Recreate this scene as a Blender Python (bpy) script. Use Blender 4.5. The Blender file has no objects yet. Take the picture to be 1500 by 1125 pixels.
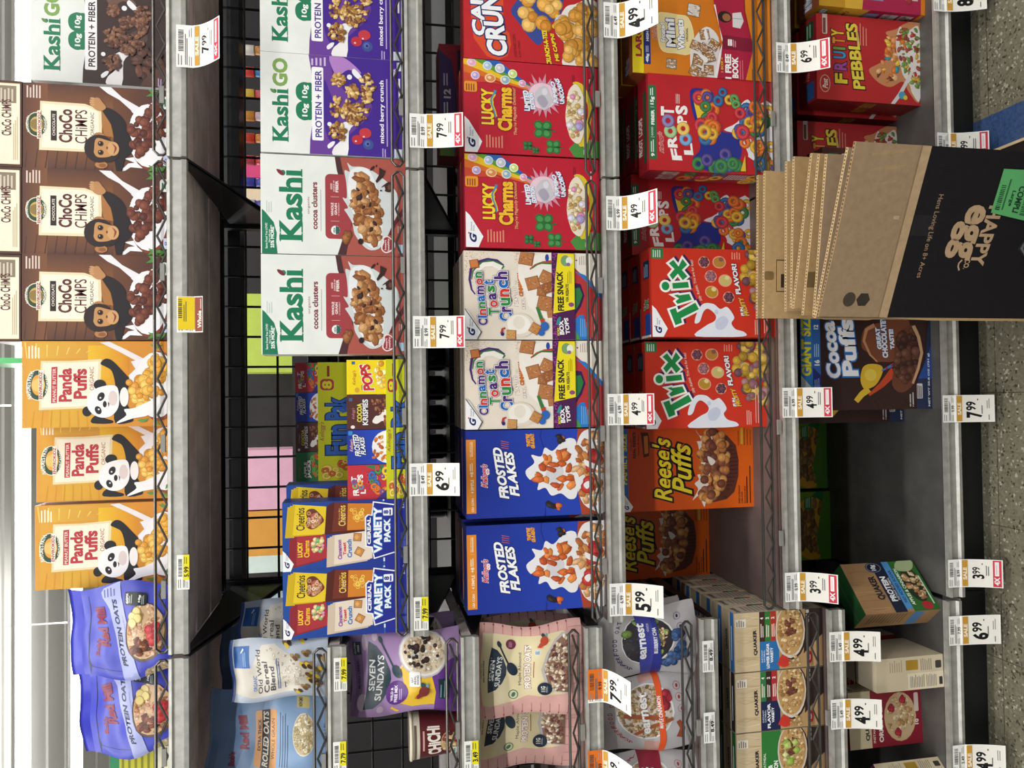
import bpy, bmesh, math, random
from mathutils import Vector, Matrix
from mathutils.geometry import tessellate_polygon

# ---------------------------------------------------------------- camera, world, light, exposure
S = bpy.context.scene
COL = S.collection
FPX = 1100.0
PITCH, YAW, ROLL = math.radians(11.0614), math.radians(1.1591), math.radians(-.5219)
CAM = Vector((0.0, -1.4814, 1.4228))
_f = Vector((math.sin(YAW)*math.cos(PITCH), math.cos(YAW)*math.cos(PITCH), -math.sin(PITCH)))
_r0 = Vector((math.cos(YAW), -math.sin(YAW), 0)); _u0 = _r0.cross(_f)
_r = math.cos(ROLL)*_r0 + math.sin(ROLL)*_u0
_u = -math.sin(ROLL)*_r0 + math.cos(ROLL)*_u0
cd = bpy.data.cameras.new('camera'); cd.sensor_width = 36; cd.lens = 36*FPX/1500
cd.clip_start = .02; cd.clip_end = 100
cam = bpy.data.objects.new('camera', cd); COL.objects.link(cam)
cam.matrix_world = Matrix((( -_u.x, _r.x, -_f.x, CAM.x), (-_u.y, _r.y, -_f.y, CAM.y), (-_u.z, _r.z, -_f.z, CAM.z), (0, 0, 0, 1)))
S.camera = cam                                   # the phone was held sideways: the picture's left is the ceiling

W = bpy.data.worlds.new('store_air'); S.world = W; W.use_nodes = True
W.node_tree.nodes['Background'].inputs[0].default_value = (.93, .96, 1, 1)
W.node_tree.nodes['Background'].inputs[1].default_value = .36
S.view_settings.view_transform = 'Standard'; S.view_settings.look = 'None'
S.view_settings.gamma = 1; S.view_settings.use_curve_mapping = False
S.view_settings.exposure = -0.06

LAMP_ROWS = [(-2.9, 0, 9, 150), (-1.15, 0, 9, 100), (2.0, 0, 9, 65), (3.72, 0, 9, 110), (4.6, -4.35, 6.3, 100)]
CEIL = 4.0
for Y, X, L, P in LAMP_ROWS:                      # the light of the linear ceiling fixtures, each with an added upward fill
    ld = bpy.data.lights.new('ceiling_lamp', 'AREA'); ld.shape = 'RECTANGLE'
    ld.size = L; ld.size_y = .16; ld.energy = P; ld.color = (1, .985, .95)
    lo = bpy.data.objects.new('ceiling_lamp', ld); COL.objects.link(lo); lo.location = (X, Y, CEIL-.50)
    lu = ld.copy(); lu.energy = P*.4; lu.size_y = .18        # added fill facing up, there only to brighten the ceiling
    uo = bpy.data.objects.new('ceiling_fill_light', lu); COL.objects.link(uo); uo.location = (X, Y, CEIL-.43); uo.rotation_euler.x = math.pi

def at(u, v, Y):
    "the point on the vertical plane at depth Y that the photo shows at pixel (u, v)"
    d = _f*FPX + _r*(562.5-v) + _u*(750-u)
    return CAM + d*((Y-CAM.y)/d.y)

# ---------------------------------------------------------------- helpers
def lin(h):
    h = h.lstrip('#')
    if len(h) == 3: h = ''.join(c+c for c in h)
    o = []
    for i in (0, 2, 4):
        c = int(h[i:i+2], 16)/255
        o.append(c/12.92 if c <= .04045 else ((c+.055)/1.055)**2.4)
    return (*o, 1.0)

def mat(name, col=None, rough=.5, metal=0, spec=.5, noise=0, nscale=40, bump=0, emit=0, alpha=1, trans=0):
    m = bpy.data.materials.new(name); m.use_nodes = True
    nt = m.node_tree; b = nt.nodes['Principled BSDF']
    b.inputs['Roughness'].default_value = rough; b.inputs['Metallic'].default_value = metal
    b.inputs['Specular IOR Level'].default_value = spec
    src = None
    if col is None:
        a = nt.nodes.new('ShaderNodeVertexColor'); a.layer_name = 'Col'; src = a.outputs[0]
    else:
        c = nt.nodes.new('ShaderNodeRGB'); c.outputs[0].default_value = lin(col) if isinstance(col, str) else (*col, 1); src = c.outputs[0]
    if noise or bump:
        tc = nt.nodes.new('ShaderNodeTexCoord'); n = nt.nodes.new('ShaderNodeTexNoise')
        n.inputs['Scale'].default_value = nscale; n.inputs['Detail'].default_value = 4
        nt.links.new(tc.outputs['Object'], n.inputs['Vector'])
        if noise:
            mr = nt.nodes.new('ShaderNodeMapRange'); mr.inputs[1].default_value = .3; mr.inputs[2].default_value = .7
            mr.inputs[3].default_value = 1-noise; mr.inputs[4].default_value = 1+noise*.4
            nt.links.new(n.outputs[0], mr.inputs[0])
            mx = nt.nodes.new('ShaderNodeVectorMath'); mx.operation = 'MULTIPLY'
            nt.links.new(src, mx.inputs[0]); nt.links.new(mr.outputs[0], mx.inputs[1]); src = mx.outputs[0]
        if bump:
            bp = nt.nodes.new('ShaderNodeBump'); bp.inputs['Strength'].default_value = bump; bp.inputs['Distance'].default_value = .002
            nt.links.new(n.outputs[0], bp.inputs['Height']); nt.links.new(bp.outputs[0], b.inputs['Normal'])
    nt.links.new(src, b.inputs['Base Color'])
    if emit:
        b.inputs['Emission Strength'].default_value = emit; nt.links.new(src, b.inputs['Emission Color'])
    if trans: b.inputs['Transmission Weight'].default_value = trans
    return m

M = dict(
    carton=mat('printed_carton', None, .42, spec=.35, noise=.05, nscale=25),
    film=mat('printed_film', None, .33, spec=.5, noise=.05, nscale=18, bump=.12),
    paper=mat('tag_paper', None, .6, spec=.25, noise=.02, nscale=60),
    rail=mat('galvanised_rail', '#b4b3ad', .5, .55, noise=.22, nscale=55),
    wire=mat('dark_chrome_wire', '#5f5d5a', .32, .85, noise=.12, nscale=60),
    slat=mat('shelf_underside_boards', '#e2d2cb', .45, noise=.3, nscale=16),  # made paler than the deck to stand in for light bounced from below
    deck=mat('brown_shelf_deck', '#6a5a57', .38, .15, noise=.2, nscale=14, bump=.05),
    base=mat('grey_base_deck', '#5b5957', .35, .3, noise=.25, nscale=18, bump=.05),
    black=mat('black_powder_coat', '#17181b', .42, .2, noise=.2, nscale=30),
    kick=mat('black_kick_plate', '#0d0f13', .4, .1, noise=.3, nscale=12),
    panel=mat('dark_back_panel', '#241f21', .45, .1, noise=.3, nscale=9),
    clip=mat('grey_clip_plastic', '#8d8b86', .4, .1, noise=.1),
    wall=mat('white_wall_paint', '#eceae5', .8, noise=.04, nscale=2),
    ceiling=mat('ceiling_paint', '#cbcac5', .8, noise=.05, nscale=3),
    steel=mat('painted_fixture', '#e8e8e6', .5, noise=.03),
    lamp=mat('lamp_diffuser', '#ffffff', .5, emit=6),
    board=mat('corrugated_board', None, .85, spec=.15, noise=.12, nscale=70, bump=.25),
    glass=mat('dark_bottle', '#17171b', .12, 0, noise=.1),
    plastic=mat('plain_plastic', None, .35, noise=.06, nscale=20),
    floor2=mat('wood_edge', '#c9b48c', .7, noise=.2, nscale=30),
)

def link(name, me, m=None, parent=None, loc=None, rz=0):
    o = bpy.data.objects.new(name, me); COL.objects.link(o)
    if m is not None and me is not None: me.materials.append(m)
    if parent is not None: o.parent = parent
    if loc is not None: o.location = loc
    o.rotation_euler.z = rz
    return o

def tag(o, label=None, cat=None, group=None, kind=None):
    if label: o['label'] = label
    if cat: o['category'] = cat
    if group: o['group'] = group
    if kind: o['kind'] = kind
    return o

def thing(name, label, cat, loc=(0, 0, 0), rz=0, group=None):
    return tag(link(name, None, loc=loc, rz=rz), label, cat, group)

class MB:
    "collects boxes, tubes and prisms into one mesh"
    def __init__(s): s.v = []; s.f = []; s.c = None
    def add(s, vs, fs):
        n = len(s.v); s.v += [tuple(p) for p in vs]; s.f += [tuple(i+n for i in f) for f in fs]; return s
    def box(s, x0, x1, y0, y1, z0, z1, M4=None):
        vs = [Vector((x, y, z)) for x in (x0, x1) for y in (y0, y1) for z in (z0, z1)]
        if M4: vs = [M4 @ p for p in vs]
        return s.add(vs, [(0, 1, 3, 2), (4, 6, 7, 5), (0, 4, 5, 1), (2, 3, 7, 6), (0, 2, 6, 4), (1, 5, 7, 3)])
    def tube(s, pts, r, n=6, closed=False):
        pts = [Vector(p) for p in pts]; k = len(pts); rings = []
        for i, p in enumerate(pts):
            a = pts[i-1] if (i or closed) else p; b = pts[(i+1) % k] if (i < k-1 or closed) else p
            d = (b-a).normalized(); ref = Vector((0, 1, 0)) if abs(d.y) < .9 else Vector((1, 0, 0))
            e1 = d.cross(ref).normalized(); e2 = d.cross(e1)
            rings.append([p + r*(math.cos(6.2832*j/n)*e1 + math.sin(6.2832*j/n)*e2) for j in range(n)])
        fs = []
        for i in range(k if closed else k-1):
            for j in range(n):
                a, b = i*n+j, i*n+(j+1) % n; c, d = ((i+1) % k)*n+(j+1) % n, ((i+1) % k)*n+j
                fs.append((a, b, c, d))
        if not closed: fs += [tuple(range(n))[::-1], tuple(range((k-1)*n, k*n))]
        return s.add([q for R in rings for q in R], fs)
    def extr(s, prof, x0, x1):
        "profile of (y,z) points extruded along x"
        n = len(prof)
        vs = [(x0, y, z) for y, z in prof]+[(x1, y, z) for y, z in prof]
        fs = [(i, (i+1) % n, n+(i+1) % n, n+i) for i in range(n)]
        tri = tessellate_polygon([[Vector((y, z, 0)) for y, z in prof]])
        fs += [tuple(t) for t in tri]+[tuple(i+n for i in t)[::-1] for t in tri]
        return s.add(vs, fs)
    def lathe(s, prof, n=20, cx=0, cy=0):
        k = len(prof)
        vs = [(cx+r*math.cos(6.2832*j/n), cy+r*math.sin(6.2832*j/n), z) for r, z in prof for j in range(n)]
        fs = [(i*n+j, i*n+(j+1) % n, (i+1)*n+(j+1) % n, (i+1)*n+j) for i in range(k-1) for j in range(n)]
        fs += [tuple(range(n))[::-1], tuple(range((k-1)*n, k*n))]
        return s.add(vs, fs)
    def build(s, name, m, parent=None, loc=None, rz=0, smooth=False, col=None):
        me = bpy.data.meshes.new(name); me.from_pydata(s.v, [], s.f)
        bm = bmesh.new(); bm.from_mesh(me); bmesh.ops.recalc_face_normals(bm, faces=bm.faces); bm.to_mesh(me); bm.free()
        if smooth:
            me.polygons.foreach_set('use_smooth', [True]*len(me.polygons))
        if col is not None:
            ca = me.color_attributes.new('Col', 'FLOAT_COLOR', 'CORNER')
            ca.data.foreach_set('color', list(lin(col))*len(me.loops))
        return link(name, me, m, parent, loc, rz)

# ---------------------------------------------------------------- printed artwork
_GL = {}
def glyphs(txt, off=0.0, shear=0.0):
    k = (txt, round(off, 3), round(shear, 2))
    if k not in _GL:
        cu = bpy.data.curves.new('t', 'FONT'); cu.body = txt; cu.offset = off; cu.shear = shear
        cu.resolution_u = 3; cu.space_line = .9
        ob = bpy.data.objects.new('t', cu); COL.objects.link(ob)
        dg = bpy.context.evaluated_depsgraph_get(); dg.update()
        me = ob.evaluated_get(dg).to_mesh()
        vs = [(v.co.x, v.co.y) for v in me.vertices]; fs = [tuple(p.vertices) for p in me.polygons]
        ob.evaluated_get(dg).to_mesh_clear()
        bpy.data.objects.remove(ob); bpy.data.curves.remove(cu)
        if not vs: vs = [(0, 0), (1, 0), (1, 1)]; fs = []
        bb = (min(v[0] for v in vs), max(v[0] for v in vs), min(v[1] for v in vs), max(v[1] for v in vs))
        _GL[k] = (vs, fs, bb)
    return _GL[k]

def smooth_pts(P, n=5):
    o = []; k = len(P)
    for i in range(k):
        a, b, c, d = P[i-1], P[i], P[(i+1) % k], P[(i+2) % k]
        for j in range(n):
            t = j/n
            o.append(tuple(.5*((2*b[q])+(-a[q]+c[q])*t+(2*a[q]-5*b[q]+4*c[q]-d[q])*t*t+(-a[q]+3*b[q]-3*c[q]+d[q])*t**3) for q in (0, 1)))
    return o

class Art:
    """flat printed artwork. x runs down the pack and y from right to left, in the units of frame (x_top, x_bottom, y_left, y_right)"""
    def __init__(s, frame, bg=None):
        s.x0, s.x1, s.yl, s.yr = frame; s.v = []; s.f = []; s.c = []; s.bb = []
        if bg: s.r(s.x0, s.x1, s.yl, s.yr, bg)
    def st(s, x, y): return ((s.yl-y)/(s.yl-s.yr), (x-s.x0)/(s.x1-s.x0))
    def draw(s, pts, faces, col, dl=None, clip=True):
        P = [s.st(x, y) for x, y in pts]
        if clip: P = [(min(1, max(0, a)), min(1, max(0, b))) for a, b in P]
        a0, a1 = min(p[0] for p in P), max(p[0] for p in P); b0, b1 = min(p[1] for p in P), max(p[1] for p in P)
        if dl is None:
            L = 0
            for q in s.bb:
                if q[4] >= L and q[0] < a1 and q[1] > a0 and q[2] < b1 and q[3] > b0: L = q[4]+1
        else: L = dl
        s.bb.append((a0, a1, b0, b1, L))
        n = len(s.v); s.v += [(p[0], p[1], L) for p in P]; s.f += [tuple(i+n for i in f) for f in faces]
        s.c += col if isinstance(col, list) else [lin(col)]*len(P)
        return L
    def r(s, x0, x1, ya, yb, c): return s.draw([(x0, ya), (x0, yb), (x1, yb), (x1, ya)], [(0, 3, 2, 1)], c)
    def g(s, x0, x1, ya, yb, ca, cb, across=False):
        a, b = lin(ca), lin(cb)
        return s.draw([(x0, ya), (x0, yb), (x1, yb), (x1, ya)], [(0, 3, 2, 1)], [a, b, b, a] if across else [a, a, b, b])
    def p(s, pts, c, sm=0):
        if sm: pts = smooth_pts(pts, sm)
        tri = tessellate_polygon([[Vector((x, y, 0)) for x, y in pts]])
        return s.draw(pts, [tuple(t) for t in tri], c)
    def e(s, x, y, rx, ry, c, rot=0, n=20):
        R = math.radians(rot); P = []
        for i in range(n):
            a = 6.2832*i/n; dx, dy = rx*math.cos(a), ry*math.sin(a)
            P.append((x+dx*math.cos(R)-dy*math.sin(R), y+dx*math.sin(R)+dy*math.cos(R)))
        return s.draw(P, [tuple(range(n))], c)
    def ring(s, x, y, rx, ry, k, c, n=16):
        P = [(x+q*rx*math.cos(6.2832*i/n), y+q*ry*math.sin(6.2832*i/n)) for q in (1, k) for i in range(n)]
        return s.draw(P, [(i, (i+1) % n, n+(i+1) % n, n+i) for i in range(n)], c)
    def rr(s, x0, x1, ya, yb, rad, c, n=4):
        P = []
        ya, yb = max(ya, yb), min(ya, yb)
        for cx, cy, a0 in ((x1-rad, ya-rad, 0), (x0+rad, ya-rad, 90), (x0+rad, yb+rad, 180), (x1-rad, yb+rad, 270)):
            for i in range(n+1):
                a = math.radians(a0+90*i/n); P.append((cx+rad*math.cos(a), cy+rad*math.sin(a)))
        return s.draw(P, [tuple(range(len(P)))], c)
    def t(s, txt, x0, x1, ya, yb, c, b=.0, sh=0, out=(), skew=0, arc=0, rot180=False):
        b = min(b, .045)
        vs0, fs0, bb = glyphs(txt, b, sh)
        w = bb[1]-bb[0] or 1; h = bb[3]-bb[2] or 1
        ya, yb = max(ya, yb), min(ya, yb)
        def put(vs, fs, col):
            P = []
            for gx, gy in vs:
                p, q = (gx-bb[0])/w, (gy-bb[2])/h
                if rot180: p, q = 1-p, 1-q
                x = x1+(x0-x1)*q + skew*p + arc*(1-(2*p-1)**2); y = ya+(yb-ya)*p
                P.append((x, y))
            s.draw(P, fs, col)
        for o, oc in out:
            v, f, _ = glyphs(txt, min(.095, b+o), sh); put(v, f, oc)
        put(vs0, fs0, c)
    def ln(s, x0, x1, ya, yb, n, c, k=.5):
        rnd = random.Random(int(x0*7+ya)); d = (x1-x0)/n
        for i in range(n): s.r(x0+i*d, x0+i*d+d*k, ya, yb+(ya-yb)*rnd.uniform(0, .25), c)
    def bars(s, x0, x1, ya, yb, c='#222', n=16):
        rnd = random.Random(int(x0+ya)); d = (yb-ya)/n
        for i in range(n):
            s.r(x0, x1, ya+i*d, ya+(i+rnd.uniform(.35, .75))*d, c)
    def sc(s, reg, n, size, cols, seed=1, shape='o', jit=.35, rim=.62, off=.18):
        """a heap of printed food pieces inside a polygon or ('e', x, y, rx, ry)"""
        rnd = random.Random(seed)
        def inside(x, y):
            if reg[0] == 'e': return ((x-reg[1])/reg[3])**2+((y-reg[2])/reg[4])**2 < 1
            k = False; j = len(reg)-1
            for i in range(len(reg)):
                (xi, yi), (xj, yj) = reg[i], reg[j]
                if (yi > y) != (yj > y) and x < (xj-xi)*(y-yi)/(yj-yi)+xi: k = not k
                j = i
            return k
        if reg[0] == 'e': bx = (reg[1]-reg[3], reg[1]+reg[3], reg[2]-reg[4], reg[2]+reg[4])
        else: bx = (min(p[0] for p in reg), max(p[0] for p in reg), min(p[1] for p in reg), max(p[1] for p in reg))
        a, b = s.st(bx[0]-size, bx[2]-size), s.st(bx[1]+size, bx[3]+size)
        L = 0
        for q in s.bb:
            if q[4] >= L and q[0] < max(a[0], b[0]) and q[1] > min(a[0], b[0]) and q[2] < max(a[1], b[1]) and q[3] > min(a[1], b[1]): L = q[4]+1
        k = 0; tries = 0
        while k < n and tries < n*30:
            tries += 1
            x, y = rnd.uniform(bx[0], bx[1]), rnd.uniform(bx[2], bx[3])
            if not inside(x, y): continue
            c = lin(rnd.choice(cols)); z = size*rnd.uniform(1-jit, 1+jit); rot = rnd.uniform(0, 6.28)
            dk = tuple(ch*rim for ch in c[:3])+(1,); hi = tuple(min(1, ch*1.25+.02) for ch in c[:3])+(1,)
            l = L+2*k/n
            if shape == 'ring':
                m = 12
                for (ro, ri, cc, ox, dl) in ((1, .3, dk, 0, 0), (.88, .42, c, -.06, .4/n), (.72, .55, hi, -.12, .8/n)):
                    P = [(x+ox*z+q*z*math.cos(6.2832*i/m), y+q*z*math.sin(6.2832*i/m)) for q in (ro, ri) for i in range(m)]
                    s.draw(P, [(i, (i+1) % m, m+(i+1) % m, m+i) for i in range(m)], [cc]*(2*m), l+dl)
            else:
                m = {'o': 10, 'flake': 8, 'sq': 4, 'oat': 8}[shape]
                el = rnd.uniform(.45, .8) if shape in ('flake', 'oat') else 1
                jt = [rnd.uniform(.72, 1.15) if shape == 'flake' else 1 for _ in range(m)]
                def poly(q, ox):
                    P = []
                    for i in range(m):
                        aa = 6.2832*i/m+.78; dx, dy = q*z*jt[i]*math.cos(aa), q*z*jt[i]*el*math.sin(aa)
                        P.append((x+ox*z+dx*math.cos(rot)-dy*math.sin(rot), y+dx*math.sin(rot)+dy*math.cos(rot)))
                    return P
                F = [tuple(range(m))]
                s.draw(poly(1, 0), F, [dk]*m, l); s.draw(poly(.84, -off*.5), F, [c]*m, l+.5/n); s.draw(poly(.42, -off*1.6), F, [hi]*m, l+1/n)
            k += 1
        s.bb.append((min(a[0], b[0]), max(a[0], b[0]), min(a[1], b[1]), max(a[1], b[1]), L+2.2))
    def swirl(s, pts, c, w0, w1):
        "a tapering brush stroke along a line"
        P = []; Q = []
        n = len(pts)
        for i, (x, y) in enumerate(pts):
            a = pts[max(0, i-1)]; b = pts[min(n-1, i+1)]
            dx, dy = b[0]-a[0], b[1]-a[1]; l = math.hypot(dx, dy) or 1; w = w0+(w1-w0)*i/(n-1)
            P.append((x-dy/l*w, y+dx/l*w)); Q.append((x+dy/l*w, y-dx/l*w))
        s.p(P+Q[::-1], c)

EPS = .00011
def to_mesh(name, parts, m, cuts=0, cut_s=None):
    """parts = [(art, surface function (s,t,h)->xyz)] or [(verts, faces, colour)] -> one mesh"""
    V = []; F = []; C = []
    for q in parts:
        n = len(V)
        if isinstance(q[0], Art):
            A, fn = q[0], q[1]
            if cuts:
                ns, nt_ = (cut_s or cuts), cuts
                bm = bmesh.new(); cl = bm.loops.layers.float_color.new('Col')
                vs = [bm.verts.new(v) for v in A.v]
                for f in A.f:
                    try: fc = bm.faces.new([vs[i] for i in f])
                    except ValueError: continue
                    for lp, i in zip(fc.loops, f): lp[cl] = A.c[i]
                for ax, nn in ((0, ns), (1, nt_)):
                    for i in range(1, nn):
                        co = [0, 0, 0]; no = [0, 0, 0]; co[ax] = i/nn; no[ax] = 1
                        bmesh.ops.bisect_plane(bm, geom=bm.verts[:]+bm.edges[:]+bm.faces[:], plane_co=co, plane_no=no, dist=1e-6)
                bm.verts.index_update()
                grid = {}
                def gp(i, j):
                    if (i, j) not in grid: grid[i, j] = Vector(fn(i/ns, j/nt_, 0))
                    return grid[i, j]
                def onsurf(s, t, h):              # every layer lies on the same facets
                    i, j = min(ns-1, int(s*ns)), min(nt_-1, int(t*nt_)); a, b = s*ns-i, t*nt_-j
                    p = (gp(i, j)*(1-a)+gp(i+1, j)*a)*(1-b)+(gp(i, j+1)*(1-a)+gp(i+1, j+1)*a)*b
                    return p+(Vector(fn(s, t, h))-Vector(fn(s, t, 0)))
                V += [tuple(onsurf(v.co.x, v.co.y, (v.co.z+1)*EPS*1.6)) for v in bm.verts]
                for f in bm.faces:
                    F.append(tuple(v.index+n for v in f.verts)); C += [tuple(lp[cl]) for lp in f.loops]
                bm.free()
            else:
                V += [fn(a, b, (L+1)*EPS) for a, b, L in A.v]
                for f in A.f: F.append(tuple(i+n for i in f)); C += [A.c[i] for i in f]
        else:
            vs, fs, c = q; V += [tuple(v) for v in vs]
            for f in fs: F.append(tuple(i+n for i in f)); C += [lin(c) if isinstance(c, str) else c]*len(f)
    me = bpy.data.meshes.new(name); me.from_pydata(V, [], F)
    ca = me.color_attributes.new('Col', 'FLOAT_COLOR', 'CORNER')
    ca.data.foreach_set('color', [x for c in C for x in c])
    me.materials.append(m); me.update()
    return me

def carton_mesh(name, W_, H_, D_, body, front=None, top=None, left=None, right=None, side=None, topc=None):
    w, d = W_/2, D_/2
    vs = [(-w, -d, 0), (w, -d, 0), (w, d, 0), (-w, d, 0), (-w, -d, H_), (w, -d, H_), (w, d, H_), (-w, d, H_)]
    P = [(vs, [(0, 1, 5, 4), (2, 3, 7, 6), (0, 3, 2, 1)], body), (vs, [(1, 2, 6, 5), (3, 0, 4, 7)], side or body), (vs, [(4, 5, 6, 7)], topc or body)]
    # the glued flap seam across the top and the tuck tab
    P.append(([(-w, d*.1, H_+.0004), (w, d*.1, H_+.0004), (w, d*.16, H_+.0004), (-w, d*.16, H_+.0004)], [(0, 1, 2, 3)], (.12, .11, .1, 1)))
    if front: P.append((front, lambda s, t, h: (-w+W_*s, -d-h, H_*(1-t))))
    if top: P.append((top, lambda s, t, h: (-w+W_*s, d-D_*t, H_+.0005+h)))
    if left: P.append((left, lambda s, t, h: (-w-h, d-D_*s, H_*(1-t))))
    if right: P.append((right, lambda s, t, h: (w+h, -d+D_*s, H_*(1-t))))
    return to_mesh(name, P, M['carton'])

def place(me, name, label, cat, X, Y, Z, D_, group=None, rz=0, rx=0):
    "a pack whose front face stands at depth Y"
    o = link(name, me, None, None, (X, Y+D_/2, Z), math.radians(rz)); o.rotation_euler.x = math.radians(rx)
    return tag(o, label, cat, group)
# ---------------------------------------------------------------- the setting
def struct(o): o['kind'] = 'structure'; return o
def floor_mat():
    m = bpy.data.materials.new('speckled_vinyl_tile'); m.use_nodes = True; nt = m.node_tree; b = nt.nodes['Principled BSDF']
    N = lambda k: nt.nodes.new(k)
    tc = N('ShaderNodeTexCoord'); v = N('ShaderNodeTexVoronoi'); v.inputs['Scale'].default_value = 210
    n = N('ShaderNodeTexNoise'); n.inputs['Scale'].default_value = 60; n.inputs['Detail'].default_value = 6
    r = N('ShaderNodeValToRGB'); r.color_ramp.interpolation = 'CONSTANT'
    el = r.color_ramp.elements; el[0].position = 0; el[0].color = lin('#49463a'); el[1].position = .07; el[1].color = lin('#757160')
    for p, c in ((.35, '#6e6a5a'), (.62, '#7b7765'), (.94, '#a5a190')): q = el.new(p); q.color = lin(c)
    sp = N('ShaderNodeSeparateColor'); br = N('ShaderNodeTexBrick')
    br.offset = 0; br.inputs['Scale'].default_value = 1; br.inputs['Brick Width'].default_value = .305; br.inputs['Row Height'].default_value = .305
    br.inputs['Mortar Size'].default_value = .0012; br.inputs['Color1'].default_value = br.inputs['Color2'].default_value = (1, 1, 1, 1); br.inputs['Mortar'].default_value = (.45, .43, .38, 1)
    mx = N('ShaderNodeVectorMath'); mx.operation = 'MULTIPLY'
    mr = N('ShaderNodeMapRange'); mr.inputs[3].default_value = .8; mr.inputs[4].default_value = 1.1
    m2 = N('ShaderNodeVectorMath'); m2.operation = 'MULTIPLY'
    L = nt.links.new
    L(tc.outputs['Object'], v.inputs['Vector']); L(tc.outputs['Object'], n.inputs['Vector']); L(tc.outputs['Object'], br.inputs['Vector'])
    L(v.outputs['Color'], sp.inputs[0]); L(sp.outputs[0], r.inputs[0]); L(n.outputs[0], mr.inputs[0])
    L(r.outputs[0], mx.inputs[0]); L(br.outputs[0], mx.inputs[1]); L(mx.outputs[0], m2.inputs[0]); L(mr.outputs[0], m2.inputs[1]); L(m2.outputs[0], b.inputs['Base Color'])
    b.inputs['Roughness'].default_value = .32
    return m
struct(MB().box(-8, 8, -6, 8, -.05, 0).build('floor', floor_mat()))
cm = MB().box(-9, 9, -6, 9, CEIL, CEIL+.1)
for i in range(-14, 24): cm.box(-9, 9, i*.38-.012, i*.38+.012, CEIL-.018, CEIL)     # ridged roof deck
struct(cm.build('ceiling', M['ceiling']))
struct(MB().box(-9, 9, 8.8, 9, 0, CEIL).build('wall_back', M['wall']))
# the strip of blue tile running out from under the shelves
bl = mat('blue_vinyl_tile', '#3d5580', .32, noise=.35, nscale=130)
b2 = MB().add([(.335, .045, .0006), (.64, .045, .0006), (.64, -5, .0006), (.335, -5, .0006)], [(0, 1, 2, 3)])
struct(b2.build('trim_1', bl))

for i, (Y, X, L, P) in enumerate(LAMP_ROWS):
    t = thing('linear_ceiling_light', ['white strip light over the near side of the cereal aisle', 'white strip light running just in front of the cereal shelves', 'white strip light behind the cereal shelves',
              'long bright strip light crossing the very top of the view', 'shorter bright strip light low over the blue oat bags'][i], 'ceiling light', (X, Y, CEIL-.02))
    MB().box(-L/2, L/2, -.09, .09, -.445, -.425).build('housing', M['steel'], t)
    MB().box(-L/2, L/2, -.07, .07, -.472, -.446).build('diffuser', M['lamp'], t)
    for x in (-L/2+.4, 0, L/2-.4): MB().tube([(x, 0, -.43), (x, 0, .02)], .006).build('hanger', M['steel'], t)  # fixtures hung low to leave room for the added upward fill

# ---------------------------------------------------------------- gondola shelving
XL, XR = -.4607, .4533
Z = [1.7426, 1.3052, .9032, .5079, .105]           # undersides of the price rails of the middle and right bays
ZC = [1.7426, 1.4617, 1.2077, .955, .704, .407, .1146]  # and of the left bay
DK = .036                                          # deck above rail underside
rnd = random.Random(4)
RAIL = [(0, .004), (-.004, 0), (-.013, .001), (-.014, .009), (-.008, .0125), (-.0075, .027), (-.011, .0305), (-.010, .036), (.004, .036), (.004, .004)]
LIPZ = [(.0, .055, .03), (.5079, .048, .024), (.9032, .034, .015), (1.3052, .026, .004), (1.7426, .0232, -.001), (9, .0232, -.001)]
def lip(x0, x1, z, y=-.004):
    m = MB()
    for (a, p, q), (b, r, s) in zip(LIPZ, LIPZ[1:]):
        if a <= z < b: k = (z-a)/(b-a); z1, z0 = DK+p+(r-p)*k, DK+q+(s-q)*k
    a, b = x0+.006, x1-.006
    rect = [(a+.008, y, z0), (a, y, z0+.008), (a, y, z1-.008), (a+.008, y, z1), (b-.008, y, z1), (b, y, z1-.008), (b, y, z0+.008), (b-.008, y, z0)]
    m.tube(rect, .0028, 8, closed=True)
    k = max(2, round((b-a)/.033)); pts = []
    for i in range(k+1):
        pts.append((a+.008+(b-a-.016)*i/k, y-.004, (z1-.006) if i % 2 else (z0+.003)))
    m.tube(pts, .0023, 6)
    return m
def wire_shelf(name, label, x0, x1, z, deck, slats=True, front=True, brackets=True, base=False):
    t = thing(name, label, 'shelf', ((x0+x1)/2, 0, z), 0)
    h = (x1-x0)/2
    MB().extr(RAIL, -h+.003, h-.003).build('price_rail', M['rail'], t)
    if front: lip(-h, h, z).build('wire_lip', M['wire'], t)
    d = MB(); sl = MB()
    if slats:
        for y0, y1 in ((.006, .108), (.124, .248), (.262, .384)):
            sl.box(-h+.003, h-.003, y0, y1, DK-.022, DK-.003)
        d.box(-h+.003, h-.003, .006, .49, DK-.002, DK)
    else: d.box(-h+.003, h-.003, .006, .49, DK-.008, DK)
    d.build('deck', deck, t)
    if slats: sl.build('underside_boards', M['slat'], t)
    for q in (-.7, -.1, .55):
        xx = q*h+rnd.uniform(-.03, .03)
        if front: MB().box(xx-.016, xx+.016, -.011, -.005, DK+.004, DK+.012).build('clip', M['clip'], t)
    if slats:
        w = MB()
        for y in (.40, .425, .45, .475): w.tube([(-h+.004, y, DK-.012), (h-.004, y, DK-.012)], .004)
        w.build('rear_wire', M['black'], t)
    if brackets:
        for s in (-1, 1):
            x = s*(h-.004)
            m = MB(); bd = -.115 if slats and z > 1.2 else -.03; P = [(.004, .004), (.03, -.002), (.49, bd), (.49, DK-.026), (.004, DK-.026)]
            m.extr(P, x-.0022, x+.0022).build('bracket', M['black'], t)
    if base:
        MB().box(-h, h, .045, .06, -z, .02).build('kick_plate', M['kick'], t)
        MB().box(-h, h, -.004, .045, -.004, .0).build('rail_return', M['rail'], t)
    return t
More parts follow.
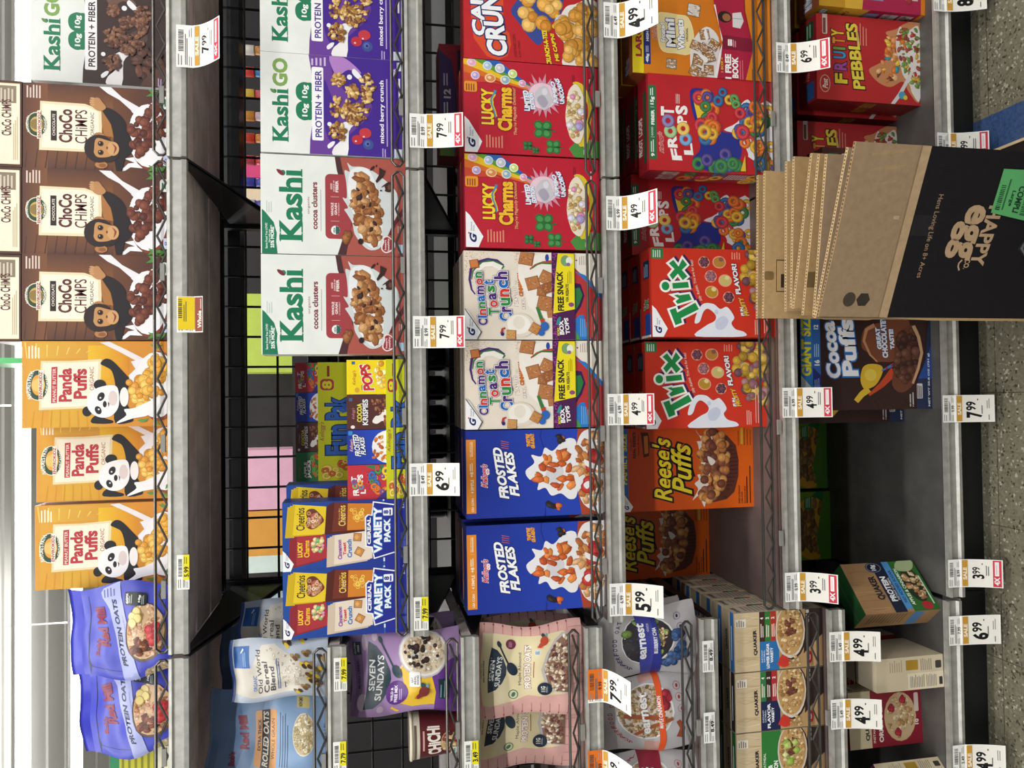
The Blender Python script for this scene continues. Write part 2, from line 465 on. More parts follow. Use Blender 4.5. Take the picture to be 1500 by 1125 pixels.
LV = ['top', 'second', 'third', 'fourth', 'bottom']
for i, z in enumerate(Z):
    dk = M['base'] if i == 4 else M['deck']
    wire_shelf('wire_shelf', f'{["topmost", "second", "third", "fourth", "lowest"][i]} metal shelf of the wide middle bay' + ['', ', holding white and blue boxes', ', holding red, beige and blue boxes', ', half empty beside the orange boxes', ' on a black kick plate'][i], XL, XR, z, dk, i < 3, i < 4, i < 4, i == 4)
    wire_shelf('wire_shelf', f'{["topmost", "second", "third", "fourth", "lowest"][i]} metal shelf of the right bay' + ['', ' under purple boxes', ', far right end of the rail', ' under the orange box', ' on a black kick plate by blue tile'][i], XR, XR+.914, z, dk, i < 3, i < 4, i < 4, i == 4)
for i, z in enumerate(ZC):
    dk = M['base'] if i == 6 else M['deck']
    wire_shelf('wire_shelf', 'metal shelf of the left bay ' + ['under the blue oat bags', 'under the pale blue rolled oats bag', 'under the purple cereal bag', 'under the pink checked bags', 'under the grey oatmeal bags', 'under the row of tan oatmeal cartons', 'on the floor holding toppled oatmeal cartons'][i], XL-.916, XL-.002, z, dk, i < 3, i < 6, i < 6, i == 6)
for i, x in enumerate((XL, XR)):
    MB().box(x-.015, x+.015, .497, .53, 0, 2.0).build('post', M['black'], thing('upright_post', 'black upright post between the ' + ['left and middle bays' , 'middle and right bays'][i], 'post', (0, 0, 0)))
# open wire grid behind the upper shelves, sheet panel behind the lower ones
for i, (x0, x1, nm) in enumerate(((XL+.017, XR-.017, 'middle'), (XR+.017, XR+.9, 'right'), (XL-.9, XL-.017, 'left'))):
    g = MB(); y = .51
    x = x0
    while x <= x1: g.tube([(x, y, .95), (x, y, 1.98)], .0032, 5); x += .0762
    zz = .955
    while zz < 1.98: g.tube([(x0, y-.004, zz), (x1, y-.004, zz)], .0032, 5); zz += .0762
    t = thing('back_grid', f'black wire grid and dark sheet backing the {nm} bay', 'shelf back', (0, 0, 0)); g.build('grid', M['black'], t)
    MB().box(x0, x1, .515, .525, .02, .945).build('back_panel', M['panel'], t)

# ---------------------------------------------------------------- what shows through the grid: the goods of the next aisle
def bottle(X, Y, Zb, r, h, col, cap, label, group, m=None):
    t = thing('bottle', label, 'bottle', (X, Y, Zb), 0, group)
    MB().lathe([(r*.9, 0), (r, .01), (r, h*.3), (r*.93, h*.36), (r, h*.42), (r, h*.62), (r*.8, h*.72), (r*.42, h*.82), (r*.38, h*.86)], 18).build('body', m or M['plastic'], t, smooth=True, col=col)
    MB().lathe([(r*.44, h*.86), (r*.46, h*.87), (r*.46, h*.985), (r*.4, h)], 18).build('cap', M['plastic'], t, smooth=True, col=cap)
    return t
tag(MB().box(-1.3, 1.4, .535, .62, 1.735, 1.765).build('shelf_board', M['black']), 'dark top shelf board of the unit back to back with this one', 'shelf')
SH2 = [('shelf_board', 'dark shelf board of the next aisle behind the second shelf', 1.20), ('shelf_board', 'dark shelf board of the next aisle behind the third shelf', .90)]
for nm, lb, z in SH2: tag(MB().box(-1.3, 1.4, .54, .95, z-.02, z).build(nm, M['black']), lb, 'shelf')
k = 0
cols = [('#c9883c', '#efe9dd'), ('#2f79ae', '#d8453b'), ('#d2515a', '#e8c04a'), ('#d7b9c6', '#d8913a'), ('#d98a3a', '#d8452f'), ('#d8453a', '#c94a52'), ('#5657b8', '#4a4eb4'), ('#5b5cb9', '#efeff2'), ('#e6e3e0', '#9aa0a6')]
for i, (c, cp) in enumerate(cols):
    nm = ['orange', 'blue', 'coral', 'pale pink', 'amber', 'red', 'violet', 'indigo', 'white'][i]
    bottle(.985-.062*i, .70, 1.46, .0295, .30, c, cp, f'{nm} bottle seen through the grid above the white and purple boxes', 'bright bottles in the next aisle')
tag(MB().box(.42, 1.25, .6, .8, 1.44, 1.46).build('shelf_board', M['black']), 'dark shelf board carrying bright bottles behind the right bay', 'shelf')
for i in range(7):
    bottle(.20-.083*i, .66, 1.20, .036, .375, '#15151a', '#0d0d10', 'dark bottle behind the wire grid of the second shelf', 'dark bottles behind the second shelf', M['glass'])
for i in range(12):
    bottle(.98-.115*i, .66, .90, .044, .272, '#1a1b1c', '#101012', 'dark bottle behind the wire grid of the third shelf', 'dark bottles behind the third shelf', M['glass'])
def far_box(u0, u1, va, vb, Y, col, label):
    Y = 2.7; a = at(u1, va, Y); b = at(u0, vb, Y); a.z = 1.8
    tag(MB().box(a.x, b.x, Y, Y+.25, a.z, b.z).build('display_carton', M['plastic'], col=col), label, 'display')
far_box(350, 420, 262, 232, 2.6, '#e0407e', 'hot pink display glimpsed through the grid near the bracket')
far_box(350, 420, 312, 263, 2.6, '#f2d9b8', 'cream display glimpsed under the pink one through the grid')
far_box(350, 420, 545, 430, 3.0, '#c9e05a', 'lime green display glimpsed between dark bottles')
far_box(350, 420, 745, 660, 2.8, '#efb7cf', 'pale pink display glimpsed behind the mini box tray')
far_box(350, 430, 812, 750, 2.8, '#e6a13a', 'yellow orange display glimpsed behind the variety packs')
far_box(350, 400, 838, 816, 2.8, '#dfeee6', 'pale mint display glimpsed at the end of the grid')
far_box(350, 400, 912, 880, 2.8, '#dbe9f2', 'pale blue display glimpsed above the cereal blend bag')
tag(MB().box(-2, 3, 2.62, 3.0, 0, 1.8).build('display_counter', M['panel']), 'dark display counter beyond the grid', 'counter')
tag(MB().box(-3, 3, 3.3, 3.6, 0, 2.5).build('far_shelf_unit', M['panel']), 'dark shelf unit across the next aisle', 'shelf unit')
a = at(32, 532, 2.6); b = at(-6, 524, 2.6)
gs = thing('hanging_sign', 'thin green hanging sign seen edge on above the yellow boxes', 'sign', (0, 0, 0))
MB().box(a.x, b.x, 2.6, 3.1, a.z-.3, b.z+.15).build('panel', M['plastic'], gs, col='#3fae5a')
MB().tube([((a.x+b.x)/2, 2.85, b.z+.15), ((a.x+b.x)/2, 2.85, CEIL-.02)], .004).build('cord', M['steel'], gs)
# ---------------------------------------------------------------- artwork of the packs
def gmills(A, x0, yl, k=1.0, col='#f1f1f4', w=150, h=300, tip=90):
    "white corner flag with the blue script G and the maker's two words"
    A.p([(x0, yl), (x0, yl-h), (x0+w*.25, yl-h+h*.12), (x0+w, yl-tip), (x0+w*.72, yl)], col)
    A.t('G', x0+w*.2, x0+w*.62, yl-tip*.45, yl-tip*1.35, '#1d2466', .05, .35)
    A.e(x0+w*.17, yl-tip*1.3, w*.04, w*.06, '#c4232f')
    A.t('General', x0+w*.27, x0+w*.36, yl-tip*1.5, yl-tip*2.3, '#33386b', .0)
    A.t('Mills', x0+w*.42, x0+w*.5, yl-tip*1.5, yl-tip*2.05, '#33386b', .0)
def leafs(A, pts, col='#4c8a3a', l=90, w=14):
    for x, y, a in pts:
        c, s_ = math.cos(math.radians(a)), math.sin(math.radians(a))
        A.p([(x, y), (x+c*l*.5-s_*w, y+s_*l*.5+c*w), (x+c*l, y+s_*l), (x+c*l*.5+s_*w, y+s_*l*.5-c*w)], col)
def milkpour(A):
    A.p([(770, 66), (880, 66), (985, 160), (1180, 262), (1230, 330), (1130, 330), (960, 185), (850, 130)], '#e9e6ea')
    A.p([(1165, 250), (1290, 180), (1300, 330), (1190, 470), (1075, 480), (1040, 515), (1060, 440), (1050, 400), (1105, 405), (1060, 360), (1120, 340), (1065, 280), (1130, 300)], '#eceaf0')
    A.p([(1290, 590), (1300, 640), (1170, 820), (1060, 815), (1010, 850), (930, 862), (1000, 820), (1040, 780), (1100, 770), (1000, 735), (1110, 715)], '#f0eef2')

# -- brown chocolate puffs with a young chimpanzee
def art_choco():
    A = Art((75, 1434, 862, 69))
    A.g(75, 1434, 862, 69, '#5e3729', '#54352e')
    A.g(75, 1434, 300, 70, '#84532f', '#56352b', True); A.g(75, 1434, 862, 600, '#56352b', '#84532f', True); A.g(75, 1434, 600, 300, '#84532f', '#84532f', True)
    A.g(75, 300, 862, 69, '#573428', '#7c4e30'); A.g(900, 1434, 862, 69, '#6b422d', '#46292a')
    for i in range(9): A.p([(90+i*90, 862), (110+i*95, 700-i*20), (116+i*95, 700-i*20), (102+i*90, 862)], '#472a23')
    A.ln(110, 250, 210, 85, 5, '#d9c6bb', .5)
    A.p([(232, 235), (640, 240), (790, 290), (796, 420), (790, 640), (640, 690), (222, 690)], '#e9d9b4')
    A.p([(250, 260), (640, 262), (765, 310), (770, 640), (640, 665), (245, 665)], '#f1ead6')
    A.e(203, 455, 98, 115, '#e8e0c4'); A.e(203, 455, 90, 107, '#2e4630'); A.e(203, 455, 62, 72, '#c9a65a'); A.e(203, 455, 62, 50, '#8b7440')
    A.t("NATURE'S PATH", 118, 142, 530, 380, '#f2efe2', .03, arc=-14); A.t('ORGANIC', 256, 278, 520, 390, '#f2efe2', .03, arc=14)
    A.p([(205, 590), (248, 582), (240, 320), (205, 330)], '#f2e9d8'); A.t('ENVIROKIDZ', 212, 240, 578, 336, '#a3303a', .03, skew=0)
    A.r(328, 382, 598, 320, '#2c1d1b'); A.t('CHOCOLATE', 343, 368, 552, 350, '#efe6da', .01)
    A.t('ChoCo', 400, 524, 612, 300, '#5b2a2a', .035); A.t('CHiMPS', 548, 660, 612, 300, '#5b2a2a', .004)
    A.t('ORGANIC', 690, 722, 535, 318, '#4b3a2c', .0)
    milkpour(A)
    A.e(1240, 520, 190, 320, '#7b3f2c'); A.e(1225, 510, 185, 300, '#efedf0')
    A.p([(800, 290), (870, 270), (985, 350), (1040, 470), (1090, 640), (1010, 740), (980, 860), (930, 860), (900, 640), (905, 520), (880, 420)], '#221c20', 4)
    A.p([(790, 300), (800, 300), (880, 420), (905, 540), (820, 530), (795, 430)], '#a9713d')
    A.p([(690, 215), (730, 180), (770, 178), (800, 215), (835, 265), (790, 300), (740, 290), (690, 245)], '#b98656', 4)
    for q in (185, 205, 225, 245): A.e(700+abs(q-215)*.3, q, 22, 9, '#c8986a')
    A.e(790, 805, 58, 34, '#b27a4a'); A.e(800, 810, 34, 18, '#8a5a38'); A.e(770, 530, 48, 28, '#b27a4a')
    A.e(770, 655, 138, 132, '#2b1f1e'); A.e(840, 690, 118, 88, '#2b1f1e')
    A.p([(725, 660), (745, 560), (850, 575), (930, 600), (950, 660), (900, 705), (850, 730), (760, 735), (725, 700)], '#c08d59', 4)
    A.e(900, 650, 56, 66, '#cf9f6c'); A.p([(890, 600), (935, 640), (905, 700), (915, 640)], '#8a4030', 3)
    for q in (607, 690): A.e(785, q, 28, 26, '#5d4028'); A.e(785, q, 20, 19, '#18100e'); A.e(777, q-6, 5, 5, '#e9dfd0')
    A.e(845, 645, 9, 14, '#6f4a30')
    A.sc([(1050, 420), (1180, 330), (1330, 180), (1400, 520), (1200, 640), (1120, 740), (1090, 640)], 78, 36, ['#5f2d22', '#6f3728', '#54271f', '#7a4230'], 3)
    leafs(A, [(1330, 90, 200), (1300, 130, 230), (1310, 100, 160), (1330, 830, 200), (1310, 800, 150), (1320, 850, 215), (1380, 120, 250), (1400, 780, 130), (1390, 820, 185)], '#4f8a3c', 110, 15)
    A.rr(1340, 1425, 250, 130, 30, '#e6ebe3'); A.ln(1360, 1410, 225, 150, 2, '#2f6b45'); A.r(1370, 1425, 790, 690, '#cfd5ee'); A.t('8', 1385, 1415, 760, 720, '#3b4a94')
    return A
# -- yellow peanut butter puffs with a panda
def art_panda():
    A = Art((69, 1375, 875, 81))
    A.g(69, 1375, 875, 81, '#d9a036', '#cf8430'); A.g(200, 900, 240, 90, '#dba93c', '#cf9234'); A.g(300, 760, 870, 700, '#d9a834', '#cf9830')
    A.g(640, 1000, 520, 120, '#e8b928', '#d58a22')
    A.p([(69, 875), (69, 81), (130, 81), (100, 500), (110, 875)], '#d99a3c')
    for i in range(8): A.p([(90+i*95, 90+i*12), (110+i*85, 240-i*9), (118+i*85, 240-i*9), (104+i*95, 90+i*12)], '#f0cb62')
    for i in range(7): A.p([(150+i*80, 870), (170+i*75, 720), (180+i*75, 720), (166+i*80, 870)], '#cf9024')
    A.ln(125, 235, 240, 120, 4, '#f4e6c8', .5)
    A.p([(232, 262), (500, 262), (760, 245), (750, 500), (640, 700), (215, 712)], '#e6d4a8'); A.p([(250, 282), (500, 280), (735, 268), (725, 480), (630, 680), (235, 690)], '#f0e8d2')
    A.e(205, 483, 97, 142, '#efe6cd'); A.e(205, 483, 90, 135, '#2e4a34'); A.e(210, 483, 58, 95, '#e2a040'); A.e(210, 483, 58, 60, '#f0c070')
    A.t("NATURE'S PATH", 122, 160, 610, 360, '#f4f1e4', .03, arc=-24, skew=20); A.t('ORGANIC', 268, 292, 560, 400, '#f4f1e4', .02, arc=8)
    A.p([(215, 628), (250, 620), (258, 345), (215, 350)], '#f3ecdc'); A.t('ENVIROKIDZ', 218, 246, 610, 360, '#b0303c', .03)
    A.p([(320, 650), (370, 648), (376, 316), (324, 320)], '#bb3440'); A.t('PEANUT BUTTER', 334, 362, 640, 332, '#f2e4d8', .01)
    A.t('Panda', 385, 500, 638, 330, '#b8343e', .04); A.t('Puffs', 512, 632, 612, 335, '#b8343e', .04); A.t('ORGANIC', 655, 692, 535, 320, '#a8434a', .0)
    A.p([(745, 92), (830, 84), (980, 160), (1130, 240), (1150, 300), (1060, 260), (900, 170)], '#e6dede')
    A.p([(1060, 260), (1165, 230), (1200, 330), (1100, 430), (1000, 500), (1010, 440), (1000, 400), (1060, 340), (1020, 270)], '#e8e4ea')
    A.e(1270, 500, 190, 330, '#8c4a34'); A.e(1250, 490, 200, 310, '#efeaea')
    A.p([(750, 290), (790, 245), (850, 258), (930, 340), (1010, 440), (1000, 500), (940, 640), (900, 700), (880, 480), (850, 360), (800, 320)], '#1d1c22', 4)
    A.p([(880, 700), (960, 640), (1040, 800), (1000, 840), (880, 840)], '#1d1c22', 3)
    A.p([(670, 800), (720, 765), (800, 800), (860, 820), (840, 845), (680, 840)], '#1d1c22', 3)
    A.e(960, 600, 40, 90, '#f0e8e4')
    A.e(745, 485, 55, 48, '#1e1d22'); A.e(632, 730, 42, 46, '#1e1d22')
    A.p([(635, 640), (680, 540), (790, 495), (890, 500), (915, 600), (905, 700), (850, 770), (770, 790), (690, 760), (640, 700)], '#f2eeee', 4)
    A.e(860, 610, 40, 70, '#dccbc8'); A.e(755, 595, 30, 42, '#232127', 25); A.e(730, 720, 28, 40, '#232127', -25); A.e(750, 605, 8, 8, '#e8e4e4'); A.e(735, 712, 8, 8, '#e8e4e4')
    A.e(788, 665, 17, 30, '#2a2022'); A.p([(815, 640), (830, 660), (822, 695)], '#5a3434')
    A.sc([(1000, 460), (1150, 400), (1250, 200), (1350, 330), (1300, 560), (1110, 700), (1050, 640)], 62, 40, ['#e0a23a', '#e9b04c', '#d89433', '#efbe5e'], 5)
    A.p([(1320, 590), (1200, 760), (1040, 800), (910, 842), (900, 830), (980, 770), (960, 715), (1060, 700)], '#f2eeee', 3)
    leafs(A, [(1190, 110, 20), (1220, 90, 60), (1240, 150, 330), (1180, 800, 150), (1220, 820, 40), (1250, 790, 300), (1150, 830, 190)], '#5c9044', 80, 15)
    return A
def art_choco_end():
    A = Art((0, 100, 0, -100), '#ead9ae'); A.r(4, 94, -4, -96, '#efe6cf'); A.r(12, 82, -74, -94, '#8a7a66'); A.ln(18, 78, -76, -92, 5, '#cfc3b0')
    A.r(8, 26, -42, -72, '#2c1d1b'); A.t('CHOCOLATE', 12, 22, -45, -69, '#efe6da'); A.t('ChoCo CHiMPS', 34, 66, -36, -78, '#5b2a2a', .02)
    A.r(94, 100, 0, -100, '#4f2f26'); A.r(0, 100, 0, -3, '#4f2f26'); A.r(0, 100, -97, -100, '#4f2f26'); A.ln(72, 90, -8, -60, 3, '#c8b48c')
    return A
# -- white boxes with a green serif wordmark
def kash(A, x0, x1, ya, yb, c='#1d7a55'):
    A.t('Kashi', x0, x1, ya, yb, c, .03)
    w = (ya-yb)
    for p0, p1, q in ((0, .09, 1), (0, .09, .28), (.13, .25, 1), (.13, .25, .28), (.70, .78, 1), (.80, .88, 1), (.93, 1.01, 1)):
        A.r(x1-(x1-x0)*.055 if q == 1 else x0+(x1-x0)*.02, x1 if q == 1 else x0+(x1-x0)*.07, ya-w*p0+w*.02, ya-w*p1-w*.01, c)
def art_kgo(choc=False):
    dark, mid, lt = ('#3a2a28', '#54403a', '#6b5046') if choc else ('#44268c', '#6a3f98', '#b07fc4')
    A = Art((69, 1412, 1012, 94), '#e6e8e4')
    A.p([(510, 94), (535, 250), (560, 500), (545, 700), (520, 880), (515, 1012), (1412, 1012), (1412, 94)], mid if not choc else dark)
    A.p([(690, 94), (740, 280), (850, 420), (1010, 700), (860, 840), (870, 1012), (1412, 1012), (1412, 94)], dark)
    A.p([(700, 100), (820, 94), (930, 160), (1000, 240), (880, 210), (770, 270)], lt, 4)
    A.p([(650, 330), (650, 700), (700, 880), (800, 900), (760, 600), (700, 420)], dark, 3)
    A.p([(1012, 700), (1100, 560), (1060, 480), (960, 500), (840, 640), (870, 690), (940, 700)], mid, 3)
    kash(A, 175, 322, 905, 432); A.t('GO', 178, 318, 405, 145, '#7fa356', .045)
    A.p([(158, 432), (196, 440), (205, 470), (172, 462)], '#5f8a4a', 3)
    for q in (612, 440):
        A.p([(390, q), (405, q+60), (455, q+92), (500, q+88), (540, q+72), (540, q-72), (500, q-84), (455, q-86), (405, q-55)], '#237a56', 4)
        A.t('10g', 448, 512, q+58, q-62, '#f2f5f0', .03)
    A.rr(538, 645, 885, 205, 14, '#f4f2f4'); A.t('PROTEIN + FIBER', 568, 630, 855, 235, dark, .02)
    A.ln(535, 690, 190, 110, 4, '#c9b8da', .45)
    for x, y, r in ((890, 278, 24), (700, 728, 20)): A.e(x, y, r, r, '#eeecf0')
    A.p([(915, 215), (940, 200), (1000, 260), (1005, 300), (960, 285), (920, 245)], '#eeecf0', 4)
    A.p([(680, 925), (720, 890), (750, 890), (730, 930), (690, 955)], '#eeecf0', 4)
    A.p([(785, 760), (840, 700), (935, 712), (880, 790), (865, 1012), (730, 1012), (740, 940), (800, 880), (830, 810)], '#ece9ea', 3)
    gc = ['#6b4434', '#7d5340', '#553428', '#8a6048'] if choc else ['#c89a58', '#a87838', '#8a5a34', '#d8b070', '#7a4a30', '#e2c488']
    for i, (x, y, a, b) in enumerate(((790, 310, 50, 55), (915, 410, 70, 60), (1065, 330, 70, 90), (1045, 450, 50, 80), (800, 570, 95, 100), (960, 600, 110, 75), (780, 800, 75, 80), (920, 680, 60, 40))):
        A.sc(('e', x, y, a, b), 40, 27, gc, 30+i, 'flake')
    if choc:
        A.sc(('e', 1120, 800, 120, 160), 24, 55, ['#4a2f28', '#6b4434', '#5a3a30'], 9, 'flake'); A.p([(1040, 1012), (1180, 850), (1280, 900), (1300, 1012)], '#5c3f38', 3)
        A.t('chocolate crunch', 1268, 1318, 880, 285, '#f2eef0', .02)
    else:
        A.e(960, 860, 52, 46, '#b8303c'); A.e(1035, 795, 58, 48, '#c03a44'); A.e(945, 875, 10, 8, '#f0c8c8'); A.e(1020, 830, 10, 8, '#f0c8c8')
        A.e(1062, 900, 50, 48, '#40508f'); A.e(1055, 892, 26, 26, '#5a6cae'); A.e(1058, 895, 12, 12, '#1f2658')
        A.t('mixed berry crunch', 1172, 1224, 880, 290, '#f4f0f6', .025); A.ln(1238, 1256, 910, 255, 1, '#b9a4d4', .6)
    A.ln(1195, 1240, 1010, 915, 2, '#b9a4d4', .45); A.r(1310, 1390, 1012, 930, '#cdd7dd'); A.r(1340, 1395, 190, 110, '#d5e3dd'); A.t('CEREAL', 1308, 1330, 245, 170, '#efeaf4', .02)
    A.ln(1355, 1378, 560, 240, 1, '#efeaf4', .7)
    return A
def art_kcocoa():
    A = Art((75, 1412, 990, 66), '#e4e7e2')
    A.p([(750, 66), (770, 200), (840, 400), (890, 600), (830, 800), (775, 990), (1412, 990), (1412, 66)], '#a8554a')
    A.p([(750, 66), (800, 66), (825, 200), (900, 420), (930, 600), (880, 820), (850, 990), (770, 990), (830, 800), (885, 610), (840, 400), (770, 200)], '#4d2d30')
    A.p([(85, 990), (85, 580), (110, 600), (190, 700), (218, 800), (212, 880), (224, 990)], '#1f7757')
    A.t('Same Food You LOVE!', 115, 134, 945, 710, '#e8f2ea', .02); A.t('Now with over', 143, 158, 888, 765, '#e8f2ea', .02); A.t('25% MORE*', 160, 194, 938, 725, '#eef6ee', .04)
    A.ln(125, 185, 610, 490, 3, '#c2cfc8', .4)
    kash(A, 240, 452, 862, 210); A.r(290, 452, 862, 862, '#1d7a55')
    A.p([(220, 205), (262, 215), (288, 258), (258, 258), (228, 232)], '#7a2a38', 3)
    A.t('organic', 495, 522, 612, 450, '#8a3a48'); A.t('cocoa clusters', 535, 588, 755, 312, '#7e2334', .03); A.ln(615, 628, 770, 300, 1, '#bdbab6', .6)
    A.rr(660, 900, 840, 230, 44, '#a03f45')
    A.t('WHOLE', 712, 736, 625, 500, '#f2e4e2', .03); A.t('GRAIN', 745, 768, 615, 505, '#f2e4e2', .03); A.t('1ST INGREDIENT', 778, 790, 622, 500, '#f2e4e2')
    A.t('GOOD', 708, 726, 375, 318, '#f2e4e2', .02); A.t('SOURCE OF', 734, 748, 395, 290, '#f2e4e2', .01); A.t('FIBER', 755, 782, 400, 290, '#f2e4e2', .03)
    A.r(710, 788, 446, 443, '#e6c8c6'); A.r(710, 788, 675, 672, '#e6c8c6')
    A.e(753, 758, 42, 42, '#eef0ec'); A.p([(755, 800), (755, 716), (785, 730), (795, 758), (785, 788)], '#2f5f5a'); A.t('USDA', 732, 752, 785, 735, '#2b3a3a', .03)
    A.p([(865, 115), (910, 150), (1010, 150), (1130, 200), (1290, 330), (1340, 420), (1340, 560), (1290, 680), (1190, 890), (1090, 940), (1010, 900), (930, 790), (910, 690), (860, 600), (835, 560), (870, 540), (820, 450), (860, 450), (855, 300), (840, 190), (890, 200)], '#cfd4d4', 3)
    A.p([(890, 205), (950, 160), (1060, 170), (1140, 330), (1180, 560), (1190, 800), (1130, 915), (1060, 900), (970, 790), (930, 640), (880, 470), (870, 330)], '#e6e8ea', 3)
    A.sc([(920, 230), (1040, 230), (1120, 370), (1165, 560), (1160, 860), (1070, 880), (990, 760), (950, 620), (900, 440)], 135, 50, ['#9a6238', '#b07a48', '#86502c', '#a8703e', '#c89a68'], 12, 'flake', .3)
    A.sc([(920, 300), (1060, 300), (1140, 480), (1150, 860), (960, 700), (900, 440)], 9, 30, ['#3a2422', '#2e1c1c'], 14, 'flake')
    A.sc(('e', 890, 830, 50, 60), 5, 45, ['#9a6238', '#86502c'], 4, 'flake'); A.e(985, 860, 25, 28, '#2e1c1c')
    A.p([(1165, 150), (1225, 180), (1200, 240), (1140, 300), (1130, 280), (1165, 215)], '#3b2420'); A.p([(1180, 340), (1260, 280), (1290, 330), (1270, 380), (1215, 370), (1240, 320)], '#43291f', 3); A.e(1255, 330, 40, 40, '#3b2420'); A.e(1262, 335, 20, 26, '#6b4434')
    A.e(1100, 160, 12, 30, '#3b2420', 40); A.e(1180, 370, 10, 8, '#3b2420'); A.e(1140, 135, 8, 12, '#3b2420')
    A.p([(1250, 790), (1290, 680), (1412, 480), (1412, 560), (1320, 690), (1280, 790)], '#5a2a30')
    A.p([(1195, 860), (1195, 815), (1240, 800), (1300, 850), (1310, 885), (1295, 930), (1225, 965), (1180, 935), (1180, 895)], '#e8dcd8', 3)
    A.p([(1205, 862), (1205, 825), (1240, 812), (1290, 855), (1298, 885), (1285, 920), (1225, 953), (1192, 930), (1192, 897)], '#96303a', 3)
    A.t('heart', 1208, 1226, 935, 838, '#f2e2de', .02); A.t('healthy', 1236, 1260, 940, 825, '#f2e2de', .02)
    A.r(1340, 1385, 960, 880, '#a9c4d8'); A.ln(1335, 1375, 770, 690, 2, '#e0b4aa', .5)
    return A
# -- blue carton printed with four small packets
def art_variety():
    A = Art((75, 1432, 890, 145)); A.g(75, 1432, 890, 145, '#1f4a98', '#24318c')
    A.p([(1140, 145), (1170, 145), (1180, 890), (1150, 890)], '#2a5fb0'); A.r(1165, 1432, 890, 145, '#262f92'); A.r(1150, 1166, 160, 105+40, '#e4e8f4'); A.r(1150, 1166, 830, 790, '#e4e8f4')
    def pk(P, c, d):
        for q in (44, 22): A.p([(x-q*1.2, y+q*.6) for x, y in P], d)
        A.p(P, c)
        a, b = P[0], P[1]
        A.p([a, b, (b[0]+26, b[1]), (a[0]+26, a[1])], d)
    pk([(155, 500), (185, 165), (540, 200), (520, 500)], '#e2c32c', '#c9a81c')
    pk([(570, 480), (600, 160), (1040, 180), (1000, 470)], '#6f2f22', '#532018'); A.p([(760, 470), (770, 175), (1035, 185), (1000, 468)], '#d07f2a')
    A.t('Cheerios', 220, 310, 450, 205, '#2b2118', .015)
    A.p([(335, 330), (325, 260), (350, 225), (405, 220), (450, 255), (515, 345), (470, 400), (400, 442), (345, 430), (318, 385)], '#6b3a26', 3)
    A.sc([(350, 260), (440, 270), (495, 345), (410, 420), (340, 400)], 42, 20, ['#d9b08a', '#b8845c', '#e8cfb0', '#c05a50'], 6, 'ring')
    A.t('Honey Nut', 668, 690, 350, 225, '#e8b24a', .0); A.t('Cheerios', 668, 745, 418, 195, '#f0d068', .01)
    A.sc([(800, 230), (930, 240), (930, 420), (860, 400)], 13, 30, ['#e0a040', '#f0bf50'], 7, 'ring')
    pk([(190, 840), (200, 515), (530, 505), (545, 760)], '#a8323a', '#8a2630')
    A.t('LUCKY', 232, 285, 740, 575, '#f2d03a', .04); A.t('Charms', 300, 358, 745, 560, '#f0c030', .03)
    A.sc([(380, 560), (500, 540), (510, 690), (400, 690)], 22, 22, ['#e6cf9c', '#d9b87a', '#d88ab0', '#74b06c'], 8)
    pk([(590, 840), (600, 520), (1020, 480), (1030, 790)], '#e4d5c2', '#cdbba6')
    A.t('Cinnamon', 660, 705, 785, 570, '#8a4a9a', .05, skew=-8); A.t('Toast', 715, 750, 740, 600, '#c8443a', .05, skew=-6); A.t('Crunch', 760, 812, 770, 570, '#3a78c0', .06, skew=-6)
    for x, y, ro in ((870, 550, 5), (890, 710, 30)):
        A.e(x, y, 62, 62, '#7a4422', 45+ro, 4); A.e(x, y, 54, 54, '#c98a4a', 45+ro, 4); A.e(x-8, y, 26, 30, '#dba868', ro, 4)
    A.p([(955, 660), (950, 330), (985, 300), (1022, 310), (1040, 160), (1300, 205), (1295, 735), (1045, 800), (1020, 675)], '#eef0f6')
    A.p([(970, 650), (965, 340), (992, 314), (1035, 322), (1052, 176), (1286, 216), (1282, 725), (1056, 784), (1033, 662)], '#232c8e')
    A.t('CEREAL', 975, 1015, 635, 340, '#f4f5f9', .04); A.t('VARIETY', 1045, 1135, 735, 225, '#f4f5f9', .05, out=((.05, '#3f8fd4'),), skew=0)
    A.t('PACK', 1158, 1228, 615, 360, '#f4f5f9', .05, out=((.05, '#3f8fd4'),)); A.rr(1150, 1255, 325, 240, 12, '#eef0f6'); A.t('8', 1155, 1210, 305, 265, '#232c8e', .06); A.ln(1220, 1250, 318, 248, 1, '#232c8e', .5)
    A.t('5.14 OZ', 1360, 1384, 250, 120, '#ccd4ee', .02)
    gmills(A, 77, 890, w=115, h=228, tip=80)
    for y in (800, 690, 600): A.rr(1340, 1415, y, y-80, 8, '#4a58ac')
    return A
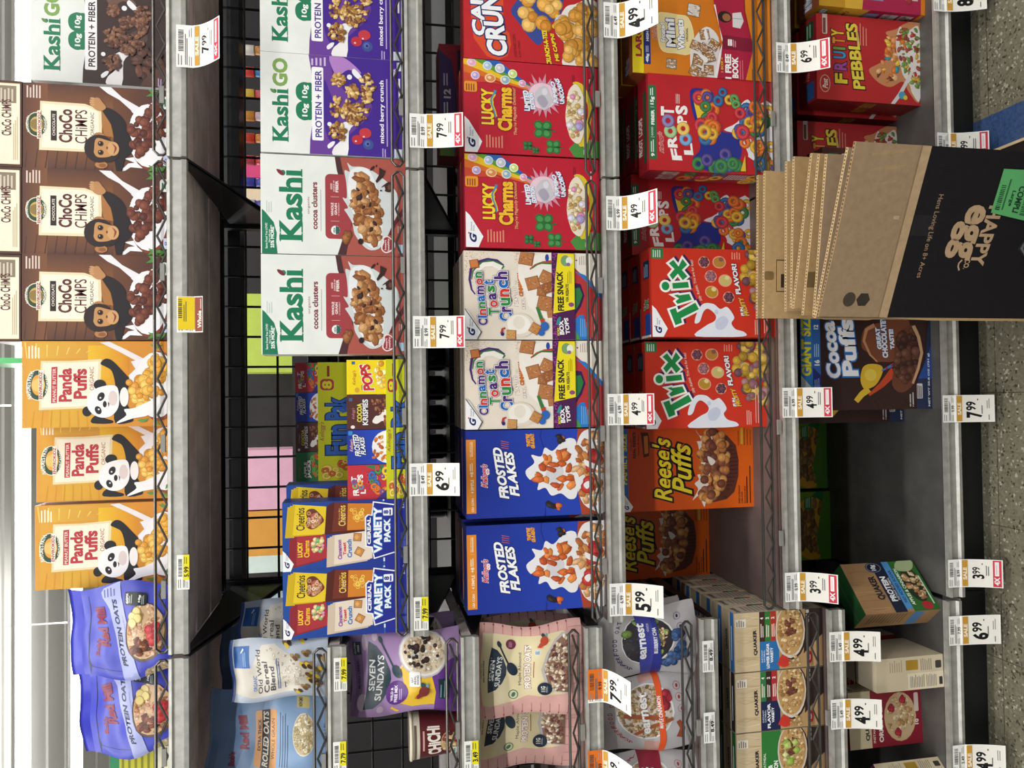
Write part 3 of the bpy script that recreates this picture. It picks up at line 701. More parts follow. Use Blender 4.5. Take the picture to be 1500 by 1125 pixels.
# -- tray of miniature boxes wrapped in film
def art_mini(k):
    A = Art((262, 862, 535, 47))
    if k == 0:
        A.r(262, 862, 535, 47, '#f0d51e'); A.t("Kellogg's", 350, 410, 405, 195, '#a8382c', 0, .4)
        A.t('POPS', 520, 690, 480, 110, '#c8323a', .09, out=((.07, '#f4efe0'),), skew=-70); A.t('CORN', 485, 505, 475, 405, '#3a5a8a', .02)
        A.e(420, 475, 36, 38, '#d8a03a'); A.sc([(700, 100), (850, 90), (855, 440), (760, 420), (720, 300)], 24, 34, ['#e8b440', '#d89a2c', '#f2cc60', '#f6e6b0'], 3); A.r(340, 390, 112, 68, '#3a6a9a')
    elif k == 1:
        A.r(262, 862, 535, 47, '#55302c'); A.t("Kellogg's", 335, 390, 390, 230, '#d88a90', 0, .4); A.r(295, 345, 135, 90, '#3a6a9a')
        A.t('COCOA', 415, 492, 430, 165, '#e8d85a', .04, out=((.04, '#2b1a1c'),)); A.t('KRISPIES', 500, 585, 475, 110, '#f2efec', .03, out=((.05, '#2a3050'),))
        A.p([(650, 430), (700, 350), (760, 340), (862, 250), (862, 420), (800, 420), (720, 460)], '#ece6e2', 4)
        A.sc([(640, 130), (860, 90), (860, 380), (800, 330), (700, 250)], 40, 22, ['#7a4430', '#8f5a3c', '#a56c48', '#643626'], 5, 'oat'); A.sc([(840, 350), (862, 350), (862, 500), (840, 480)], 8, 18, ['#7a4430', '#c0503c'], 6)
        A.e(350, 500, 32, 24, '#efe6e0')
    elif k == 2:
        A.g(262, 862, 535, 47, '#24389c', '#2a4ec0'); A.t("Kellogg's", 300, 365, 350, 175, '#e8c8d0', .0, .4, out=((.03, '#b83040'),)); A.rr(280, 345, 120, 60, 14, '#3a8ac0')
        A.t('FROSTED', 385, 475, 420, 110, '#f2f4f8', .03, .25, out=((.06, '#1b2350'),), skew=-45); A.t('FLAKES', 475, 550, 400, 145, '#f2f4f8', .03, .25, out=((.06, '#1b2350'),), skew=-30)
        A.e(880, 290, 240, 230, '#eeecec'); A.sc(('e', 850, 290, 190, 190), 30, 38, ['#d8843a', '#c86a2c', '#e8a858', '#b85a28'], 7, 'flake')
        A.p([(640, 420), (690, 430), (690, 460), (640, 455)], '#d8702c')
    elif k == 3:
        A.r(262, 862, 535, 47, '#c03440'); A.t('FR', 350, 440, 475, 380, '#f4f0ec', .08, skew=-10); A.t('T', 320, 400, 280, 205, '#f4f0ec', .08)
        A.t('L', 460, 540, 450, 390, '#f4f0ec', .08); A.t('PS', 410, 500, 285, 180, '#f4f0ec', .08)
        for x, y, c in ((375, 340, '#8ab070'), (362, 285, '#7a5a9a'), (470, 355, '#5a8ab8'), (455, 305, '#e2a83c')): A.ring(x, y, 42, 42, .4, c)
        A.p([(530, 60), (862, 47), (862, 200), (700, 130)], '#3f7a4a', 0)
        A.sc([(540, 110), (862, 60), (862, 520), (760, 470), (600, 320)], 24, 50, ['#d8702c', '#e2b83a', '#4a8a4a', '#7a4a94', '#3a6ab0', '#c83a44'], 9, 'ring'); A.p([(700, 535), (862, 400), (862, 535)], '#44357a')
    else:
        A.r(262, 862, 535, 47, '#2f7a4a'); A.t("Kellogg's", 330, 380, 440, 280, '#c84a54', 0, .4); A.t('APPLE', 480, 560, 480, 210, '#f0efe6', .06, out=((.05, '#1c3a28'),)); A.t('JACKS', 570, 680, 480, 180, '#f0efe6', .06, out=((.05, '#1c3a28'),))
        A.sc([(700, 100), (850, 90), (855, 480), (720, 470)], 20, 44, ['#d8702c', '#6aa84a', '#c84a34'], 4, 'ring')
    return A
def art_tray():
    A = Art((0, 100, 0, -500), '#c9cc1e')
    A.rr(8, 52, -430, -382, 14, '#b0353a'); A.t('8', 14, 46, -388, -422, '#d8d42a', .04); A.r(30, 38, -440, -485, '#8a2a30')
    A.t('Fun', 25, 95, -110, -235, '#2f62b8', .04, out=((.05, '#1c2c5a'),)); A.t('Pak', 25, 95, -258, -352, '#2f62b8', .04, out=((.05, '#1c2c5a'),))
    A.t("Kellogg's", 4, 24, -170, -250, '#a0303a', 0, .4)
    A.sc([(10, -20), (90, -20), (90, -90), (10, -90)], 10, 14, ['#d8902c', '#e8c860', '#c85a34'], 3, 'ring')
    return A
# -- red box with a rainbow (the leprechaun is left out)
def art_lucky():
    A = Art((72, 1510, 1092, 72)); A.g(72, 1510, 1092, 72, '#b82436', '#bd1f33')
    A.p([(72, 220), (72, 72), (230, 72), (520, 250), (800, 345), (780, 385), (560, 330), (300, 260)], '#d9712c')
    A.p([(72, 130), (72, 72), (300, 72), (560, 220), (800, 345), (785, 365), (500, 290), (250, 190)], '#e8bf2e')
    A.p([(180, 72), (370, 72), (600, 220), (800, 340), (640, 290), (400, 200)], '#5f9a3c')
    A.p([(290, 72), (440, 72), (640, 225), (800, 340), (620, 260), (430, 160)], '#2f62ae')
    A.p([(72, 330), (72, 220), (300, 262), (470, 330), (300, 315)], '#c94a32')
    for x, y, rx, ry, c, o in ((155, 110, 48, 44, '#e0a8c8', '#efd0de'), (320, 135, 48, 48, '#a8c4e4', '#dfe9f4'), (450, 155, 52, 52, '#c8c8d4', '#eceaf0'), (585, 205, 48, 48, '#c4d878', '#eef2d0'), (192, 250, 46, 46, '#b8a0d4', '#e2d6ec'), (348, 270, 58, 48, '#d88a4c', '#f0d0a8'), (505, 280, 52, 50, '#8ab8d0', '#e8e2d0'), (685, 305, 40, 40, '#dc9ac0', '#f0d4e2')):
        A.e(x, y, rx, ry, o); A.e(x+3, y, rx*.78, ry*.78, c); A.e(x-8, y-6, rx*.35, ry*.35, o)
    A.rr(75, 210, 432, 318, 22, '#e89a34'); A.ln(95, 195, 420, 330, 4, '#8a3a28', .45)
    A.t('LUCKY', 250, 385, 780, 385, '#f2cf36', .07, out=((.05, '#7a1a28'),)); A.t('LUCKY', 262, 320, 780, 388, '#f6e24a', .05) if 0 else None
    A.t('Charms', 420, 575, 840, 360, '#f0bc34', .06, out=((.05, '#7a1a28'),))
    A.swirl([(400, 700), (392, 640), (362, 560), (358, 500), (390, 440), (400, 400)], '#3f8fb4', 8, 14); A.swirl([(412, 690), (402, 640), (374, 560), (370, 500), (400, 445)], '#e2b93a', 5, 8)
    A.t("They're Magically Delicious!", 590, 632, 880, 360, '#e8c48a', .0, .25, skew=-12)
    gmills(A, 76, 1090, w=180, h=390, tip=118)
    A.ln(298, 490, 1030, 880, 6, '#d88a72', .45)
    st = [(900+math.cos(a)*r*.95, 430+math.sin(a)*r) for a, r in [(6.2832*i/40, (240 if i % 2 else 150)*(1+.12*math.sin(i*1.7))) for i in range(40)]]
    A.p(st, '#d88fa6'); A.e(900, 430, 150, 145, '#e9c9d6')
    A.p([(820, 400), (880, 330), (945, 325), (985, 400), (1010, 480), (960, 560), (900, 585), (850, 520), (815, 460)], '#c9c5cc', 4); A.p([(840, 470), (900, 420), (960, 500), (905, 560)], '#a9a2b4', 4); A.e(925, 380, 30, 40, '#dedbe2')
    A.t('LIMITED', 705, 762, 605, 380, '#f2f4f8', .06, out=((.09, '#2f7ab8'),), skew=-20, arc=10); A.t('EDITION', 775, 825, 585, 405, '#f2f4f8', .06, out=((.09, '#2f7ab8'),), skew=-26)
    A.t('JUMBO', 1010, 1070, 505, 260, '#f2f4f8', .07, out=((.09, '#2f7ab8'),), skew=-30, arc=16); A.t('UNICORNS', 1085, 1135, 505, 225, '#f2f4f8', .06, out=((.09, '#2f7ab8'),), skew=-60, arc=22)
    # a green clover scatter where the character stood
    for x, y, q in ((735, 990, 62), (900, 800, 120), (1010, 990, 95), (820, 1040, 44)):
        g1, g2 = ('#2a5c38', '#3a7c46') if q < 70 else ('#2f6e3c', '#4a9450')
        for a in (45, 135, 225, 315):
            cx, cy = x+math.cos(math.radians(a))*q*.5, y+math.sin(math.radians(a))*q*.5
            A.e(cx, cy, q*.48, q*.42, g1, a); A.e(cx-4, cy, q*.3, q*.26, g2, a)
        A.p([(x, y-6), (x+q*1.1, y+q*.2), (x+q*1.15, y+q*.05), (x, y+6)], g1)
    A.p([(1180, 1000), (1290, 880), (1510, 900), (1510, 1092), (1240, 1092)], '#4c8c40', 0)
    A.p([(1230, 260), (1330, 262), (1420, 420), (1430, 640), (1380, 930), (1280, 940), (1390, 640), (1370, 430)], '#d9c234', 3)
    A.p([(1260, 270), (1185, 350), (1165, 480), (1145, 640), (1165, 780), (1210, 900), (1300, 930), (1370, 700), (1365, 520), (1330, 360)], '#ecdfcc', 3)
    A.sc([(1215, 350), (1310, 380), (1350, 560), (1340, 740), (1290, 900), (1200, 850), (1165, 640), (1180, 460)], 85, 23, ['#d8bf8a', '#c8a868', '#e4d2a4', '#b08c54', '#efe0c0'], 11)
    A.sc([(1215, 350), (1310, 380), (1350, 560), (1340, 740), (1290, 900), (1200, 850), (1165, 640), (1180, 460)], 9, 36, ['#d88fb4', '#a89ac8', '#d87a70', '#b8c8a0', '#d8d0dc'], 17)
    A.ln(1225, 1260, 250, 160, 2, '#7a1424', .4); A.rr(1340, 1366, 1060, 1000, 8, '#e0c8cc'); A.rr(1340, 1366, 990, 930, 8, '#e0c8cc'); A.ln(1400, 1440, 1060, 850, 2, '#d88a90', .4); A.ln(1410, 1430, 300, 180, 1, '#e8d0d0', .7)
    return A
def art_lucky_big():
    A = Art((0, 100, 0, -70), '#a52338')
    A.p([(0, 0), (0, -28), (10, -34), (12, -20), (10, 0)], '#3f8a9a'); A.p([(0, -26), (0, -66), (9, -60), (12, -40), (16, -34), (9, -26)], '#47356e'); A.p([(0, 0), (0, -8), (6, -14), (10, 0)], '#6a9a3a')
    A.t('19g', 3, 7.5, -14, -24, '#e4e0ea', .03); A.t('12', 3, 8, -36, -42, '#e4e0ea', .05); A.ln(3, 7, -44, -54, 2, '#cfc6dc'); A.ln(3, 7, -25, -34, 2, '#cfe0e4')
    A.r(13, 28, -46, -67, '#26304a'); A.ln(15, 26, -49, -66, 4, '#6a8aa0')
    A.t('LUCKY', 14, 20, -24, -40, '#d8b03a', .05); A.t('Charms', 20, 27, -24, -41, '#d8b03a', .05); A.r(16, 28, -6, -14, '#2a5aa8')
    return A
# -- beige box with rainbow lettering
def mixt(A, word, cols, x0, x1, ya, yb, b, out, skew=0, passes=(0, 1)):
    "a word whose letters change colour"
    w = [{'i': .45, 'm': 1.5, 't': .7, 'r': .75}.get(ch, 1.05 if ch.islower() else 1.1) for ch in word]; tot = sum(w); p = 0
    hi = set('bdfhklt')
    for ps in passes:
        p = 0
        for ch, k, c in zip(word, w, cols):
            a, e = ya+(yb-ya)*(p/tot), ya+(yb-ya)*((p+k*.9)/tot); sx = skew*p/tot
            top = x0 if (ch.isupper() or ch in hi or ch == 'i') else x0+(x1-x0)*.28
            if ps == 0: A.t(ch, top+sx, x1+sx, a, e, '#f3f3f3', b, out=((.075, out), (.04, '#f3f3f3')))
            else: A.t(ch, top+sx, x1+sx, a, e, c, b)
            p += k
def art_ctc():
    A = Art((90, 1510, 1003, 52)); A.g(90, 1510, 1003, 52, '#e4d8c8', '#ece4d8')
    rn = random.Random(2)
    for i in range(170):
        x = 95+abs(rn.gauss(0, 130)); y = 60+abs(rn.gauss(0, 140)); A.e(x, y, 3.5, 3.5, rn.choice(['#c98a68', '#d09c7c', '#b87454']), n=5)
    for i in range(80):
        x = 600+abs(rn.gauss(0, 60)); y = 60+abs(rn.gauss(0, 90)); A.e(x, y, 3, 3, '#c99074', n=5)
    A.swirl([(480, 215), (420, 160), (330, 145), (230, 175), (160, 250), (145, 360), (165, 470), (200, 520)], '#4a2a70', 26, 6)
    A.swirl([(490, 230), (430, 180), (340, 160), (250, 190), (180, 270), (165, 360)], '#3a7a3c', 20, 4); A.swirl([(470, 235), (380, 190), (290, 200), (220, 270), (200, 330)], '#f0ece4', 30, 20)
    A.e(195, 195, 66, 66, '#8a4424', 35, 4); A.e(193, 193, 54, 54, '#c87a44', 35, 4)
    V, G, R_, B = '#4a2472', '#2f8a3c', '#d2382c', '#1f66b8'
    for ps in (0, 1):
        mixt(A, 'Cinnamon', [V, B, R_, G, B, V, R_, G], 228, 322, 850, 272, .03, V, -60, (ps,))
        mixt(A, 'Toast', [G, R_, V, G, B], 332, 440, 740, 362, .03, V, -62, (ps,))
        mixt(A, 'Crunch', [B, V, G, R_, B, V], 440, 575, 805, 262, .035, V, -62, (ps,))
    gmills(A, 92, 1003, w=165, h=335, tip=95); A.p([(92, 668), (262, 925), (220, 1003), (212, 1003), (252, 925), (92, 682)], '#3a3238')
    A.t('BLASTED', 600, 640, 640, 430, '#f2ece4', .07, out=((.11, '#8a3420'),), skew=-20); A.t('WITH', 605, 625, 410, 365, '#f2ece4', .05, out=((.1, '#8a3420'),))
    A.t('REAL', 680, 712, 672, 555, '#f2ece4', .07, out=((.11, '#8a3420'),), skew=-8); A.t('CINNAMON', 650, 690, 535, 285, '#e07a34', .07, out=((.12, '#7a2c1c'),), skew=-22)
    A.p([(640, 210), (720, 130), (860, 70), (990, 52), (990, 800), (860, 760), (740, 640), (700, 480), (640, 340)], '#efe9e0', 0)
    A.swirl([(760, 240), (820, 190), (900, 160), (985, 150)], '#c8402c', 8, 14); A.swirl([(780, 230), (860, 170), (985, 172)], '#3a7a3c', 6, 10); A.e(940, 110, 20, 40, '#2a4aa0')
    def sq(x, y, r, ro, c='#b87a4a'):
        A.e(x, y, r, r, '#8a5430', 45+ro, 4); A.e(x-3, y, r*.9, r*.9, c, 45+ro, 4)
        q = random.Random(int(x+y)); R2 = math.radians(ro)
        for i in range(16):
            a, b = q.uniform(-.5, .5)*r, q.uniform(-.5, .5)*r
            A.e(x+a*math.cos(R2)-b*math.sin(R2), y+a*math.sin(R2)+b*math.cos(R2), r*.09, r*.05, q.choice(['#96603a', '#d8a878', '#a86c42']), n=6)
    sq(725, 120, 105, 10); sq(790, 390, 100, -15); sq(930, 330, 100, 25); sq(880, 480, 70, 5, '#a86c40'); sq(940, 440, 80, -20, '#9a5e38'); sq(915, 610, 115, 12); sq(975, 720, 60, -8)
    A.swirl([(830, 650), (870, 770), (900, 860)], '#3f7a40', 16, 22); A.swirl([(880, 780), (900, 860), (860, 960)], '#c8402c', 20, 14); A.e(905, 860, 45, 50, '#2f66b4'); A.e(870, 930, 36, 34, '#2f66b4')
    A.e(650, 850, 150, 130, '#e2d8c8'); A.e(640, 840, 120, 105, '#f0eae2'); A.e(640, 820, 60, 70, '#e6ddd0')
    sq(560, 950, 70, 4, '#cc9a5c'); sq(805, 885, 75, 30, '#c48a50'); A.swirl([(460, 940), (470, 890), (500, 880)], '#b83a3c', 14, 8); A.e(470, 945, 18, 20, '#2a2a70')
    A.r(985, 1225, 1003, 52, '#4f1f52')
    for i in range(120):
        A.e(rn.uniform(988, 1045), rn.uniform(60, 1000), 8, 5, '#b04aa0', rn.uniform(0, 90), 5)
    A.p([(995, 720), (1020, 330), (1050, 60), (1222, 60), (1222, 670)], '#eedc28'); A.t('FREE SNACK', 1045, 1112, 690, 255, '#1c1a18', .04, skew=-12); A.t('VIA REBATE', 1128, 1160, 595, 395, '#1c1a18', .03); A.ln(1150, 1200, 390, 230, 3, '#6a6420', .3)
    A.e(1130, 140, 50, 60, '#7aa070'); A.e(1170, 140, 36, 44, '#e8ead8'); A.e(1160, 180, 20, 20, '#8a6a9a'); A.e(1185, 620, 30, 24, '#8a4a7a')
    A.t('MORE', 1035, 1062, 960, 875, '#d8d03a', .04); A.t('BOX', 1060, 1110, 950, 790, '#f2eef2', .07, out=((.05, '#2a1030'),), skew=-10); A.t('TOPS', 1125, 1170, 945, 765, '#f2eef2', .06, out=((.05, '#2a1030'),), skew=-20); A.e(1050, 800, 18, 50, '#3a8a94', 20)
    A.p([(1225, 210), (1350, 330), (1510, 560), (1510, 1003), (1225, 1003)], '#b83a3c'); A.p([(1225, 250), (1290, 300), (1400, 420), (1510, 560), (1510, 500), (1340, 290)], '#2f7ac8')
    A.p([(1225, 380), (1290, 390), (1330, 520), (1290, 640), (1225, 740)], '#3a1c50'); A.p([(1225, 440), (1280, 430), (1310, 510), (1275, 610), (1225, 690)], '#2f7a44')
    A.p([(1225, 1003), (1225, 780), (1280, 730), (1320, 730), (1340, 860), (1390, 1003)], '#2f7ac8'); A.p([(1225, 1003), (1225, 900), (1270, 970), (1280, 1003)], '#4a9a4c')
    A.ln(1280, 1370, 970, 760, 4, '#7ab0e0', .4); A.ln(1280, 1370, 180, 70, 4, '#a89890', .35); A.e(1250, 130, 10, 8, '#8a4030'); A.ln(1400, 1450, 980, 700, 2, '#d88a80', .4)
    return A
# -- blue flakes box (the tiger is left out: milk, flakes and a striped bowl carry the picture)
def art_flakes():
    A = Art((110, 1510, 1080, 92)); A.g(110, 1510, 1080, 92, '#1c2f8e', '#2848b8')
    A.r(110, 205, 1020, 192, '#e08a2c'); A.ln(110, 112, 1018, 195, 1, '#c8741c')
    A.t('USA CORN', 158, 182, 1000, 848, '#f6e8d2', .02); A.t('4 SIMPLE', 152, 182, 795, 640, '#f6e8d2', .02); A.t('+8', 146, 180, 612, 555, '#f6e8d2', .03); A.ln(145, 182, 545, 440, 2, '#f6e0bc', .5); A.t('NO ARTIFICIAL', 145, 160, 385, 215, '#f6e0bc', .01); A.ln(165, 182, 385, 215, 1, '#f6e0bc', .5)
    for y in (825, 410): A.r(145, 185, y, y-3, '#f0c890')
    A.t("Kellogg's", 255, 335, 735, 470, '#c02a40', .02, .4, out=((.05, '#efe2e6'),), skew=0)
    A.t('FROSTED', 440, 535, 870, 285, '#f3f4f8', .05, .2, out=((.09, '#141c48'),), skew=-72); A.t('FLAKES', 545, 640, 845, 335, '#f3f4f8', .05, .2, out=((.09, '#141c48'),), skew=-62)
    for i in range(4): A.p([(458, 210+i*24), (535, 230+i*24), (535, 235+i*24), (458, 218+i*24)], '#d0603a')
    A.t("THEY'RE", 715, 755, 285, 140, '#f0b040', .05, .2, out=((.07, '#b8461c'),), skew=-10); A.t('GR-R-REAT!', 760, 800, 305, 140, '#f0b040', .05, .2, out=((.07, '#b8461c'),), skew=-10)
    A.p([(870, 92), (860, 180), (900, 330), (895, 340), (850, 180), (860, 92)], '#1a2a86'); A.p([(885, 1080), (900, 960), (905, 1080)], '#1a2a86')
    # splash of milk with flakes
    A.p([(700, 560), (790, 470), (760, 380), (860, 400), (900, 300), (980, 340), (1080, 230), (1180, 200), (1230, 300), (1230, 820), (1150, 900), (1060, 830), (960, 850), (900, 760), (820, 780), (830, 680), (740, 660)], '#e9e8ea', 4)
    A.p([(900, 620), (960, 480), (1040, 470), (1090, 580), (1040, 690), (950, 700)], '#d5d3d8', 4)
    A.sc([(760, 480), (900, 400), (1120, 300), (1190, 420), (1170, 750), (1000, 780), (830, 680)], 24, 62, ['#d06a30', '#c05a28', '#e08a48', '#b8502a'], 21, 'flake', .3)
    A.sc([(960, 260), (1060, 160), (1100, 200), (980, 330)], 5, 50, ['#d06a30', '#2a2224'], 23, 'flake'); A.sc([(900, 900), (1080, 960), (1060, 1010), (930, 960)], 5, 50, ['#d06a30', '#2a2224'], 24, 'flake')
    A.p([(1240, 92), (1220, 300), (1225, 760), (1270, 1080), (1510, 1080), (1510, 92)], '#a8452c')
    A.p([(1380, 92), (1280, 140), (1220, 300), (1190, 570), (1225, 780), (1290, 960), (1400, 1040), (1510, 1060), (1510, 60)], '#e9e6e6', 3)
    A.sc([(1350, 130), (1280, 220), (1230, 380), (1215, 580), (1260, 800), (1330, 960), (1500, 1000), (1500, 120)], 66, 52, ['#c8864c', '#b8703a', '#d89c66', '#a86234', '#dcaf80'], 25, 'flake', .35)
    A.sc([(1280, 260), (1260, 420), (1300, 640), (1320, 860), (1420, 800), (1440, 400)], 8, 62, ['#b02a2c', '#a02024', '#c23a38'], 26, 'o', .2)
    A.p([(1300, 450), (1350, 470), (1440, 520), (1490, 580), (1430, 570), (1320, 520)], '#f0eeee', 4); A.p([(1290, 740), (1330, 700), (1370, 720), (1330, 790)], '#f0eeee', 4)
    A.ln(1390, 1405, 990, 800, 1, '#e8e6a8', .6)
    return A
# -- red box with big white letters edged in blue (the sea captain is left out)
def art_crunch():
    A = Art((60, 1510, 590, -440)); A.g(60, 1510, 590, -440, '#bf2a30', '#b8242c')
    A.p([(300, 560), (420, 590), (520, 540), (560, 420), (540, 300), (480, 250), (480, -400), (200, -400), (130, 100), (160, 380)], '#d8502c', 0)
    A.t("CAP'N", 145, 290, 350, -300, '#f2f3f6', .08, out=((.09, '#1c3272'),), skew=-40); A.t('CRUNCH', 310, 530, 545, -420, '#f2f3f6', .09, out=((.09, '#1a2c68'),), skew=-130)
    A.t('SWEETENED CORN', 595, 625, 545, 310, '#5a1418', .01, skew=-20); A.t('& OAT CEREAL', 645, 668, 545, 365, '#5a1418', .01, skew=-15)
    A.p([(600, -440), (640, -100), (560, 60), (640, 180), (760, 330), (860, 400), (930, 300), (960, 180), (1060, 100), (1130, -40), (1100, -440)], '#3a4a92', 4)
    A.sc([(640, -400), (1080, -400), (1080, -20), (920, 250), (820, 300), (660, 60)], 28, 70, ['#d8963c', '#e2a850', '#c9842e', '#e8b866'], 13, 'o', .2)
    A.e(1030, 190, 22, 24, '#e8c83a'); A.e(1065, 85, 22, 24, '#e8c83a')
    A.t('CRUNCH-A-TIZE', 945, 1000, 605, 235, '#f0d830', .05, out=((.05, '#7a1a18'),), skew=-55, arc=0); A.t("ME CAP'N!", 1040, 1085, 555, 270, '#f0d830', .05, out=((.05, '#7a1a18'),), skew=-60)
    A.p([(1110, 560), (1150, 380), (1040, 250), (1080, 120), (1160, -20), (1260, -60), (1510, -100), (1510, 620), (1180, 610)], '#e9e2dc', 3)
    A.e(1150, 190, 110, 140, '#c9ccd4', -30); A.sc([(1080, 150), (1140, 120), (1230, 200), (1200, 310), (1110, 300)], 13, 58, ['#d8a048', '#cc9038', '#e2b060'], 15)
    A.sc([(1150, 400), (1350, 330), (1500, 560), (1190, 600)], 26, 58, ['#d8a048', '#cc9038', '#e2b060', '#c08432'], 16); A.sc([(1230, 0), (1500, -80), (1500, 330), (1330, 300), (1270, 180)], 30, 55, ['#d8a048', '#cc9038', '#e2b060', '#c08432'], 18)
    return A
# -- red loops box (the toucan is left out: rings of every colour instead)
LOOPC = ['#c43a44', '#d8702c', '#3f7a48', '#38699a', '#5a4a8c', '#d9a93a']
def art_loops():
    A = Art((372, 1614, 1005, 115)); A.g(372, 1614, 1005, 115, '#b8242c', '#bd272e')
    A.r(372, 450, 905, 225, '#2e6b44'); A.t('9', 392, 428, 880, 850, '#eef2ea', .05); A.ln(392, 430, 840, 720, 2, '#d8e4d8', .5); A.t('GOOD', 398, 416, 690, 610, '#d8e4d8', .02); A.t('FIBER', 398, 430, 590, 450, '#eef2ea', .05); A.t('15g', 392, 436, 405, 330, '#eef2ea', .05); A.ln(392, 430, 320, 245, 2, '#d8e4d8', .5)
    for y in (705, 430): A.r(392, 430, y, y-4, '#d8e4d8')
    A.t("Kellogg's", 480, 530, 845, 650, '#b8242c', .03, .4, out=((.04, '#ecdcd8'),), skew=-20)
    A.t('F', 600, 700, 905, 800, '#f3f0ee', .12, skew=-20); A.t('R', 560, 655, 790, 680, '#f3f0ee', .12, skew=-12); A.t('T', 495, 625, 500, 415, '#f3f0ee', .13)
    A.t('L', 720, 810, 850, 740, '#f3f0ee', .12, skew=-12); A.t('P', 655, 750, 565, 490, '#f3f0ee', .12); A.t('S', 640, 760, 480, 395, '#f3f0ee', .12)
    for x, y, c, d in ((585, 640, '#7fae7a', '#a8cc98'), (565, 545, '#6a5a94', '#9488b8'), (735, 705, '#4a86b8', '#80b0d4'), (712, 610, '#d9a93a', '#ecc970')):
        A.ring(x, y, 64, 64, .35, c); A.ring(x-4, y, 56, 56, .5, d)
    A.ln(645, 690, 380, 275, 3, '#e8c8c4', .4)
    A.p([(790, 250), (900, 225), (1020, 260), (1000, 420), (1060, 560), (1120, 620), (1250, 640), (1300, 800), (1200, 960), (980, 1000), (800, 900), (880, 780), (840, 560), (800, 420)], '#2b3288', 4)
    A.p([(820, 300), (900, 270), (980, 320), (960, 480), (1010, 600), (960, 690), (890, 650), (850, 480)], '#e6c436', 4)
    A.sc([(850, 290), (960, 270), (1020, 320), (1010, 480), (1100, 620), (1060, 700), (930, 720), (890, 620), (860, 420)], 24, 66, LOOPC, 41, 'ring', .15)
    A.sc([(760, 900), (1200, 800), (1250, 940), (1000, 1000)], 10, 70, ['#38699a', '#5a4a8c', '#3f7a48'], 42, 'ring', .15)
    A.p([(1120, 600), (1260, 520), (1330, 370), (1300, 350), (1370, 300), (1440, 360), (1614, 330), (1614, 900), (1380, 850), (1360, 800), (1260, 640)], '#e6e4ea', 3)
    A.sc([(1060, 330), (1130, 220), (1240, 300), (1260, 380)], 5, 52, ['#38699a', '#5f9a58', '#d9a93a'], 43, 'ring', .1)
    A.sc([(1230, 480), (1380, 360), (1600, 340), (1600, 980), (1400, 880), (1260, 700)], 42, 64, LOOPC, 44, 'ring', .15)
    A.p([(1280, 980), (1330, 830), (1335, 980)], '#e2b93a')
    return A
def art_loops_top():
    A = Art((0, 100, 0, -300), '#9c1f2a'); A.r(60, 84, -30, -250, '#255a3c'); A.t('FROOT', 15, 48, -60, -115, '#e8e2de', .1); A.t('LOOPS', 15, 48, -125, -180, '#e8e2de', .1); return A
def art_loops_side():
    A = Art((0, 500, 0, -110), '#9c2230'); A.t('FROOT LOOPS', 60, 130, -100, -15, '#d8c8c4', .08)
    A.sc([(170, -15), (300, -15), (300, -95), (170, -95)], 8, 26, LOOPC, 5, 'ring'); A.r(330, 420, -95, -40, '#cfc0bc'); A.ln(335, 415, -93, -42, 7, '#8a4a50'); A.sc([(430, -15), (495, -15), (495, -95), (430, -95)], 8, 24, LOOPC, 6, 'ring')
    return A
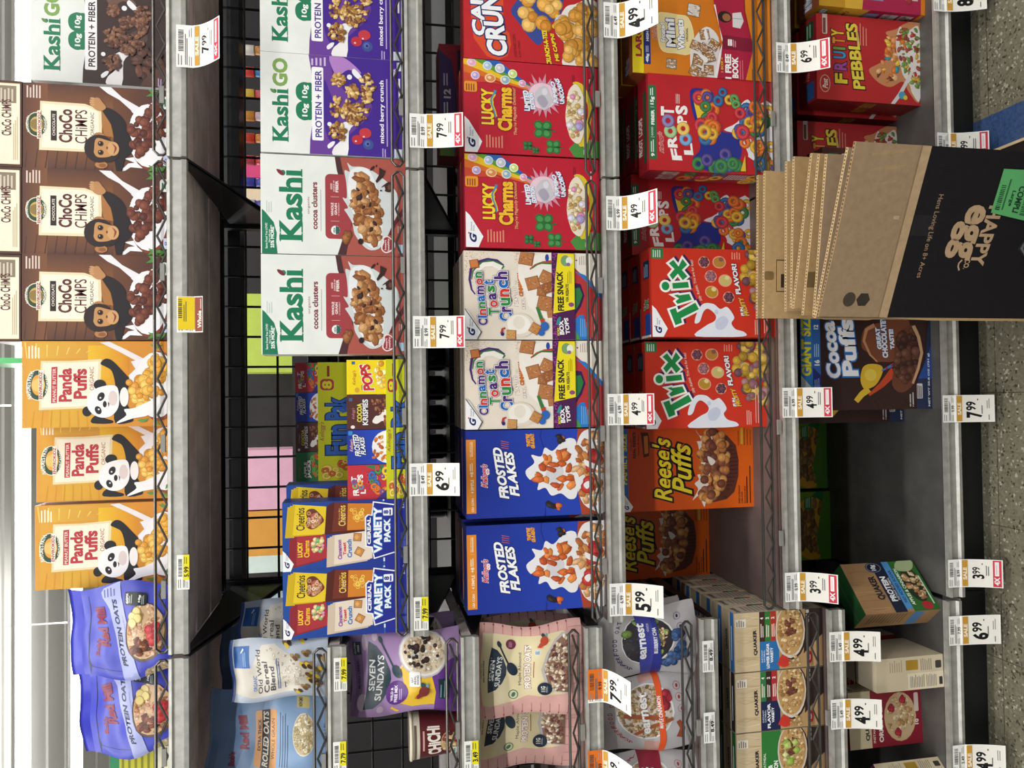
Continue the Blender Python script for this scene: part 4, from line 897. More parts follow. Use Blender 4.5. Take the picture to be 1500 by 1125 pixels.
# -- orange-red fruit puffs box (the rabbit is left out: a splash of milk)
def fl(A, x, y, r, c, d, h):
    A.e(x, y, r*1.2, r*1.2, h)
    for i in range(6): a = 1.05*i; A.e(x+math.cos(a)*r*.68, y+math.sin(a)*r*.68, r*.42, r*.42, c); A.e(x+math.cos(a)*r*.68-5, y+math.sin(a)*r*.68, r*.22, r*.22, d)
    A.e(x, y, r*.4, r*.4, d)
def art_trix():
    A = Art((370, 1614, 940, 62)); A.g(370, 1614, 940, 62, '#c8321f', '#cf3826')
    A.rr(372, 490, 170, 65, 10, '#2d7a46'); A.ln(390, 475, 158, 78, 4, '#cfe4d0', .45)
    W_, G, P_ = '#f2f1ec', '#1f8a48', '#3a1f56'
    def grow(P, k):
        cx = sum(p[0] for p in P)/len(P); cy = sum(p[1] for p in P)/len(P); n = len(P); O = []
        ar = sum(P[i][0]*P[(i+1) % n][1]-P[(i+1) % n][0]*P[i][1] for i in range(n)); sg = 1 if ar > 0 else -1
        for i in range(n):
            a, b, c = Vector(P[i-1]), Vector(P[i]), Vector(P[(i+1) % n])
            d1 = (b-a).normalized(); d2 = (c-b).normalized(); n1 = Vector((d1.y, -d1.x))*sg; n2 = Vector((d2.y, -d2.x))*sg
            m = (n1+n2); m = m/max(.35, m.length_squared)*2
            O.append(tuple(b+m*k))
        return O
    T = [(545, 675), (605, 655), (620, 700), (800, 600), (835, 665), (655, 755), (665, 800), (600, 825)]
    R_ = [(590, 530), (630, 522), (640, 530), (740, 515), (765, 570), (625, 615), (605, 590), (640, 560)]
    I = [(575, 410), (730, 395), (740, 450), (580, 465)]
    X = [(590, 180), (640, 245), (680, 168), (725, 225), (672, 278), (725, 340), (680, 380), (632, 315), (580, 375), (550, 330), (600, 270), (545, 215)]
    for k, c, o in ((20, P_, 22), (20, W_, 0)):
        for q in (T, R_, I, X): A.p([(x+o, y-o*.6) for x, y in grow(q, k)], c)
        A.e(508+o, 440-o*.6, 58, 62, c)
    for q in (T, R_, I, X): A.p(q, G)
    A.e(508, 440, 38, 42, G)
    A.t('Silly Rabbit. Trix are for kids!', 845, 880, 580, 175, '#eec8b8', .01, .0, skew=-88, arc=-18)
    fl(A, 893, 195, 48, '#5a3344', '#7a5060', '#e8a08a'); fl(A, 960, 335, 50, '#8a5560', '#a87880', '#e8a08a'); fl(A, 1138, 542, 48, '#54303e', '#7a5060', '#e8a08a')
    for x, y, c, ro in ((1048, 192, '#b8823a', 0), (1105, 375, '#c8b870', 10), (968, 492, '#b88a2c', 20)):
        A.e(x, y, 68, 62, '#e8a08a', ro); A.e(x, y, 58, 52, c, ro); A.e(x+20, y-28, 24, 22, '#8a5a50' if x > 1000 and x < 1080 else '#e0d090', ro)
    A.t('FUN', 1262, 1300, 725, 640, '#f4f0ee', .05, out=((.08, '#3a1f56'),), skew=-15); A.t('FRUITY', 1300, 1350, 725, 540, '#e8b83a', .06, out=((.08, '#3a1f56'),), skew=-70)
    A.t('FLAVOR!', 1210, 1262, 510, 205, '#f4f0ee', .06, out=((.08, '#3a1f56'),), skew=-45)
    A.ln(1175, 1275, 160, 85, 4, '#e89a88', .4)
    gmills(A, 375, 940, w=150, h=310, tip=80)
    A.p([(790, 800), (820, 690), (880, 610), (980, 610), (1050, 660), (1120, 640), (1190, 740), (1160, 800), (1200, 860), (1290, 890), (1270, 935), (800, 935), (900, 830), (990, 780), (1000, 720), (930, 660), (880, 690), (840, 790)], '#e4e6f0', 4)
    A.p([(1000, 780), (1080, 730), (1130, 780), (1080, 860), (1010, 860)], '#c9cfe4', 4); A.e(1010, 690, 20, 24, '#c9cfe4')
    A.sc([(1310, 66), (1614, 66), (1614, 700), (1420, 710), (1340, 520), (1290, 340), (1300, 200)], 78, 44, ['#c9a03a', '#a8842c', '#8a6068', '#a87c80', '#6e4a54', '#d8b85a'], 51, 'o', .3)
    A.ln(1400, 1460, 915, 760, 3, '#e8b0a4', .45); A.ln(1490, 1540, 900, 500, 2, '#e8b0a4', .35)
    return A
def art_trix_top():
    A = Art((0, 100, 0, -300), '#b02c20'); A.r(30, 85, -200, -262, '#1c3050'); A.ln(36, 78, -206, -256, 3, '#8aa4c4'); A.t('Trix', 30, 72, -130, -95, '#2d7a46', .08, out=((.06, '#d8d4cc'),)); A.r(40, 95, -5, -80, '#2a4a9a'); A.r(5, 95, 0, -8, '#d8d4cc'); return A
# -- orange peanut butter puffs box
def art_reese():
    A = Art((61, 1391, 940, 105)); A.g(61, 1391, 940, 105, '#b8390f', '#dd6312')
    A.r(61, 128, 940, 105, '#2a67a8'); A.t('FAMILY SIZE', 70, 118, 665, 160, '#e8d02c', .03)
    gmills(A, 66, 940, w=105, h=190, tip=50)
    A.t('made with', 150, 165, 330, 205, '#1f0f0a', .01); A.t("REAL REESE'S", 175, 205, 405, 145, '#2a120a', .04); A.t('Peanut Butter!', 225, 240, 375, 170, '#1f0f0a', .02)
    A.p([(255, 145), (330, 150), (345, 250), (335, 385), (280, 400), (270, 270)], '#4a1c10'); A.p([(285, 185), (325, 180), (330, 355), (292, 365)], '#c9742c')
    K, Yl = '#24120e', '#e6cf2a'
    A.t("Reese's", 375, 560, 850, 205, Yl, .02, .35, out=((.1, K),), skew=-10)
    A.t('Puffs', 560, 760, 785, 265, Yl, .02, .35, out=((.1, K),), skew=-10)
    A.p([(1010, 125), (1130, 200), (1215, 300), (1240, 450), (1235, 620), (1190, 780), (1110, 850), (930, 885)], '#5a2c22')
    for i in range(17):
        y = 190+i*40; xo = 1235-((y-500)/360)**2*190
        A.p([(1110, y+8), (1110, y-8), (xo, y-12), (xo, y+2)], '#43201a')
    A.p([(805, 130), (830, 180), (880, 195), (940, 150), (1000, 130), (900, 860), (860, 880), (830, 800), (760, 850), (820, 740), (785, 680), (830, 640), (815, 590), (860, 560), (830, 300), (815, 250), (860, 240)], '#e9dfd8', 3)
    A.sc([(930, 160), (1040, 130), (1110, 260), (1120, 480), (1090, 680), (1020, 800), (910, 870), (850, 800), (850, 560), (840, 380), (880, 260)], 105, 42, ['#c98a4a', '#d89c58', '#8a5238', '#744030', '#b87840', '#9a6044'], 61, 'o', .12, .6)
    A.p([(920, 405), (960, 420), (1000, 460), (960, 500), (930, 460)], '#efe8e2', 3)
    A.ln(1235, 1390, 300, 115, 5, '#a04a10', .4); A.r(1265, 1290, 290, 120, '#c8a83a')
    A.t('SWEET & CRUNCHY', 1232, 1250, 900, 712, '#3a1208', .03); A.t('CORN PUFFS', 1262, 1278, 900, 780, '#3a1208', .03); A.t('BOLITAS DE MAIZ', 1292, 1308, 900, 720, '#3a1208', .02); A.ln(1315, 1335, 900, 620, 1, '#3a1208', .6); A.ln(1350, 1368, 900, 440, 1, '#3a1208', .6)
    return A
# -- orange biscuit box with a free book banner
def biscuit(A, x, y, r, ro, c='#a87848'):
    A.e(x, y, r, r, '#6b4a2c', 45+ro, 4); A.e(x, y, r*.92, r*.92, c, 45+ro, 4)
    q = random.Random(int(x*3+y)); R2 = math.radians(ro)
    for i in range(34):
        a, b = q.uniform(-.6, .6)*r, q.uniform(-.6, .6)*r
        A.e(x+a*math.cos(R2)-b*math.sin(R2), y+a*math.sin(R2)+b*math.cos(R2), r*.16, r*.05, q.choice(['#e9e2da', '#d9cfc4', '#6b4a2c', '#c89c68', '#f2eee8']), ro+q.uniform(-15, 15), 6)
def art_wheat():
    A = Art((45, 1620, 800, -262)); A.g(45, 1620, 800, -262, '#d8821f', '#d06f1c')
    A.r(45, 168, 800, -262, '#e6cf24'); A.t('LARGE', 80, 150, 615, 200, '#a8283c', .07); A.r(170, 246, 695, -262, '#24307e'); A.t('48g', 192, 232, 675, 575, '#eef0f4', .04); A.ln(195, 232, 560, 485, 2, '#c8cce4', .45); A.t('HIGH FIBER', 200, 230, 435, 200, '#eef0f4', .04)
    A.t("Kellogg's", 275, 340, 410, 200, '#b02a3c', .01, .4, out=((.04, '#f0d8c0'),), skew=-20)
    A.p([(330, 140), (370, 95), (560, 105), (680, 130), (740, 330), (690, 545), (520, 550), (400, 545), (345, 480), (322, 300)], '#f0e0a8', 3); A.p([(340, 150), (375, 105), (560, 115), (670, 140), (728, 330), (680, 535), (520, 540), (402, 535), (355, 475), (332, 300)], '#ead79a', 3)
    A.t('Frosted', 365, 420, 430, 215, '#f4f4f2', .05, out=((.1, '#232a7a'),), skew=-10); A.t('Mini', 425, 530, 480, 160, '#f4f4f2', .06, out=((.1, '#232a7a'),), skew=-15); A.t('Wheats', 555, 635, 505, 160, '#f4f4f2', .05, out=((.1, '#232a7a'),), skew=-15); A.t('ORIGINAL', 645, 672, 405, 250, '#4a3420', .02)
    A.p([(720, 800), (690, 660), (700, 470), (760, 330), (880, 215), (1000, 290), (1030, 450), (980, 800)], '#e4dedc', 3)
    for x, y, r, ro in ((750, 440, 75, 20), (860, 310, 80, -10), (960, 420, 80, 30), (780, 600, 85, 10), (900, 560, 90, -20), (840, 470, 70, 40), (740, 730, 85, 25), (900, 710, 80, 0), (820, 790, 75, 15)): biscuit(A, x, y, r, ro)
    A.p([(870, 240), (900, 340), (880, 380), (850, 300)], '#efecec', 3); A.p([(740, 520), (880, 580), (860, 640), (780, 560)], '#ece8e6', 3); biscuit(A, 478, 670, 82, 5, '#a89078'); biscuit(A, 740, 40, 100, 8, '#d8d0c8')
    A.p([(970, 20), (1020, 180), (1065, 370), (1010, 520), (975, 700), (960, 830), (1000, 830), (1320, 860), (1420, 420), (1360, 180), (1320, 0), (1320, -262), (960, -262)], '#a81f3e'); A.p([(965, -40), (1020, 190), (1068, 370), (1012, 520), (975, 700), (958, 830), (990, 830), (1010, 700), (1040, 540), (1060, 380), (1050, 370), (1025, 210), (985, -40)], '#eee6e2')
    A.p([(1062, 300), (1400, 320), (1420, 420), (1390, 470), (1055, 460)], '#7e1a34'); A.rr(1120, 1170, 420, 345, 6, '#f0eaea'); A.r(1140, 1144, 420, 345, '#a81f3e'); A.ln(1180, 1225, 430, 345, 2, '#d88a98', .5)
    A.t('1 BOX =', 1035, 1062, 730, 560, '#e8c83a', .02); A.t('1 FREE', 1085, 1155, 800, 515, '#f4f0f0', .06); A.t('BOOK', 1165, 1238, 785, 540, '#f4f0f0', .06); A.ln(1255, 1310, 800, 560, 2, '#d8707c', .35)
    A.e(1090, 90, 80, 66, '#2a1c1a'); A.e(1110, 95, 48, 44, '#9a6444'); A.p([(1180, 200), (1270, 210), (1310, 120), (1280, 20), (1180, 40)], '#d8d4d4'); A.r(1180, 1290, 102, 96, '#8a8488')
    A.p([(1320, 860), (1420, 420), (1330, 0), (1330, -262), (1620, -262), (1620, 860)], '#d8801f'); A.ln(1395, 1412, 830, 650, 1, '#8a4a14', .7)
    return A
def art_wheat_top():
    A = Art((0, 100, 0, -300), '#8a4a2c'); A.t('Mini Wheats', 30, 70, -60, -10, '#dfe2ee', .06, out=((.08, '#232a6a'),)); A.r(0, 8, 0, -300, '#6a3a24'); return A
# -- red pebble box (the cartoon cavemen are left out: a rush of coloured flakes and milk)
PEB = ['#5f8a3c', '#b83a2c', '#d8742c', '#8a3a34', '#c8a83a', '#7a9a4c', '#a0503c']
def art_pebbles():
    A = Art((320, 1285, 915, 140)); A.g(320, 1285, 915, 140, '#b82c2e', '#b4282c')
    A.rr(375, 420, 320, 135, 10, '#d8c8bc'); A.ln(380, 416, 312, 140, 1, '#7a4a40', .7)
    A.e(395, 770, 48, 80, '#d8b48c'); A.e(395, 770, 42, 73, '#b42c30'); A.t('Post', 372, 420, 815, 725, '#efe4da', .02, .3, skew=0)
    K = '#3a1c14'
    for ch, c, ya, yb, x in (('F', '#e2c636', 760, 670, 20), ('R', '#9a4a9a', 640, 560, 14), ('U', '#3f8fc8', 535, 470, 8), ('i', '#6aa04a', 455, 430, 4), ('T', '#e08a3a', 400, 345, 0), ('Y', '#e2c636', 335, 270, -10)):
        A.t(ch, 465+x, 590+x-10, ya, yb, c, .04, out=((.07, K),))
    A.t('PEBBLES', 655, 765, 800, 205, '#e6d048', .035, out=((.06, K),), skew=-70)
    A.ln(690, 800, 400, 190, 4, '#d88a78', .35)
    A.p([(800, 620), (880, 560), (1000, 480), (1020, 330), (960, 260), (1060, 220), (1150, 160), (1285, 140), (1285, 850), (1180, 800), (1120, 700), (1000, 760), (880, 720)], '#c9885c', 4)
    A.sc([(840, 640), (960, 500), (980, 300), (1100, 240), (1120, 500), (1060, 700), (900, 720)], 42, 34, ['#d8945c', '#c87a3c', '#e2b07c', '#7a3a2c', '#d8742c', '#e0c04a', '#3f8f98'], 71, 'flake')
    A.p([(1060, 300), (1100, 190), (1140, 260), (1200, 210), (1285, 220), (1285, 840), (1210, 810), (1180, 720), (1120, 640), (1090, 520), (1060, 420)], '#e2dcd8', 4)
    A.sc([(1060, 220), (1280, 210), (1280, 760), (1200, 700), (1120, 560), (1080, 420)], 88, 26, PEB, 72, 'flake', .3)
    A.swirl([(1020, 940), (1090, 820), (1210, 600)], '#d8d4d0', 22, 14); A.e(1110, 830, 34, 36, '#4a9ab8'); A.e(1140, 850, 20, 22, '#e2c636')
    return A
def art_pebbles_top():
    A = Art((0, 100, 0, -300), '#8c1f26'); A.rr(35, 85, -220, -285, 12, '#1f4a30'); A.ln(45, 78, -228, -278, 2, '#8ab090'); A.r(40, 85, -8, -70, '#2c5590'); A.t('Post', 25, 60, -110, -80, '#c86a60', .02, .3); return A
def art_pebbles_side():
    A = Art((0, 500, 0, -110), '#8a2228'); A.t('FRUITY PEBBLES', 235, 300, -98, -10, '#b08a34', .08); return A
# -- dark brown giant box (the cuckoo is left out: chocolate milk and a yellow scoop)
def art_cocoa():
    A = Art((170, 1466, 945, 0)); A.g(170, 1466, 945, 0, '#2e1c1c', '#3a2422')
    A.r(170, 282, 945, 0, '#2a74b8'); A.r(282, 362, 945, 0, '#2f62a8'); A.p([(170, 945), (170, 600), (282, 730), (282, 945)], '#b9bcc4'); A.p([(285, 700), (285, 520), (362, 600), (362, 700)], '#232a78')
    A.t('GIANT SIZE', 178, 272, 605, 0, '#d9cf2a', .06); A.t('16', 300, 352, 505, 450, '#eef0f4', .05); A.t('12', 300, 345, 150, 105, '#eef0f4', .05); A.ln(302, 358, 420, 280, 3, '#a8c8e8', .4); A.ln(300, 355, 720, 630, 3, '#8aa8d8', .4)
    A.p([(770, 330), (780, 180), (840, 110), (960, 80), (1080, 40), (1250, 60), (1250, 420), (1080, 470), (960, 470), (900, 470), (870, 400)], '#7a4630', 4); A.swirl([(920, 470), (850, 400), (790, 260), (820, 150), (900, 105)], '#c08a64', 6, 20)
    O = ((.14, '#2f78c8'),)
    A.t('Cocoa', 425, 565, 630, 70, '#eceaee', .1, out=O, skew=-60); A.t('Puffs', 575, 735, 610, 40, '#eceaee', .1, out=O, skew=-50)
    A.t('GREAT', 925, 970, 345, 130, '#eef0f4', .06, out=((.12, '#2a74b8'),), skew=-20); A.t('CHOCOLATEY', 975, 1030, 430, 20, '#eef0f4', .06, out=((.12, '#2a74b8'),), skew=-20); A.t('TASTE!', 1055, 1100, 345, 145, '#eef0f4', .06, out=((.12, '#2a74b8'),), skew=-15)
    A.p([(750, 620), (780, 520), (860, 490), (960, 510), (970, 580), (900, 700), (800, 740), (760, 700)], '#d9b234', 4); A.e(850, 600, 60, 60, '#e6c650'); A.swirl([(830, 800), (960, 700), (1090, 560)], '#c0472a', 12, 44); A.swirl([(700, 860), (760, 790), (830, 740)], '#d9b234', 26, 34)
    A.swirl([(960, 560), (1080, 500), (1210, 420)], '#4f74c0', 6, 28)
    for i in range(4): x, y = 1010+i*55, 535-i*32; A.e(x, y, 10, 14+i*3, '#b02a3c', 25)
    A.p([(1060, 700), (1100, 480), (1090, 330), (1150, 180), (1300, 100), (1380, 300), (1350, 480), (1290, 680), (1160, 780)], '#6b3e2c', 3)
    A.sc([(1110, 640), (1110, 380), (1160, 200), (1280, 140), (1350, 330), (1310, 560), (1210, 700)], 70, 42, ['#4a2a22', '#5c362a', '#3c221c', '#6b4234'], 81, 'o', .2)
    A.swirl([(1270, 690), (1330, 540), (1370, 380), (1340, 220), (1290, 110)], '#c9a078', 12, 18)
    A.p([(1320, 640), (1400, 450), (1430, 150), (1466, 0), (1466, 945), (1300, 945)], '#26304c', 0); A.p([(1330, 640), (1400, 480), (1466, 300), (1466, 640)], '#2a4a92')
    A.rr(1310, 1368, 840, 690, 8, '#c9c6c8'); A.ln(1316, 1364, 834, 695, 3, '#4a3a3a', .5); A.ln(1240, 1290, 920, 760, 2, '#b9b2b0', .5); A.t('NET WT 25.8 OZ (731 g)', 1425, 1448, 920, 385, '#d8d8de', .04)
    for i in range(7): A.p([(900+i*70, 945), (840+i*50, 820), (846+i*50, 818), (915+i*70, 945)], '#44291f')
    return A
def art_green():
    A = Art((0, 100, 0, -65), '#6f8a1c'); A.p([(40, -25), (60, -60), (70, -65), (100, -65), (100, -40), (80, -25)], '#1f6a34'); A.e(60, -30, 42, 30, '#c9962c'); A.sc(('e', 62, -32, 34, 24), 60, 5, ['#7a5a30', '#8a6a3a', '#6b4a26'], 3); A.p([(78, 0), (70, -20), (86, -65), (100, -65), (100, 0)], '#4a7a24'); A.r(45, 60, -48, -60, '#2f7a44'); A.ln(48, 58, -50, -60, 3, '#a8c8a0'); A.r(20, 34, -40, -62, '#8a2a3a')
    return A
# -- tan oatmeal cartons (the hatted man is left out)
def art_oatbox(kind):
    band, nm = {'low': ('#2b70ae', ('LOWER SUGAR', 'VARIETY')), 'flav': ('#20264e', ('FLAVOR', 'VARIETY')), 'app': ('#2e7a36', ('APPLES &', 'CINNAMON'))}[kind]
    A = Art((300, 1391, 860, 170)); A.g(300, 1391, 860, 170, '#d2bd9a', '#c9b08a')
    rn = random.Random(4)
    for i in range(16): y = rn.uniform(180, 850); A.swirl([(310, y), (420, y+rn.uniform(-40, 40)), (590, y+rn.uniform(-30, 30))], rn.choice(['#c8b08a', '#dcc9a8', '#bfa57c']), 2, 5)
    A.r(315, 440, 340, 240, '#e4ddd0'); A.ln(325, 430, 330, 250, 4, '#7a6a58', .45)
    A.t('QUAKER', 530, 580, 675, 375, '#1c1c28', .04, skew=-8)
    if kind == 'app':
        A.r(605, 845, 860, 170, band); A.t('INSTANT OATMEAL', 625, 655, 830, 420, '#e8efe4', .01); A.t(nm[0], 680, 735, 840, 560, '#f2f4ee', .04); A.t(nm[1], 750, 805, 840, 520, '#f2f4ee', .04)
    else:
        A.r(605, 845, 860, 520, band); c3 = ('#43271f', '#2f7a36', '#b03428') if kind == 'low' else ('#2f7a44', '#3a2222', '#b03038')
        for i, c in enumerate(c3):
            A.r(605+i*68, 605+(i+1)*68+4, 520, 170, c); A.t(str((4, 2, 2)[i]), 615+i*68, 655+i*68, 260, 235, '#f2ece4', .06); A.ln(620+i*68, 665+i*68, 470, 300, 2, '#e8ddd0', .5)
        A.t('INSTANT', 625, 642, 765, 620, '#d8e6f2', .01); A.t('OATMEAL', 652, 670, 765, 620, '#d8e6f2', .01); A.t(nm[0], 685, 722, 838, 545, '#f2f4f6', .05); A.t(nm[1], 735, 768, 775, 595, '#f2f4f6', .05)
    A.p([(845, 860), (845, 170), (1391, 170), (1391, 860)], '#b89468'); A.e(1000, 430, 190, 330, '#3a2824'); A.p([(1180, 170), (1391, 170), (1391, 480), (1250, 600), (1150, 700)], '#33231f'); A.e(985, 420, 185, 320, '#d8cfc4'); A.e(985, 410, 170, 295, '#c29a64')
    A.sc(('e', 985, 405, 150, 275), 110, 27, ['#c9a06a', '#b88a52', '#dcbc88', '#a07444', '#e6cc9c'], 91, 'oat'); A.sc(('e', 980, 380, 70, 110), 26, 26, ['#7a4434', '#693628', '#8a5442'], 92, 'oat')
    if kind == 'app': A.sc(('e', 960, 420, 90, 160), 8, 46, ['#b8c870', '#d4dc9c', '#9ab44e'], 93, 'sq')
    else: A.p([(810, 800), (850, 720), (880, 690), (940, 720), (980, 780), (950, 830), (900, 840), (870, 830)], '#c8382c', 0); A.sc([(960, 680), (1110, 720), (1110, 850), (980, 850)], 16, 20, ['#d8b884', '#b8905c'], 95, 'oat')
    A.e(1225, 745, 32, 72, '#b0242c'); A.t('heart', 1218, 1236, 775, 715, '#efdcd8', .02)
    for i in range(3): A.rr(1185, 1224, 330-i*55, 290-i*55, 6, '#c9c2bc')
    return A
def art_oat_top(c='#2b62a0'):
    A = Art((0, 100, 0, -110), '#b5a68c'); A.r(62, 94, 0, -110, c); A.ln(72, 82, -20, -95, 1, '#c8d4e4', .6); A.t('QUAKER', 20, 40, -75, -35, '#26242c', .04); return A
def art_oat_side():
    A = Art((0, 208, 0, -70), '#c9c0ae'); A.t('QUAKER', 10, 22, -60, -10, '#26242c', .05); A.ln(34, 190, -64, -8, 16, '#8f877a', .45); return A
def art_protein():
    A = Art((0, 100, 0, -85), '#a5805a')
    rn = random.Random(7)
    for i in range(10): y = -rn.uniform(3, 82); A.swirl([(1, y), (20, y+rn.uniform(-4, 4)), (36, y)], rn.choice(['#97734e', '#b38e66']), .4, .9)
    A.t('QUAKER', 27, 38, -22, -62, '#191a24', .05); A.r(40, 56, 0, -85, '#191f38'); A.t('PROTEIN', 43, 51, -18, -60, '#eef0f4', .06); A.t('INSTANT OATMEAL', 52, 55, -20, -58, '#d8dce4', .01); A.e(42, -76, 11, 9, '#191f38'); A.ring(42, -76, 10, 8, .9, '#8a90a8'); A.t('10g', 38, 46, -71, -81, '#eef0f4', .05)
    A.r(56, 65, -4, -85, '#4f90cc'); A.t('NO ADDED SUGAR', 58.5, 62.5, -15, -70, '#1f3a6a', .03); A.r(65, 100, 0, -85, '#2f6a2e'); A.t('APPLES & CINNAMON', 67, 71.5, -10, -72, '#e6eee0', .03)
    A.e(84, -44, 13, 30, '#23301f'); A.sc(('e', 84, -44, 11, 26), 60, 3.2, ['#c9a878', '#b8905c', '#dcc49c', '#a06a44'], 3, 'oat'); A.p([(70, -70), (78, -85), (98, -85), (95, -72), (85, -66)], '#a8b88a', 3); A.e(86, -8, 7, 7, '#b02a34'); A.ln(95, 98, -10, -70, 1, '#cfe0c8', .6)
    return A
def art_protein_side():
    A = Art((0, 100, 0, -40), '#96754f'); A.ln(10, 60, -36, -6, 12, '#5c4630', .4); A.r(66, 80, -38, -2, '#4a78a8'); return A
def art_oatend():
    A = Art((0, 100, 0, -60), '#cdbfa3'); A.r(46, 100, -1, -30, '#ded2b8'); A.ln(50, 72, -4, -28, 9, '#6a645c', .4); A.ln(74, 90, -4, -28, 7, '#7a746a', .4); A.ln(20, 40, -34, -56, 6, '#a89a84', .4); A.r(44, 62, -36, -54, '#a8842c'); A.ln(66, 84, -34, -56, 6, '#8a8070', .4); A.rr(88, 97, -36, -50, 2, '#3a3634'); A.r(93, 98, -6, -20, '#2a2826')
    return A
def art_original():
    A = Art((0, 100, 0, -60), '#cdbf9f'); A.t('QUAKER', 22, 28, -8, -40, '#1c1c28', .05, skew=-1); A.r(30, 52, 0, -60, '#8e1f30'); A.t('INSTANT OATMEAL', 32, 35, -5, -45, '#e8d4cc', .02); A.t('ORIGINAL', 40, 46, -5, -42, '#f2e6e0', .05); A.r(52, 100, 0, -60, '#8e1f30'); A.e(70, -30, 22, 26, '#d2b48c')
    A.sc(('e', 70, -30, 18, 22), 60, 3.2, ['#d2b48c', '#c09a68', '#e2cca4', '#a8804c'], 5, 'oat')
    for x, y in ((66, -14), (58, -40), (74, -48)): A.sc(('e', x, y, 3, 3), 8, 2.4, ['#b02a3c', '#982034'], 6)
    A.t('10', 90, 95, -20, -26, '#eee4e0', .04); A.rr(90, 96, -34, -54, 1.5, '#d8c8c0')
    return A
# ---------------------------------------------------------------- soft bags
def art_blueoats():
    A = Art((140, 1000, 1080, 270)); A.r(140, 1000, 1080, 270, '#4a50c0')
    A.p([(205, 1075), (230, 990), (520, 995), (520, 990), (236, 984), (212, 900), (212, 330), (206, 330)], '#20285e')
    A.r(212, 215, 900, 400, '#20285e')
    A.t("Bob's", 280, 322, 870, 720, '#8c2a48', .04, out=((.015, '#3a2a5a'),), skew=4); A.t('Red Mill', 330, 425, 780, 445, '#8c2a48', .05, out=((.015, '#3a2a5a'),), skew=-75)
    A.p([(335, 320), (360, 290), (510, 270), (520, 380), (560, 520), (600, 680), (640, 850), (668, 1000), (680, 1080), (530, 1080), (525, 980), (500, 800), (455, 640), (410, 480), (345, 370)], '#a9b0e2')
    A.t('PROTEIN OATS', 545, 590, 950, 395, '#1e2450', .05, .15, skew=-118); A.t('4 Simple Ingredients', 585, 596, 760, 530, '#4a4f80', 0, .2, skew=-58); A.ln(360, 480, 370, 300, 4, '#5a62a8', .4)
    A.e(755, 680, 190, 255, '#4a3c38'); A.e(770, 690, 190, 245, '#6a5a50'); A.e(760, 670, 180, 240, '#d8b48c')
    A.sc(('e', 760, 670, 165, 225), 110, 24, ['#dcae88', '#c88e68', '#ecc8a8', '#b87850', '#e2b894'], 3, 'oat'); A.sc(('e', 720, 800, 90, 90), 22, 30, ['#6b3420', '#84482c', '#572a1a'], 4, 'flake')
    for x, y in ((680, 500), (640, 540), (690, 550), (640, 590)): A.e(x, y, 40, 40, '#c8a85a'); A.e(x-3, y, 34, 34, '#ecd892')
    A.sc([(780, 640), (860, 600), (890, 720), (820, 790)], 10, 44, ['#d0484a', '#c23a40', '#e06a64'], 5)
    A.rr(558, 770, 450, 350, 20, '#23292c'); A.t('60%', 572, 596, 440, 362, '#eef0ec', .05); A.ln(602, 640, 435, 365, 2, '#aab0ac', .5); A.t('10g', 690, 715, 425, 370, '#eef0ec', .05); A.ln(722, 750, 440, 365, 2, '#aab0ac', .5)
    A.p([(720, 1080), (740, 1020), (900, 980), (1000, 960), (1000, 1080)], '#b8a888', 0); A.sc([(740, 1070), (760, 1020), (980, 980), (980, 1070)], 22, 20, ['#d0bc98', '#b8a07a'], 7, 'oat')
    return A
def art_rolled():
    A = Art((100, 1357, 1447, 430)); A.r(100, 1357, 1447, 430, '#6f8db4')
    A.p([(480, 1447), (540, 900), (700, 430), (860, 430), (1357, 430), (1357, 1447)], '#86a4c8', 0); A.p([(100, 430), (300, 430), (420, 900), (330, 1447), (100, 1447)], '#5f7ba2', 0)
    A.t("Bob's", 250, 320, 1330, 1150, '#8a2f45', .05, out=((.015, '#3a3050'),), skew=-10); A.t('Red Mill', 360, 460, 1110, 730, '#8a2f45', .05, out=((.015, '#3a3050'),), skew=-40)
    A.rr(520, 760, 1300, 700, 30, '#d99a58'); A.r(595, 690, 1300, 700, '#1f2436'); A.t('EXTRA THICK', 548, 585, 1120, 790, '#1f2436', .03); A.t('ROLLED OATS', 610, 672, 1280, 715, '#e8dcc8', .03, .2); A.t('WHOLE GRAIN', 705, 740, 1190, 790, '#3a2a1c', 0)
    A.ln(800, 910, 1260, 720, 4, '#33466a', .3)
    A.e(1070, 950, 130, 205, '#e8dfc8'); A.e(1070, 950, 122, 196, '#c8b48c'); A.sc(('e', 1070, 950, 108, 180), 100, 24, ['#e2d4b0', '#cdb98c', '#f0e6cc', '#b8a274'], 3, 'oat')
    A.rr(985, 1130, 700, 600, 8, '#c8b878'); A.t('NON GMO', 1010, 1050, 690, 610, '#23303a', .03); A.t('OZ (2 LB)', 1285, 1315, 1100, 860, '#3a4a6a', .0); A.r(1140, 1200, 1400, 1300, '#a8c4b0')
    A.sc([(980, 1440), (1340, 1440), (1340, 1380), (1100, 1395)], 40, 22, ['#d8c8a4', '#b8a27a', '#c9b68e'], 5, 'oat')
    return A
